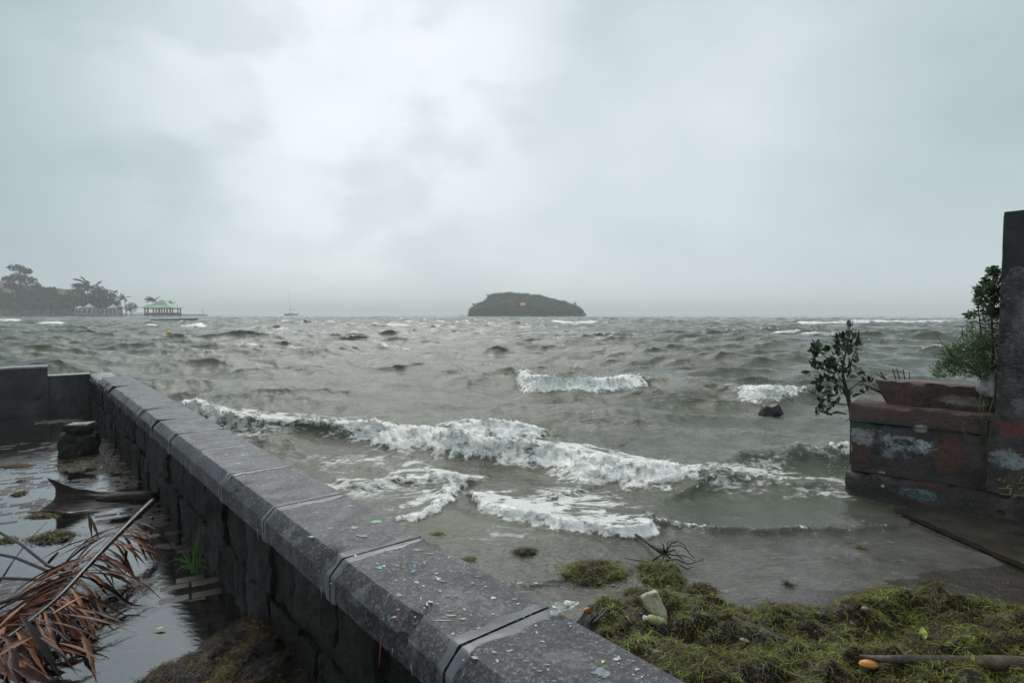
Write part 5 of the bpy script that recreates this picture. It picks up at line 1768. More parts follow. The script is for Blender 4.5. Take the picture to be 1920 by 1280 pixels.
drip([wp(0.955, atwall(742, 1156, 0.95).dot(WD), 0.700)] + [atwall(x, y, pp) for x, y, pp in ((733, 1166, 0.935), (722, 1182, 0.912), (715, 1192, 0.8955), (714, 1205, 0.8945), (712, 1225, 0.8945), (710, 1252, 0.8945))], [0.004, 0.0032, 0.0026, 0.002, 0.0018, 0.0016, 0.0012], 'pink')
for x0, y0, x1, y1, pp, colr in ((649, 1068, 631, 1102, 0.93, 'pale'), (602, 1098, 603, 1120, 0.8935, 'tan'), (772, 1206, 770, 1225, 0.91, 'white'), (771, 1246, 773, 1266, 0.894, 'tan'), (806, 1248, 799, 1263, 0.90, 'white'), (483, 990, 484, 1012, 0.8935, 'tan'), (736, 1215, 735, 1230, .894, 'tan')):
    drip([atwall(x0, y0, pp), atwall((x0 + x1) / 2, (y0 + y1) / 2, pp - 0.0004), atwall(x1, y1, pp)], [0.0022, 0.0016, 0.001], colr)

# --- strands of weed
M_WEED, g, b = pmat('seaweed')
tn = g.new('ShaderNodeAttribute', attribute_name='tone').outputs['Fac']
tc = g.new('ShaderNodeTexCoord').outputs['Object']
f = g.m('ADD', g.m('MULTIPLY', tn, 0.52), g.m('MULTIPLY', g.m('SUBTRACT', g.noise(tc, 4.2, 5, 0.65), 0.26), 1.0))
g.put(b.inputs['Base Color'], g.ramp(f, [(0.20, (0.003, 0.002, 0.001)), (0.33, (0.030, 0.015, 0.003)), (0.43, (0.090, 0.050, 0.006)), (0.53, (0.072, 0.086, 0.007)), (0.69, (0.135, 0.185, 0.016)), (0.93, (0.36, 0.34, 0.11))]))
b.inputs['Roughness'].default_value = 0.5
b.inputs['Specular IOR Level'].default_value = 0.22
M_WEEDB = simple('brown_weed_bed', (0.006, 0.005, 0.003), (0.018, 0.014, 0.006), 20, 0.6, 0.9, 60, dist=0.02)


def strands(P, n_seg=3, length=(0.05, 0.12), width=(0.0018, 0.004), lift=0.5, curl=1.1, seed=1, aim=None):
    """curly ribbons starting at points P (N,3); returns verts, quads, per-vertex tone"""
    rs = np.random.RandomState(seed)
    N = len(P)
    th = rs.uniform(0, 2 * np.pi, N) if aim is None else rs.normal(aim, 0.7, N)
    el = rs.uniform(-0.25, lift, N)
    L = rs.uniform(*length, N) / n_seg
    W = rs.uniform(*width, N)
    cur = rs.normal(0, curl, N)
    p = P.copy()
    rows, tone = [], np.clip(rs.beta(2.2, 2.6, N) + (rs.rand(N) < 0.03) * 0.5, 0, 1)
    for s in range(n_seg + 1):
        d = np.stack([np.cos(th) * np.cos(el), np.sin(th) * np.cos(el), np.sin(el)], 1)
        sd = np.stack([-np.sin(th), np.cos(th), rs.uniform(-.5, .5, N)], 1)
        w_ = (W * (1 - 0.75 * s / n_seg))[:, None]
        rows += [p - sd * w_, p + sd * w_]
        p = p + d * L[:, None]
        th = th + cur * 0.6 + rs.normal(0, 0.25, N)
        el = el - rs.uniform(0.15, 0.7, N)
    Vv = np.stack(rows, 1)                              # N, 2(s+1), 3
    k = Vv.shape[1]
    q = np.array([(2 * s, 2 * s + 1, 2 * s + 3, 2 * s + 2) for s in range(n_seg)])
    Fq = (np.arange(N)[:, None, None] * k + q[None]).reshape(-1, 4)
    return Vv.reshape(-1, 3), Fq, np.repeat(tone, k)


def weed_object(name, bedV, bedF, P, label, cat=None, group=None, kind=None, tone_shift=0.0, **kw):
    Vs, Fs, T = strands(P, **kw)
    bedV = np.array(bedV, dtype=float).reshape(-1, 3)
    Vall = np.concatenate([bedV, Vs])
    Fall = np.concatenate([np.array(bedF, dtype=int).reshape(-1, 4), Fs + len(bedV)])
    tone = np.concatenate([np.zeros(len(bedV)), np.clip(T + tone_shift, 0, 1)])
    o = link(name, mesh_np(name, Vall, Fall, M_WEED, True, {'tone': tone}))
    return tag(o, label, cat, group, kind)


def mound(cx, cy, zb, rx, ry, h, seed, ang_=0.0, n=14):
    """lumpy low heap: grid verts, faces and a sampler of points on it"""
    ca, sa = math.cos(ang_), math.sin(ang_)

    def hz(u, v):
        r = math.hypot(u, v)
        edge = 1 + 0.45 * mnoise.noise((u * 1.6 + seed, v * 1.6, seed * 2.3))
        edge += 0.35 * mnoise.noise((u * 4.1 - seed, v * 4.1, seed))
        k = max(0, 1 - (r / max(edge, .2)) ** 2)
        return 0.62 * h * k ** 0.6 * (1 + 0.9 * mnoise.noise((u * 3 + seed * 5, v * 3, 2))) - 0.004

    def pt(u, v):
        return (cx + (u * rx * ca - v * ry * sa), cy + (u * rx * sa + v * ry * ca), zb + hz(u, v))
    Vv = [pt(-1.4 + 2.8 * i / n, -1.4 + 2.8 * j / n) for i in range(n + 1) for j in range(n + 1)]
    Ff = [(i * (n + 1) + j, (i + 1) * (n + 1) + j, (i + 1) * (n + 1) + j + 1, i * (n + 1) + j + 1) for i in range(n) for j in range(n)]
    ok = [all(Vv[q][2] > zb - 0.003 for q in f_) for f_ in Ff]
    Ff = [f_ for f_, k in zip(Ff, ok) if k]

    def sample(N, rs):
        out = []
        while len(out) < N:
            u, v = rs.gauss(0, .6), rs.gauss(0, .6)
            z = hz(u, v)
            if z > -0.001 or rs.random() < 0.16:
                x, y, _ = pt(u, v)
                out.append((x, y, zb + max(z, 0.0) + 0.003))
        return np.array(out)
    return Vv, Ff, sample


def clump(px, py, wpx, hpx, z, h, N, label, group, tone=0.0, length=(0.03, 0.07), width=(0.0018, 0.004), seed=0, name='seaweed_clump', lift=0.6, at_fn=at):
    c = at(px, py, z)
    rx = wpx * 0.5 * c.y / F_PX
    ry = max(hpx * 0.5 * c.y ** 2 / (F_PX * (CAM_H - z)) * 0.75, rx * 0.25)
    Vv, Ff, smp = mound(c.x, c.y, z, rx, ry, h, seed + 1.3, 0.15)
    P = smp(N, random.Random(seed + 5))
    return weed_object(name, Vv, Ff, P, label, 'seaweed', group, tone_shift=tone, length=length, width=width, seed=seed + 3, lift=lift)


# large bank of weed cast up at the foot of the ramp
EDGE = [(1010, 1245), (1068, 1162), (1100, 1134), (1150, 1120), (1200, 1112), (1260, 1110), (1310, 1122), (1352, 1132), (1400, 1142), (1450, 1128), (1500, 1138), (1560, 1130), (1590, 1116), (1625, 1102), (1660, 1104), (1700, 1116), (1740, 1126), (1790, 1138), (1850, 1158), (1925, 1176), (2100, 1215)]
EP = [at(px, py, -0.235) for px, py in EDGE]
ex_, ey_ = np.array([p.x for p in EP]), np.array([p.y for p in EP])


def pile_h(x, y):
    e = np.interp(x, ex_, ey_) + 0.05 * fbm(x * 7, y * 0 + 3, 3)
    k = sstep(-0.02, 0.42, e - y)
    base = bed_z(x, y)
    h = 0.165 * k * (1 + 0.55 * fbm(x * 2.4 + 4, y * 2.4, 3)) + 0.055 * fbm(x * 7, y * 8, 4) * k + 0.02 * sstep(-.03, .04, e - y)
    return base + np.maximum(h, 0) - 0.012 * (k <= 0), k


gx, gy = np.meshgrid(np.linspace(0.2, 4.6, 150), np.linspace(1.2, 4.3, 120), indexing='xy')
gz, gk = pile_h(gx, gy)
V = np.stack([gx, gy, gz], -1).reshape(-1, 3)
idx = np.arange(gx.size).reshape(gx.shape)
Q = np.stack([idx[:-1, :-1], idx[:-1, 1:], idx[1:, 1:], idx[1:, :-1]], -1).reshape(-1, 4)
gp = (gx * WN.x + gy * WN.y).ravel()
ok = ((gk.ravel()[Q] > 0.02).any(1)) & ((gp[Q] > 1.2).all(1))
Q = Q[ok]
rsn = np.random.RandomState(9)
NS = 62000
sx_ = rsn.uniform(0.5, 4.4, NS * 2)
sy_ = rsn.uniform(1.6, 4.1, NS * 2)
hz_, kk = pile_h(sx_, sy_)
m_ok = (kk > 0.0) & (sx_ * WN.x + sy_ * WN.y > 1.28) & (sx_ / sy_ < 1.0) & ((rsn.rand(NS * 2) < 0.55 + 0.45 * (fbm(sx_ * 5, sy_ * 5, 2) > -0.1)))
P = np.stack([sx_, sy_, hz_ + 0.004], 1)[m_ok][:NS]
pile = weed_object('seaweed_bank', V, Q, P, 'broad bank of green and brown seaweed heaped across the lower right', kind='stuff', length=(0.035, 0.11), width=(0.0011, 0.0032), seed=31, lift=0.5, curl=1.7, tone_shift=0.02)

SWG = 'seaweed clumps stranded on the ramp'
for i, (px, py, wd_, ht, h, N, lab, tn_) in enumerate((
        (1115, 1075, 125, 60, 0.075, 3600, 'wide clump of green and brown seaweed left of the uprooted branch', 0.02),
        (1240, 1082, 92, 74, 0.10, 3600, 'tall bright green clump of seaweed under the uprooted branch', 0.10),
        (1315, 1108, 60, 34, 0.05, 900, 'brown seaweed clump right of the pale coral block', -0.15),
        (985, 1034, 44, 16, 0.03, 420, 'small dark tuft of seaweed in the shallows left of the wide green clump', -0.1),
        (1195, 1113, 60, 18, 0.035, 700, 'thin strip of seaweed behind the pale coral block', 0.0),
        (1745, 1096, 44, 10, 0.02, 260, 'flat dark patch of seaweed on the wet ramp above the weed bank', -0.25),
        (1478, 1096, 14, 14, 0.02, 90, 'single dark scrap of seaweed in the middle of the wet ramp', -0.3),
        (1616, 1029, 20, 8, 0.015, 100, 'small weed scrap on the ramp nearest the ruined wall', -0.1),
        (880, 1048, 36, 12, 0.012, 160, 'loose weed fragments floating beside the coping', 0.05),
        (820, 1000, 30, 10, 0.012, 110, 'green weed fragments floating near the wall by the small bore', 0.15))):
    c = at(px, py, SL + 0.02)
    zb = max(float(bed_z(c.x, c.y)), sea_z(c.x, c.y)) - 0.004
    clump(px, py, wd_, ht, zb, h, N, lab, SWG, tn_, seed=40 + i, length=(0.03, 0.085), width=(0.0013, 0.0034))

PSG = 'seaweed scraps on the wet paving'
for i, (px, py, wd_, ht, h, N, lab, tn_) in enumerate((
        (150, 872, 95, 38, 0.02, 900, 'flat rusty brown spread of seaweed just below the stone stump', -0.12),
        (104, 842, 30, 13, 0.025, 260, 'dark seaweed tuft left of the stone stump', -0.3),
        (28, 874, 68, 11, 0.02, 420, 'long thin streak of brown seaweed at the left edge beside the stump', -0.2),
        (58, 857, 26, 7, 0.015, 140, 'tiny seaweed streak just above the long thin streak', -0.25),
        (36, 926, 25, 14, 0.025, 220, 'rounded dark seaweed clump left of the forked palm base', -0.22),
        (38, 902, 12, 6, 0.015, 60, 'smallest dark speck of seaweed above the rounded clump', -0.3),
        (82, 968, 70, 12, 0.02, 420, 'seaweed strip under the lower horn of the forked palm base', -0.1),
        (98, 1008, 82, 34, 0.04, 1100, 'large dark seaweed heap beside the top of the palm frond', -0.12),
        (12, 1014, 34, 16, 0.025, 260, 'olive seaweed clump at the left edge below the palm base', -0.1),
        (205, 880, 60, 30, 0.012, 380, 'brown weed scum spread along the foot of the sea wall', -0.25),
        (45, 832, 22, 5, 0.012, 80, 'thin weed scrap on the far puddle', -0.3),
        (110, 790, 90, 14, 0.01, 420, 'brown weed film at the far end of the paving', -0.2))):
    clump(px, py, wd_, ht, 0.0, h, N, lab, PSG, tn_, seed=311 + i, length=(0.02, 0.06), width=(0.0015, 0.004))


# matted weed against the wall at the bottom of the frame
def mat_h(x, y):
    tt_ = x * WD.x + y * WD.y
    pp_ = x * WN.x + y * WN.y
    w_ = 0.75 + 0.10 * fbm(x * 5, y * 5, 3)
    k = sstep(0, 0.30, pp_ - (0.95 - w_)) * sstep(3.34, 3.0, tt_ + 0.42 * (0.95 - pp_) + 0.10 * fbm(x * 6 + 3, y * 6, 2))
    return 0.10 * k * (1 + 0.4 * fbm(x * 8, y * 8, 3)) - 0.01 * (k <= 0), k


gx, gy = np.meshgrid(np.linspace(-2.4, 0.4, 100), np.linspace(1.5, 3.5, 80), indexing='xy')
gz, gk = mat_h(gx, gy)
V = np.stack([gx, gy, gz], -1).reshape(-1, 3)
idx = np.arange(gx.size).reshape(gx.shape)
Q = np.stack([idx[:-1, :-1], idx[:-1, 1:], idx[1:, 1:], idx[1:, :-1]], -1).reshape(-1, 4)
gp = (gx * WN.x + gy * WN.y).ravel()
Q = Q[((gk.ravel()[Q] > 0.03).any(1)) & ((gp[Q] < 0.96).all(1))]
sx_, sy_ = rsn.uniform(-2.2, 0.1, 50000), rsn.uniform(1.9, 3.4, 50000)
hz_, kk = mat_h(sx_, sy_)
m_ok = (kk > 0.04) & (sy_ * 0.82 > 0.82 * 2.0 - 0.2) & (sx_ * WN.x + sy_ * WN.y < 0.93)
P = np.stack([sx_, sy_, hz_ + 0.003], 1)[m_ok][:15000]
weed_object('weed_mat', V, Q, P, 'dark mat of brown weed packed against the foot of the sea wall', kind='stuff', length=(0.025, 0.07), width=(0.0008, 0.0022), seed=55, tone_shift=-0.36, lift=0.6)


# leaf bits, straws and twig ends caught in the bank
sx_, sy_ = rsn.uniform(0.6, 3.9, 900), rsn.uniform(2.0, 4.0, 900)
hz_, kk = pile_h(sx_, sy_)
m_ok = (kk > 0.05) & (sx_ * WN.x + sy_ * WN.y > 1.34) & (sx_ / sy_ < 0.95)
P = np.stack([sx_, sy_, hz_ + 0.012], 1)[m_ok][:420]
weed_object('shore_litter', [], [], P, 'leaf bits, straws and twig ends caught in the seaweed bank', kind='stuff', length=(0.02, 0.085), width=(0.0016, 0.0062), seed=71, lift=0.35, curl=0.35, tone_shift=0.28)
sx_, sy_ = rsn.uniform(0.6, 3.9, 700), rsn.uniform(2.0, 4.0, 700)
hz_, kk = pile_h(sx_, sy_)
m_ok = (kk > 0.05) & (sx_ * WN.x + sy_ * WN.y > 1.34) & (sx_ / sy_ < 0.95)
P = np.stack([sx_, sy_, hz_ + 0.012], 1)[m_ok][:320]
weed_object('twig_litter', [], [], P, 'short black twigs strewn through the seaweed bank', kind='stuff', length=(0.04, 0.14), width=(0.0016, 0.0036), seed=72, lift=0.3, curl=0.2, tone_shift=-0.6)


# --- broken stone stump on the paving
M_STUMP = simple('mossy_stump_stone', (0.004, 0.0045, 0.003), (0.016, 0.017, 0.011), 9, 0.5, 1.0, 30, spec=0.25, c2=(0.055, 0.055, 0.035), dist=0.03)
M_SLATE = simple('pale_wet_slate', (0.10, 0.105, 0.11), (0.22, 0.23, 0.235), 9, 0.25, 0.5, 30)
sc0 = at(148, 851, 0)
st_ = thing('stone_stump', sc0, 'broken stub of a stone pillar with a flat cap standing on the flooded paving', 'stump')
for dx_, dy_, dz_, sx, sy, sz, sd in ((-0.085, -0.02, 0.12, .21, .22, .27, 1), (0.085, 0.0, 0.115, .20, .24, .25, 2), (0.0, 0.10, 0.11, .26, .20, .24, 3), (0.0, -0.07, 0.07, .20, .16, .15, 9)):
    mb = MB()
    mb.rock(sc0 + Vector((dx_, dy_, dz_)), (sx, sy, sz), Matrix.Rotation(sd * 0.4, 3, 'Z'), sd, 7, 0.14, 0.5)
    mb.build('base_stone', M_STUMP, st_)
for dx_, dy_, dz_, sx, sy, sz, sd in ((-0.06, 0, 0.265, .12, .15, .07, 4), (0.05, 0.02, 0.262, .13, .14, .06, 5), (0.0, -0.05, 0.27, .08, .08, .05, 6)):
    mb = MB()
    mb.rock(sc0 + Vector((dx_, dy_, dz_)), (sx, sy, sz), Matrix.Rotation(sd, 3, 'Z'), sd, 5, 0.10, 0.5)
    mb.build('neck_stone', M_STUMP, st_)
mb = MB()
mb.rock(sc0 + Vector((0.01, 0.02, 0.315)), (.27, .24, .065), Matrix.Rotation(0.2, 3, 'Z') @ Matrix.Rotation(0.05, 3, 'Y'), 7, 6, 0.07, 0.15)
mb.build('cap_stone', M_STUMP, st_)
mb = MB()
mb.rock(sc0 + Vector((0.015, 0.02, 0.352)), (.23, .20, .022), Matrix.Rotation(0.25, 3, 'Z'), 8, 6, 0.08, 0.15)
mb.build('cap_slate', M_SLATE, st_)

# --- fallen palm frond
M_RACHIS = simple('frond_stalk', (0.012, 0.013, 0.010), (0.045, 0.048, 0.040), 5, 0.28, 0.4, 60, dist=0.004)
M_LEAFLET = per_object('dead_leaflet', [(0.10, (0.006, 0.003, 0.002)), (0.34, (0.026, 0.010, 0.005)), (0.54, (0.100, 0.030, 0.010)), (0.74, (0.20, 0.070, 0.024)), (0.93, (0.38, 0.21, 0.11))], 0.34, 0.25, 22, 0.2, 0.30)
A0 = at(286, 940, 0.26)
rp = [A0] + [at(px, py, z) for px, py, z in ((264, 960, .24), (242, 981, .215), (200, 1023, .18), (156, 1070, .145), (117, 1112, .115), (86, 1140, .09), (35, 1180, .065), (-20, 1220, .05))]
frond = thing('palm_frond', at(150, 1110, 0), 'large dead brown palm frond lying on the wet paving, its stalk leaning on the wall', 'palm frond')
# smooth the rachis
fine_pts = []
for i in range(len(rp) - 1):
    p0, p1, p2, p3 = rp[max(i - 1, 0)], rp[i], rp[i + 1], rp[min(i + 2, len(rp) - 1)]
    for k in range(5):
        t = k / 5
        fine_pts.append(0.5 * ((2 * p1) + (p2 - p0) * t + (2 * p0 - 5 * p1 + 4 * p2 - p3) * t * t + (3 * p1 - p0 - 3 * p2 + p3) * t ** 3))
fine_pts.append(rp[-1])
nf_ = len(fine_pts)
mb = MB()
mb.tube(fine_pts, [0.033 - 0.023 * (i / (nf_ - 1)) ** 0.9 for i in range(nf_)], 10, True, 0.75)
mb.build('stalk', M_RACHIS, frond)


def leaflet_mesh(p0, d0, L, w, droop, twist, rs, floor=0.004, fold=0.5, kink=None):
    """folded tapering strip that droops to the ground"""
    mb = MB()
    p, d = Vector(p0), Vector(d0).normalized()
    n = 8
    for i in range(n + 1):
        u = i / n
        sd = d.cross(Vector((0, 0, 1)))
        sd = sd.normalized() if sd.length > 1e-3 else Vector((1, 0, 0))
        sd = Matrix.Rotation(twist * (0.3 + u), 3, d) @ sd
        up = sd.cross(d).normalized()
        ww = w * (0.35 + 1.5 * u if u < 0.3 else 0.80 + 0.35 * math.cos((u - .3) * 2.2) - 0.9 * max(0, u - 0.45) ** 1.1) * (1 - u ** 5)
        ww = max(ww, 0.0008)
        mb.v += [tuple(p - sd * ww + up * ww * fold), tuple(p), tuple(p + sd * ww + up * ww * fold)]
        p = p + d * (L / n)
        d = (d + Vector((rs.gauss(0, .035), rs.gauss(0, .035), -droop / n)) + (Vector(kink[1]) * 0.8 if kink and i == kink[0] else Vector((0, 0, 0)))).normalized()
        if p.z < floor + 0.012 * rs.random():
            p.z = floor + 0.008 * rs.random()
            d.z = max(d.z, rs.uniform(-0.02, 0.05))
            d.normalize()
    for i in range(n):
        for q in range(2):
            a_ = i * 3 + q
            mb.f.append((a_, a_ + 1, a_ + 4, a_ + 3))
    return mb


rs_l = random.Random(15)
cntl = 0
for i in range(10, nf_ - 1):
    u = i / (nf_ - 1)
    p = fine_pts[i]
    tng = (fine_pts[min(i + 1, nf_ - 1)] - fine_pts[i - 1]).normalized()
    sd = tng.cross(Vector((0, 0, 1))).normalized()          # towards the left of travel
    for sg in (1, -1):
        reps = 3 if i < nf_ - 4 else 2
        if sg > 0 and u < 0.42:
            reps = 2
        for r in range(reps):
            L = rs_l.uniform(0.34, 0.58) * (0.85 if u < 0.5 else 1.0)
            lean = rs_l.uniform(0.25, 1.0)
            d = (sd * sg * rs_l.uniform(0.7, 1.1) + tng * lean + Vector((0, 0, rs_l.uniform(-0.25, 0.28))))
            off = tng * rs_l.uniform(-0.03, 0.03) + Vector((0, 0, rs_l.uniform(-0.012, 0.008)))
            kink = (rs_l.randint(2, 5), (rs_l.gauss(0, .6), rs_l.gauss(0, .6), rs_l.gauss(-.2, .3))) if rs_l.random() < 0.28 else None
            m_ = leaflet_mesh(p + off, d, L, rs_l.uniform(0.006, 0.0125), rs_l.uniform(0.5, 1.6), rs_l.gauss(0, 0.7), rs_l, 0.003 + 0.03 * rs_l.random(), rs_l.uniform(0.2, 0.9), kink)
            m_.build('leaflet', M_LEAFLET, frond)
            cntl += 1
# broad loose leaflets at the lower left and the upright split tip
for (px0, py0, z0, px1, py1, z1, w) in ((75, 1195, .10, 150, 1262, .02, .017), (40, 1155, .10, 110, 1262, .05, .018), (20, 1215, .09, 35, 1285, .02, .019), (100, 1150, .14, 185, 1110, .12, .016), (165, 1118, .14, 180, 1150, .05, .012), (70, 1185, .09, 130, 1245, .02, .018), (-10, 1235, .08, 60, 1200, .07, .017), (140, 1140, .12, 230, 1172, .03, .012),
                                         (110, 1150, .12, 255, 1180, .02, .011), (60, 1160, .13, 200, 1195, .02, .011), (20, 1250, .06, 105, 1290, .02, .018), (172, 1005, .08, 167, 960, .20, .010), (185, 1010, .06, 168, 965, .19, .009), (50, 1130, .10, -10, 1195, .06, .016), (10, 1175, .08, -20, 1225, .05, .018), (150, 1180, .05, 190, 1268, .01, .012), (90, 1210, .05, 165, 1215, .02, .013), (0, 1190, .10, 62, 1240, .03, .02), (110, 1205, .10, 190, 1240, .02, .012)):
    a_, b_ = at(px0, py0, z0), at(px1, py1, z1)
    m_ = leaflet_mesh(a_, b_ - a_ + Vector((0, 0, 0.04)), (b_ - a_).length * 1.04, w, 0.35, rs_l.gauss(0, .5), rs_l, 0.004, 0.45)
    m_.build('leaflet', M_LEAFLET, frond)
# long dark bare ribs sweeping left
M_RIB = simple('dark_frond_rib', (0.012, 0.008, 0.007), (0.045, 0.024, 0.018), 12, 0.35, 0.2)
for pts in ([(150, 1078, .13), (90, 1060, .16), (40, 1020, .2), (0, 998, .22), (-40, 975, .25)], [(140, 1084, .12), (85, 1068, .13), (30, 1045, .15), (-20, 1035, .16)], [(135, 1090, .11), (70, 1086, .1), (0, 1083, .1)],
            [(130, 1095, .11), (75, 1100, .10), (25, 1120, .08), (-25, 1140, .06)], [(150, 1090, .1), (60, 1118, .08), (0, 1130, .06), (-30, 1132, .06)]):
    mb = MB()
    mb.tube([at(*q) for q in pts], [0.006, 0.009, 0.009, 0.008, 0.006][:len(pts)], 6, True, 0.5)
    mb.build('rib', M_RIB, frond)
mb = MB()
mb.tube([at(0, 1090, .04), at(25, 1050, .1), at(55, 1010, .14), at(88, 978, .2)], [0.006, 0.0055, 0.004, 0.002], 6)
tag(mb.build('twig', M_RIB), 'thin dark twig rising across the frond ribs at the left edge', 'twig')
mb = MB()
mb.tube([at(86, 1060, .12), at(98, 1046, .13), at(108, 1036, .14)], [0.008, 0.010, 0.007], 6)
tag(mb.build('broken_twig', M_OLDWOOD), 'short stubby broken twig lying across the ribs of the palm frond', 'twig')

# --- forked palm base
M_SHEATH = simple('palm_sheath', (0.004, 0.003, 0.002), (0.014, 0.009, 0.007), 6, 0.5, 0.6, 40, spec=0.18, c2=(0.042, 0.034, 0.024), dist=0.008)
pb_a, pb_b = at(283, 932, 0.10), at(92, 938, 0.03)
pb = thing('palm_stalk', at(150, 940, 0), 'dark forked butt of a palm stalk with two horns lying behind the brown frond', 'palm stalk')
ax_d = (pb_b - pb_a)
ax_s = Vector((-ax_d.y, ax_d.x, 0)).normalized()
if ax_s.y < 0:
    ax_s = -ax_s


SB = [(285, 941), (235, 944), (190, 951), (140, 959), (100, 963), (58, 964)]
ST = [(285, 919), (235, 921), (185, 921), (142, 916), (108, 905), (81, 893)]


def sheath(u, v):
    k = u * 5
    i = int(min(k, 4))
    f = k - i
    bx, by = SB[i][0] * (1 - f) + SB[i + 1][0] * f, SB[i][1] * (1 - f) + SB[i + 1][1] * f
    tx, ty = ST[i][0] * (1 - f) + ST[i + 1][0] * f, ST[i][1] * (1 - f) + ST[i + 1][1] * f
    Yb = at(bx, by, 0.008).y
    px = bx * (1 - v) + tx * v + 34 * math.sin(math.pi * v) ** 0.8 * max(0, (u - 0.62) / 0.38) ** 1.5
    py = by * (1 - v) + ty * v
    belly = math.sin(math.pi * v)
    Y = Yb + 0.16 * v - 0.05 * belly * (1 - u) + 0.10 * belly * u
    q = far(px, py, Y)
    q.z = max(q.z, 0.006)
    q.y += 0.014 * mnoise.noise((u * 2.5, v * 17, 4)) + 0.006 * mnoise.noise((u * 5, v * 40, 9))
    return q + 0.007 * mnoise.noise_vector((u * 9, v * 3, 2))


mb = MB()
mb.grid(sheath, 30, 30)
n0 = len(mb.v)
mb.grid(lambda u, v: sheath(u, 1 - v) + Vector((0, 0.016, -0.004)), 30, 30)
o = mb.build('sheath', M_SHEATH, pb)
mb = MB()
mb.tube([far(292, 931, pb_a.y + 0.02), far(255, 931, pb_a.y + 0.01), far(215, 934, pb_a.y - 0.03), far(180, 937, pb_a.y - 0.06)], [0.040, 0.042, 0.040, 0.015], 8, True, 0.8)
mb.build('stalk', M_SHEATH, pb)
mb = MB()
mb.tube([at(128, 966, 0.012), at(100, 958, 0.02), at(72, 960, 0.012), at(52, 961, 0.010)], [0.022, 0.020, 0.012, 0.004], 7, True, 0.5)
mb.build('lower_horn', M_SHEATH, pb)

# --- grass tuft growing at the wall foot
M_GRASS = per_object('fresh_grass', [(0.2, (0.020, 0.065, 0.010)), (0.55, (0.045, 0.125, 0.020)), (0.85, (0.14, 0.19, 0.06))], 0.4, 0.1, 40, 0.5, 0.3)


def blade_mesh(p0, tip, bend, w, n=7):
    mb = MB()
    p0, tip, bend = Vector(p0), Vector(tip), Vector(bend)
    for i in range(n + 1):
        u = i / n
        p = p0 * (1 - u) ** 2 + bend * 2 * u * (1 - u) + tip * u * u
        t = ((bend - p0) * (1 - u) + (tip - bend) * u).normalized()
        sd = t.cross(Vector((0.2, -1, 0.1))).normalized()
        ww = w * (0.6 + 0.8 * u if u < .4 else 0.92 * (1 - (u - .4) / .6) + 0.02)
        mb.v += [tuple(p - sd * ww), tuple(p + Vector((0, ww * .5, 0))), tuple(p + sd * ww)]
    for i in range(n):
        for q in range(2):
            mb.f.append((i * 3 + q, i * 3 + q + 1, i * 3 + q + 4, i * 3 + q + 3))
    return mb


gb = at(366, 1072, 0.0)
gr = thing('grass_tuft', gb, 'small fresh green grass tuft growing at the foot of the sea wall', 'grass tuft')
GY = gb.y
for (tx, ty, bx, by) in ((377, 972, 366, 1030), (372, 1000, 362, 1040), (340, 1004, 350, 1030), (352, 990, 360, 1030), (368, 985, 366, 1030), (310, 1060, 336, 1030), (322, 1046, 345, 1036), (333, 1072, 348, 1040), (358, 1083, 352, 1052), (388, 1058, 378, 1035), (382, 1035, 372, 1040), (345, 1020, 355, 1045), (385, 1010, 374, 1040), (362, 1010, 362, 1045), (335, 1030, 350, 1040), (376, 990, 370, 1035), (366, 1000, 368, 1040), (330, 1082, 344, 1050), (350, 1040, 356, 1050), (380, 1048, 374, 1050), (340, 1088, 352, 1060), (395, 1075, 380, 1048)):
    dy_ = rs_e.uniform(-0.10, 0.04)
    b0 = gb + Vector((rs_e.uniform(-.02, .02), rs_e.uniform(-.02, .02), 0))
    tp, bn = far(tx, ty, GY + dy_), far(bx, by, GY + dy_ * .5)
    tp.z = max(tp.z, 0.01)
    blade_mesh(b0, tp, bn, rs_e.uniform(0.0035, 0.0065)).build('blade', M_GRASS, gr)

# small pale leaf on the paving
M_LEAFY = simple('yellow_leaf', (0.42, 0.38, 0.14), (0.55, 0.50, 0.22), 20, 0.4, 0)


def flat_leaf(c, L, w, yaw, pitch, mat, label, name='fallen_leaf', cat='leaf', curl=0.25):
    mb = MB()
    M_ = Matrix.Rotation(yaw, 3, 'Z') @ Matrix.Rotation(pitch, 3, 'Y')

    def f(u, v):
        s = (v - 0.5) * 2
        ww = w * math.sin(math.pi * min(1, 0.04 + 0.93 * u)) ** 0.8
        return Vector(c) + M_ @ Vector(((u - 0.5) * L, s * ww, curl * w * s * s + curl * L * 0.3 * (u - .5) ** 2))
    mb.grid(f, 10, 4)
    mb.grid(lambda u, v: f(u, 1 - v) - Vector((0, 0, 0.0012)), 10, 4)
    mb.tube([f(0, .5), f(0, .5) - M_ @ Vector((L * 0.25, 0, 0))], 0.0012, 4)
    return tag(mb.build(name, mat), label, cat)


flat_leaf(at(301, 1177, 0.012), 0.045, 0.011, 0.4, -0.1, M_LEAFY, 'tiny pale yellow leaf floating on the flooded paving beside the frond tips')
flat_leaf(at(1731, 1187, -0.045), 0.075, 0.018, 1.1, -0.5, simple('lime_leaf', (0.20, 0.30, 0.02), (0.34, 0.40, 0.05), 20, 0.4, 0), 'bright yellow-green leaf standing up in the seaweed bank at the right')
mb = blade_mesh(at(1698, 1170, -0.06), at(1752, 1146, -0.02), at(1715, 1148, 0.02), 0.007)
tag(mb.build('grass_leaf', simple('pale_green_blade', (0.09, 0.20, 0.05), (0.15, 0.28, 0.08), 20, 0.4, 0)), 'curved pale green grass blade on the seaweed bank above the bright leaf', 'grass blade')


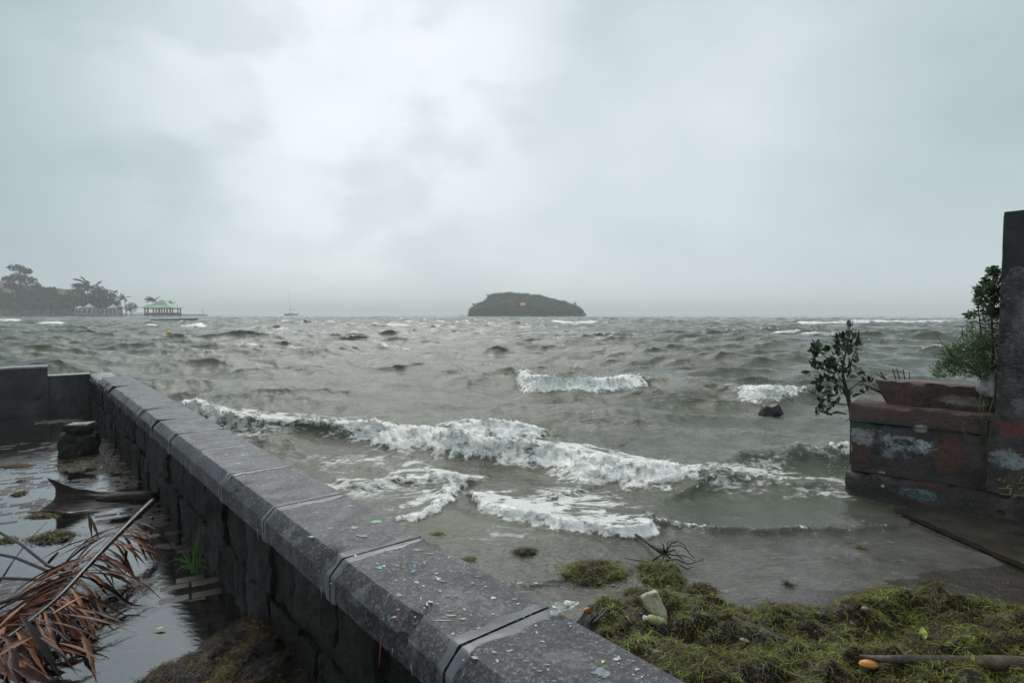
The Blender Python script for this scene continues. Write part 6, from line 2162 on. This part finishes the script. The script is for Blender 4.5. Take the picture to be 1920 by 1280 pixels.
# --- drift on the ramp and weed bank
def on_pile(px, py, dz=0.0):
    """point on the weed bank (or ramp) seen at a pixel"""
    z = -0.12
    for _ in range(12):
        p = at(px, py, z)
        z = float(pile_h(np.array([p.x]), np.array([p.y]))[0][0])
    return at(px, py, z + dz)


M_CORAL = simple('pitted_coral', (0.14, 0.12, 0.07), (0.46, 0.43, 0.30), 26, 0.7, 1.0, 46, c2=(0.58, 0.55, 0.42), dist=0.012)
cb = on_pile(1228, 1158)
mb = MB()
mb.rock(cb + Vector((0, 0.02, 0.055)), (0.105, 0.075, 0.165), Matrix.Rotation(-0.38, 3, 'Y') @ Matrix.Rotation(-0.35, 3, 'X'), 4, 9, 0.06, 0.32, 2.6)
tag(mb.build('coral_block', M_CORAL), 'pale yellow pitted coral block propped up on the seaweed', 'coral block')
# bottle
M_BOT, g, b = pmat('murky_plastic')
b.inputs['Base Color'].default_value = (0.50, 0.50, 0.24, 1)
b.inputs['Roughness'].default_value = 0.22
b.inputs['Transmission Weight'].default_value = 0.35
M_CAPW = simple('white_plastic', (0.62, 0.64, 0.58), (0.74, 0.75, 0.70), 30, 0.35, 0)
ba, bb = on_pile(1210, 1158, 0.028), on_pile(1246, 1168, 0.030)
bt = thing('plastic_bottle', ba, 'small yellowish plastic bottle lying below the pale coral block', 'bottle')
bd_ = (bb - ba)
mb = MB()
mb.tube([ba + bd_ * u for u in (0.0, 0.10, 0.16, 0.24, 0.5, 0.52, 0.54, 0.8, 0.97, 1.0, 1.0)], [0.011, 0.012, 0.020, 0.027, 0.028, 0.026, 0.028, 0.028, 0.027, 0.022, 0.004], 14)
mb.build('body', M_BOT, bt)
mb = MB()
mb.tube([ba - bd_ * 0.07, ba - bd_ * 0.065, ba + bd_ * 0.04], [0.010, 0.0135, 0.0135], 12)
mb.build('cap', M_CAPW, bt)
# driftwood
M_DRIFT = simple('driftwood', (0.008, 0.006, 0.005), (0.055, 0.036, 0.020), 5.5, 0.5, 1.0, 26, c2=(0.24, 0.17, 0.10), dist=0.012)
M_BLACKWOOD = simple('soaked_black_wood', (0.008, 0.007, 0.006), (0.032, 0.027, 0.022), 14, 0.35, 0.7, 40)


def stick(name, pts, radii, mat, label, cat, n=8, flat=1.0, extra=()):
    mb = MB()
    P = []
    for i in range(len(pts) - 1):
        for k in range(4):
            P.append(pts[i].lerp(pts[i + 1], k / 4) + 0.25 * radii[i] * mnoise.noise_vector((i * 1.7 + k * .5, len(label), 3)))
    P.append(pts[-1])
    Rr = np.interp(np.linspace(0, len(radii) - 1, len(P)), range(len(radii)), radii)
    mb.tube(P, list(Rr), n, True, flat)
    for e_pts, e_r in extra:
        mb.tube(e_pts, e_r, 5)
    return tag(mb.build(name, mat), label, cat)


stick('driftwood_log', [on_pile(1612, 1232, 0.022), on_pile(1680, 1236, 0.030), on_pile(1780, 1240, 0.032), on_pile(1870, 1244, 0.034), on_pile(1990, 1250, 0.036)], [0.012, 0.020, 0.030, 0.033, 0.036], M_DRIFT, 'long weathered driftwood log lying on the seaweed at the lower right edge', 'log', 12, 0.8)
stick('driftwood_plank', [on_pile(1372, 1158, 0.02), on_pile(1420, 1180, 0.016), on_pile(1478, 1204, 0.012)], [0.014, 0.022, 0.016], M_BLACKWOOD, 'dark soaked piece of driftwood half buried in the middle of the seaweed bank', 'driftwood', 8, 0.5)
stick('stick', [on_pile(1522, 1217, 0.006), on_pile(1550, 1200, 0.018), on_pile(1578, 1186, 0.03)], [0.005, 0.006, 0.004], M_BLACKWOOD, 'thin dark stick slanting up right from the seaweed, right of the buried driftwood', 'stick')
stick('stick', [on_pile(1420, 1236, 0.012), on_pile(1470, 1258, 0.014), on_pile(1540, 1284, 0.012)], [0.007, 0.008, 0.008], M_DRIFT, 'long pale brown stick running off the bottom of the seaweed bank', 'stick')
stick('stick', [on_pile(1742, 1158, 0.012), on_pile(1785, 1155, 0.012)], [0.005, 0.004], M_DRIFT, 'short grey stick beside the pale green grass blade', 'stick')
stick('wood_strip', [on_pile(1112, 1168, 0.012), on_pile(1140, 1142, 0.035), on_pile(1163, 1122, 0.055)], [0.009, 0.010, 0.008], M_BLACKWOOD, 'longer dark wood strip poking up from the weed beside the white scrap', 'wood strip', 6, 0.5)
stick('wood_strip', [on_pile(1103, 1166, 0.012), on_pile(1125, 1143, 0.03)], [0.007, 0.006], M_BLACKWOOD, 'shorter dark wood strip left of the longer strip in the weed', 'wood strip', 6, 0.5)
stick('stick', [on_pile(1215, 1108, 0.03), on_pile(1260, 1116, 0.025), on_pile(1310, 1117, 0.02)], [0.006, 0.007, 0.005], M_BLACKWOOD, 'dark stick lying behind the coral block towards the brown clump', 'stick')
# uprooted branch
rz = SL + 0.03
rt = thing('uprooted_branch', at(1245, 1045, rz), 'black uprooted branch with tangled roots on top of the green clump', 'branch')
mb = MB()
hub = at(1246, 1036, rz + 0.06)
mb.tube([at(1188, 1000, rz + 0.02), at(1206, 1010, rz + 0.035), at(1225, 1024, rz + 0.05), hub], [0.010, 0.014, 0.018, 0.026], 8)
mb.build('stem', M_BLACKWOOD, rt)
for pts in ([(1258, 1018, .10), (1270, 1014, .12), (1282, 1020, .12), (1292, 1036, .08), (1302, 1046, .03)], [(1256, 1024, .09), (1275, 1022, .10), (1288, 1030, .07)], [(1262, 1040, .07), (1285, 1042, .06), (1302, 1050, .04)],
            [(1250, 1050, .05), (1268, 1048, .05), (1290, 1057, .03), (1308, 1052, .02), (1320, 1046, .03)], [(1240, 1052, .06), (1232, 1060, .03), (1226, 1066, .02)], [(1252, 1030, .12), (1250, 1018, .15), (1262, 1012, .14)],
            [(1244, 1022, .12), (1236, 1012, .12)], [(1262, 1052, .04), (1288, 1066, .02), (1300, 1062, .02)], [(1256, 1044, .06), (1268, 1060, .03), (1276, 1072, .02)], [(1220, 1052, .02), (1195, 1050, .015), (1170, 1046, .01)], [(1265, 1030, .08), (1272, 1042, .06), (1282, 1050, .04)]):
    mb = MB()
    mb.tube([hub] + [at(px, py, rz + dz_) for px, py, dz_ in pts], list(np.linspace(0.008, 0.0025, len(pts) + 1)), 6)
    mb.build('root', M_BLACKWOOD, rt)

# bits of rubbish and seeds in the weed
M_ORANGE = simple('orange_seed', (0.48, 0.16, 0.02), (0.66, 0.30, 0.05), 16, 0.35, 0.2)
oc = on_pile(1629, 1244, 0.040)
osd = thing('orange_shell', oc, 'bright orange clam-like shell lying in the weed beside the driftwood log', 'shell')
for sg in (1, -1):
    mb = MB()

    def half(u, v):
        a, r = 2 * math.pi * v, u
        return oc + Vector((0.046 * r * math.cos(a), 0.03 * r * math.sin(a), sg * (0.022 * math.sqrt(max(0, 1 - r * r)) + 0.001) * (1.0 if sg > 0 else 0.7) - 0.002 * (sg < 0)))
    mb.grid(half, 6, 16)
    mb.build('shell_half', M_ORANGE, osd)
mb = MB()
mb.rock(on_pile(1100, 1143, 0.02), (0.04, 0.014, 0.022), Matrix.Rotation(-0.5, 3, 'Y'), 3, 4, 0.1, 0.4)
tag(mb.build('plastic_scrap', simple('orange_plastic', (0.62, 0.20, 0.04), (0.72, 0.28, 0.08), 20, 0.4, 0)), 'small orange plastic scrap in the weed beside the wall edge', 'scrap')
# crumpled white scrap caught on the coping edge
wc = at(1060, 1141, TOPZ + 0.012)
ws = MB()


def scrap(u, v):
    w_ = 0.035 * (1.1 - 0.5 * u) * (0.6 + 0.6 * math.sin(math.pi * min(1, u + .15)))
    q = wc + (at(1088, 1134, TOPZ + 0.012) - at(1036, 1146, TOPZ + 0.012)) * (u - 0.5) + Vector((-0.1, 0.6, 0.55)) * w_ * (v - 0.5)
    return q + 0.018 * mnoise.noise_vector((u * 5, v * 4, 6)) + Vector((0, 0, 0.01))


ws.grid(scrap, 16, 8)
ws.grid(lambda u, v: scrap(u, 1 - v) - Vector((0, 0, 0.0015)), 16, 8)
tag(ws.build('white_scrap', M_CAPW), 'crumpled white plastic scrap caught on the outer edge of the coping', 'scrap')
M_POD = per_object('seed_pods', [(0.2, (0.09, 0.055, 0.04)), (0.5, (0.20, 0.14, 0.11)), (0.8, (0.36, 0.30, 0.25))], 0.35, 0.2, 40)
for k, (px, py, L, ang_, lab) in enumerate(((1300, 1166, .055, -.5, 'pale elongated seed pod right of the plastic bottle'), (1318, 1170, .05, -.9, 'darker seed pod next to the pale elongated one'), (1322, 1152, .05, -.25, 'seed pod on the weed above the pair of pods'), (1232, 1222, .045, -.2, 'lone brown seed pod low on the left of the seaweed bank'),
                                            (1396, 1200, .055, -.6, 'pale seed pod below the buried driftwood'), (1622, 1140, .05, .1, 'tan seed pod near the top edge of the seaweed bank'), (1255, 1100, .04, .3, 'small seed pod on the tall green clump'), (1150, 1098, .04, -.3, 'dark seed pod on the wide green clump'), (1328, 1246, .05, .2, 'seed pod at the bottom of the seaweed bank'), (1210, 1246, .04, .2, 'tiny seed pod beside the coping at the bottom'))):
    c = on_pile(px, py, 0.014)
    if py < 1110:
        c = at(px, py, SL + 0.10)
    mb = MB()
    mb.tube([c + Vector((math.cos(ang_), math.sin(ang_), 0)) * L * q for q in (-.5, -.42, -.2, 0.1, .35, .5)], [0.001, 0.006, 0.0115, 0.012, 0.007, 0.001], 8, True, 0.7)
    tag(mb.build('seed_pod', M_POD), lab, 'seed pod', 'seed pods in the weed')
# pink chalky paint worn onto the ramp
M_PINKR = simple('worn_pink_paint', (0.26, 0.09, 0.10), (0.38, 0.16, 0.17), 30, 0.5, 0.3)
for k, (px, py, sx, sy) in enumerate(((1636, 1099, 9, 5), (1690, 1108, 22, 7), (1705, 1104, 10, 4), (1592, 1010, 13, 4), (1672, 1106, 8, 3), (1650, 1102, 6, 2))):
    mb = MB()
    c = at(px, py, -0.26)
    for q in range(26):
        a, r_ = rs_e.uniform(0, 6.28), rs_e.random() ** .6
        x_, y_ = px + sx * r_ * math.cos(a), py + sy * r_ * math.sin(a)
        p = at(x_, y_, -0.26)
        z = max(float(bed_z(p.x, p.y)) + 0.012, sea_z(p.x, p.y) + 0.002)
        p = at(x_, y_, z)
        b0 = len(mb.v)
        rr_ = rs_e.uniform(0.002, 0.005)
        for w_ in range(6):
            mb.v.append((p.x + rr_ * 1.7 * math.cos(w_ * 1.047) * rs_e.uniform(.5, 1.2), p.y + rr_ * math.sin(w_ * 1.047) * rs_e.uniform(.5, 1.2), p.z))
        mb.f.append(tuple(range(b0, b0 + 6)))
    o = mb.build('paint_flecks', M_PINKR)
    tag(o, 'flecks of worn pink paint showing on the wet ramp', kind='stuff')

# fine floating debris in the shallows
M_BITS = per_object('floating_bits', [(0.2, (0.010, 0.012, 0.004)), (0.8, (0.05, 0.06, 0.015))], 0.5, 0)
Pd = []
while len(Pd) < 700:
    px, py = rs_e.uniform(640, 1560), rs_e.gauss(1040, 45)
    if not (880 < py < 1125) or rs_e.random() > math.exp(-((px - 960) / 300) ** 2) + 0.18:
        continue
    p = at(px, py, SL + 0.015)
    if p.dot(WN) < 1.36:
        continue
    Pd.append((p.x, p.y, max(sea_z(p.x, p.y), float(bed_z(p.x, p.y)) + .01) + 0.002))
weed_object('floating_debris', [], [], np.array(Pd), 'scattered bits of weed and twig drifting in the shallows by the wall', kind='stuff', length=(0.012, 0.055), width=(0.0012, 0.0035), seed=91, lift=0.15, tone_shift=-0.1, curl=0.5)

# things out in the water
M_BLKROCK = simple('wet_black_rock', (0.010, 0.009, 0.009), (0.032, 0.030, 0.028), 8, 0.3, 0.7, 24, c2=(0.10, 0.095, 0.09))
rk = at(1445, 771, SL)
rk_t = thing('sea_rock', rk, 'dark wet rock breaking the surface left of the young mangrove', 'rock')
mb = MB()
mb.rock(rk + Vector((-0.07, 0, -0.01)), (0.24, 0.24, 0.24), Matrix.Rotation(0.3, 3, 'Y'), 11, 6, 0.10, 0.35)
mb.build('boulder', M_BLKROCK, rk_t)
mb = MB()
mb.rock(rk + Vector((0.10, 0.03, 0.02)), (0.20, 0.22, 0.22), Matrix.Rotation(-0.5, 3, 'Y'), 14, 6, 0.10, 0.2)
mb.build('boulder', M_BLKROCK, rk_t)
p = at(521, 689, SL)
stick('driftwood_piece', [far(515, 686.5, p.y), far(521, 685.5, p.y), far(528, 684, p.y)], [0.04, 0.06, 0.03], M_BLACKWOOD, 'small black lump of driftwood afloat on the left behind the breaker', 'driftwood')
p = at(1166, 826, SL)
p.z = sea_z(p.x, p.y) + 0.015
stick('floating_scrap', [p + Vector((-.05, 0, 0)), p + Vector((0, .02, .015)), p + Vector((.06, .03, 0))], [0.01, 0.018, 0.008], simple('rusty_scrap', (0.12, 0.05, 0.03), (0.2, 0.09, 0.05), 12, 0.4, 0), 'small reddish brown scrap floating behind the main breaker', 'scrap', 6, 0.4)
p = at(1562, 776, SL)
stick('submerged_branch', [far(1552, 777, 6.9), far(1568, 772, 6.9), far(1588, 776, 6.9)], [0.006, 0.020, 0.008], M_BLACKWOOD, 'dark branch lying at the water beside the mangrove trunk', 'branch', 8, 0.6)

# --- young mangrove
ZM = 6.55
MZ = lambda x, y, dz_=0.0: far(1480 + x / 6.095, 590 + y / 6.095, ZM + dz_)
M_MTRUNK = simple('mangrove_bark', (0.018, 0.014, 0.010), (0.055, 0.046, 0.034), 30, 0.55, 0.5)
M_MLEAF = per_object('mangrove_leaf', [(0.15, (0.006, 0.022, 0.005)), (0.5, (0.014, 0.045, 0.008)), (0.8, (0.034, 0.082, 0.016)), (0.97, (0.095, 0.12, 0.03))], 0.34, 0.1, 20, 0.5, 0.2)
mbase = MZ(722, 1280)
mg = thing('mangrove_sapling', (mbase.x, mbase.y, SL - 0.1), 'young mangrove with dark glossy leaves growing against the left end of the ruined wall', 'young tree')
trunk_pts = [(735, 1420, 0), (722, 1250, 0), (702, 1080, 0), (655, 880, 0), (622, 740, 0.02), (602, 600, 0.02), (640, 450, 0), (690, 250, -.02), (672, 140, -.02)]
tp_ = [MZ(*q) for q in trunk_pts]
tp_[0].z = SL - 0.4
mb = MB()
mb.tube(tp_, [0.030, 0.026, 0.024, 0.022, 0.016, 0.012, 0.009, 0.006, 0.003], 8)
mb.build('trunk', M_MTRUNK, mg)
for pts in ([(660, 870, 0), (760, 805, -.03), (830, 750, -.05), (858, 690, -.06)], [(790, 800, -.03), (860, 800, -.04), (920, 830, -.05)], [(640, 850, 0), (540, 790, .03), (430, 740, .05), (320, 650, .06), (230, 650, .08)], [(605, 590, .02), (480, 540, -.04), (400, 470, -.06), (330, 380, -.07)],
            [(690, 1030, 0), (530, 1015, -.05), (400, 960, -.08), (300, 910, -.1)], [(530, 1015, -.05), (440, 1040, -.06), (360, 1110, -.06)], [(606, 640, .02), (700, 570, .05), (800, 610, .07), (850, 650, .07)], [(625, 480, 0), (560, 400, .05), (520, 320, .06)], [(670, 340, 0), (760, 330, .04), (820, 310, .05)], [(640, 860, 0), (600, 900, -.06), (560, 930, -.1)],
            [(715, 1170, 0), (680, 1190, -.04), (635, 1225, -.06)], [(700, 560, .05), (740, 440, .05), (760, 400, .05)], [(640, 800, 0), (560, 700, -.06), (540, 640, -.08)], [(680, 900, 0), (705, 930, -.06)], [(480, 540, -.04), (440, 600, -.08), (400, 640, -.1)]):
    mb = MB()
    mb.tube([MZ(*q) for q in pts], list(np.linspace(0.008, 0.0025, len(pts))), 5)
    mb.build('branch', M_MTRUNK, mg)
leaf_mes = []
for k in range(4):
    mb = MB()
    cv, fo_ = (0.10, 0.30, -0.08, 0.18)[k], (0.35, 0.2, 0.5, 0.3)[k]

    def lf(u, v):
        s = (v - 0.5) * 2
        ww = 0.24 * math.sin(math.pi * min(1, 0.02 + 0.97 * u ** 0.9)) ** 0.75
        return Vector((u, s * ww, fo_ * ww * abs(s) + cv * (u - u * u) * 1.2 - 0.25 * cv * u))
    mb.grid(lf, 6, 4)
    leaf_mes.append(mb.mesh('leaf', M_MLEAF))
CL = [(350, 480, 105, 24), (300, 410, 60, 8), (280, 640, 85, 12), (400, 620, 90, 13), (430, 760, 85, 16), (345, 760, 40, 3), (330, 920, 75, 13), (430, 990, 85, 13), (340, 1090, 65, 8), (390, 1120, 50, 4), (590, 320, 85, 14), (710, 320, 95, 16), (668, 165, 55, 6), (640, 440, 75, 10), (555, 390, 50, 5), (800, 670, 65, 9), (560, 690, 60, 8), (660, 600, 60, 8), (880, 800, 65, 9), (880, 870, 35, 4),
      (590, 900, 60, 7), (705, 935, 45, 4), (815, 315, 35, 4), (790, 560, 40, 4), (480, 400, 45, 4), (500, 880, 45, 5), (745, 385, 40, 5), (560, 520, 45, 5), (710, 215, 35, 4), (480, 600, 50, 6), (650, 700, 45, 4), (560, 780, 40, 4)]
nl = 0
for (cx_, cy_, r_, n) in CL:
    ctr_dz = rs_e.uniform(-0.08, 0.08)
    for k in range(int(n * 1.12 + .5)):
        a, rr_ = rs_e.uniform(0, 2 * math.pi), r_ * math.sqrt(rs_e.random()) * 0.72
        p = MZ(cx_ + rr_ * math.cos(a), cy_ + rr_ * math.sin(a), ctr_dz + rs_e.uniform(-0.06, 0.06))
        ctr = MZ(cx_, cy_ + r_ * 0.3, ctr_dz)
        d = (p - ctr).normalized() + Vector((-0.25, rs_e.uniform(-.7, .5), 0.15 + rs_e.gauss(0, .35)))
        d.normalize()
        z_ = (Vector((rs_e.gauss(0, .6), rs_e.uniform(-1.2, 0.1), rs_e.uniform(0.1, 1.0)))).normalized()
        y_ = z_.cross(d)
        y_ = y_.normalized() if y_.length > 1e-3 else d.orthogonal().normalized()
        z_ = d.cross(y_)
        s = rs_e.uniform(0.078, 0.112)
        o = bpy.data.objects.new('leaf', leaf_mes[nl % 4])
        COL.objects.link(o)
        M4 = Matrix(((d.x, y_.x, z_.x, p.x), (d.y, y_.y, z_.y, p.y), (d.z, y_.z, z_.z, p.z), (0, 0, 0, 1)))
        o.parent = mg
        o.matrix_basis = Matrix.Translation(-mg.location) @ M4 @ Matrix.Scale(s, 4)
        nl += 1

# --- shrub and vines in the corner of the pillar
M_SHLEAF = M_WEED
ZS = 5.62
SZ = lambda x, y, dz_=0.0: far(1720 + x / 3.37, 380 + y / 3.37, ZS + dz_)
M_VINE, g, b = pmat('shrub_leaf')
tn = g.new('ShaderNodeAttribute', attribute_name='tone').outputs['Fac']
g.put(b.inputs['Base Color'], g.ramp(tn, [(0.1, (0.008, 0.028, 0.005)), (0.42, (0.030, 0.085, 0.010)), (0.72, (0.085, 0.165, 0.026)), (0.95, (0.22, 0.27, 0.08))]))
b.inputs['Roughness'].default_value = 0.38
sb0 = SZ(440, 1140)
shrub = thing('shrub', (sb0.x, sb0.y, 0.9), 'tangled green shrub and vine filling the corner between ruined wall and pillar', 'shrub')
rs_s = random.Random(8)


def leafy(ellipses, size, mat, name, parent, narrow=0.5, lift=0.0):
    V, F, T = [], [], []
    for (ex0, ey0, rx, ry, n, tone, dz0) in ellipses:
        for _ in range(int(n * 1.9)):
            a, r_ = rs_s.uniform(0, 6.283), math.sqrt(rs_s.random())
            p = SZ(ex0 + rx * r_ * math.cos(a), ey0 + ry * r_ * math.sin(a), dz0 + rs_s.uniform(-0.14, 0.14))
            d = Vector((rs_s.gauss(-0.35, .7), rs_s.gauss(0, .6), rs_s.gauss(lift, .6))).normalized()
            nn = Vector((rs_s.gauss(0, .6), rs_s.gauss(-.5, .5), rs_s.gauss(.6, .5))).normalized()
            y_ = nn.cross(d)
            y_ = y_.normalized() if y_.length > 1e-3 else d.orthogonal().normalized()
            z_ = d.cross(y_)
            s = size * rs_s.uniform(0.6, 1.35)
            k = len(V)
            V += [tuple(p), tuple(p + d * s * .5 + y_ * s * narrow * .5 + z_ * s * .08), tuple(p + d * s - z_ * s * .12), tuple(p + d * s * .5 - y_ * s * narrow * .5 + z_ * s * .08)]
            F.append((k, k + 1, k + 2, k + 3))
            T += [min(1, max(0, rs_s.gauss(tone, .16)))] * 4
    me = mesh_np(name, np.array(V), np.array(F), mat, False, {'tone': np.array(T)})
    o = link(name, me, parent)
    return tag(o, kind='stuff')


leafy([(490, 440, 40, 30, 60, .35, .1), (470, 500, 55, 45, 110, .3, .1), (420, 560, 60, 50, 110, .3, .1), (490, 580, 40, 60, 110, .32, .1), (400, 615, 45, 35, 60, .3, .1), (500, 680, 40, 50, 90, .4, .1), (440, 660, 50, 40, 60, .42, .08), (350, 705, 55, 18, 40, .5, .05), (480, 420, 30, 18, 30, .35, .1)], 0.040, M_VINE, 'vine_leaves', shrub, 0.62)
leafy([(460, 800, 70, 130, 560, .45, .1), (440, 950, 90, 120, 800, .45, .06), (380, 900, 70, 70, 300, .5, .05), (330, 1020, 120, 80, 620, .5, .02), (440, 1060, 80, 60, 420, .4, .0), (180, 1070, 80, 40, 140, .62, 0), (230, 1000, 60, 40, 90, .3, 0), (130, 1050, 45, 40, 60, .6, 0), (240, 930, 70, 60, 130, .42, .04), (200, 1000, 90, 50, 120, .5, 0), (330, 860, 60, 60, 110, .45, .05), (350, 790, 40, 60, 70, .55, .05), (260, 960, 50, 50, 70, .2, .05), (300, 930, 60, 50, 120, .4, .05)], 0.042, M_VINE, 'grassy_leaves', shrub, 0.16, 0.15)
mb = MB()
for _ in range(26):
    x0, y0 = rs_s.uniform(220, 420), rs_s.uniform(980, 1100)
    x1, y1 = x0 - rs_s.uniform(30, 190), y0 - rs_s.uniform(30, 190)
    pts = [SZ(x0, y0, .05)]
    for k in range(1, 6):
        pts.append(SZ(x0 + (x1 - x0) * k / 5 + rs_s.gauss(0, 14), y0 + (y1 - y0) * k / 5 + rs_s.gauss(0, 14), .05 + rs_s.uniform(-.08, .08)))
    mb.tube(pts, list(np.linspace(0.004, 0.0015, 6)), 4)
tag(mb.build('twig_tangle', M_BLACKWOOD, shrub), kind='stuff')
for pts in ([(470, 1140), (480, 950), (470, 760), (490, 560), (500, 420)], [(450, 1140), (420, 960), (400, 800), (380, 620)], [(430, 1140), (350, 1040), (260, 980)]):
    mb = MB()
    mb.tube([SZ(x, y, .1) for x, y in pts], list(np.linspace(0.014, 0.004, len(pts))), 6)
    mb.build('stem', M_MTRUNK, shrub)
for (x0, y0, x1, y1, bx, by) in ((400, 720, 305, 715, 360, 680), (390, 760, 300, 770, 350, 735), (400, 740, 320, 690, 380, 690), (130, 1110, 85, 1070, 110, 1080), (180, 1100, 95, 1105, 120, 1085), (200, 1060, 150, 1010, 170, 1030), (290, 850, 285, 770, 280, 810), (360, 790, 310, 760, 350, 745)):
    blade_mesh(SZ(x0, y0, -.03), SZ(x1, y1, -.06), SZ(bx, by, -.05), 0.008).build('blade', M_GRASS, shrub)

# grass trailing down the face of the ruin
TZ = lambda x, y, q: None


def onface(px, py, q):
    d = ray(px, py)
    k = (rpt(0, q, 0) - Vector((0, 0, CAM_H))).dot(RQ) / d.dot(RQ)
    return Vector((0, 0, CAM_H)) + d * k


tg = thing('trailing_grass', onface(1850, 760, -0.02), 'thin yellow-green grass runner trailing down the painted face below the shrub', 'grass')
runs = ([(1864, 745), (1855, 770), (1848, 800), (1850, 825), (1848, 845), (1860, 870), (1868, 885), (1866, 900)], [(1838, 735), (1838, 765), (1822, 790), (1800, 795)], [(1845, 750), (1842, 790), (1843, 815)], [(1870, 740), (1866, 770), (1858, 800), (1852, 815)])
for r_ in runs:
    mb = MB()
    mb.tube([onface(x, y, -0.045) for x, y in r_], list(np.linspace(0.0032, 0.0016, len(r_))), 5)
    mb.build('stem', M_GRASS, tg)
for (x0, y0, x1, y1) in ((1800, 795, 1788, 798), (1812, 795, 1795, 788), (1802, 798, 1812, 832), (1806, 800, 1811, 828), (1838, 765, 1850, 775), (1836, 765, 1838, 778), (1820, 780, 1800, 785), (1842, 790, 1852, 793), (1850, 805, 1862, 812), (1848, 818, 1828, 820), (1848, 822, 1862, 830), (1850, 845, 1868, 862), (1846, 842, 1858, 848), (1866, 880, 1862, 898), (1868, 760, 1878, 756), (1858, 755, 1868, 757), (1848, 850, 1855, 838), (1830, 765, 1812, 788), (1852, 760, 1846, 745), (1864, 885, 1858, 870), (1845, 735, 1852, 760), (1835, 730, 1842, 752), (1868, 736, 1886, 738), (1865, 705, 1895, 708), (1850, 700, 1862, 712), (1840, 812, 1850, 828)):
    a_, b_ = onface(x0, y0, -0.05), onface(x1, y1, -0.055)
    blade_mesh(a_, b_, a_.lerp(b_, .5) + Vector((0, -0.01, 0.012)), 0.0042).build('blade', M_GRASS, tg)

# pale rock wedged against the pillar
mb = MB()
rcn = onface(1858, 722, 0.03)
mb.rock(rcn, (0.155, 0.14, 0.21), Matrix.Rotation(0.55, 3, 'Y'), 21, 8, 0.10, 0.5)
tag(mb.build('pale_rock', simple('pale_lichen_rock', (0.20, 0.20, 0.20), (0.40, 0.41, 0.40), 12, 0.6, 0.7, 40)), 'pale grey rock wedged between the shrub and the pillar', 'rock')

# ================================================================== AIR
hz_m = bpy.data.materials.new('haze')
hz_m.use_nodes = True
g = G(hz_m.node_tree)
g.n.clear()
vol = g.new('ShaderNodeVolumePrincipled', {'Color': (0.965, 0.992, 1.0, 1), 'Density': 0.00078, 'Anisotropy': 0.1})
g.new('ShaderNodeOutputMaterial', {'Volume': vol.outputs[0]})
mb = MB()
mb.box((0, 0, 19.0), (9700, 9700, 44.0))
hz = mb.build('haze', hz_m, smooth=False)
tag(hz, kind='stuff')
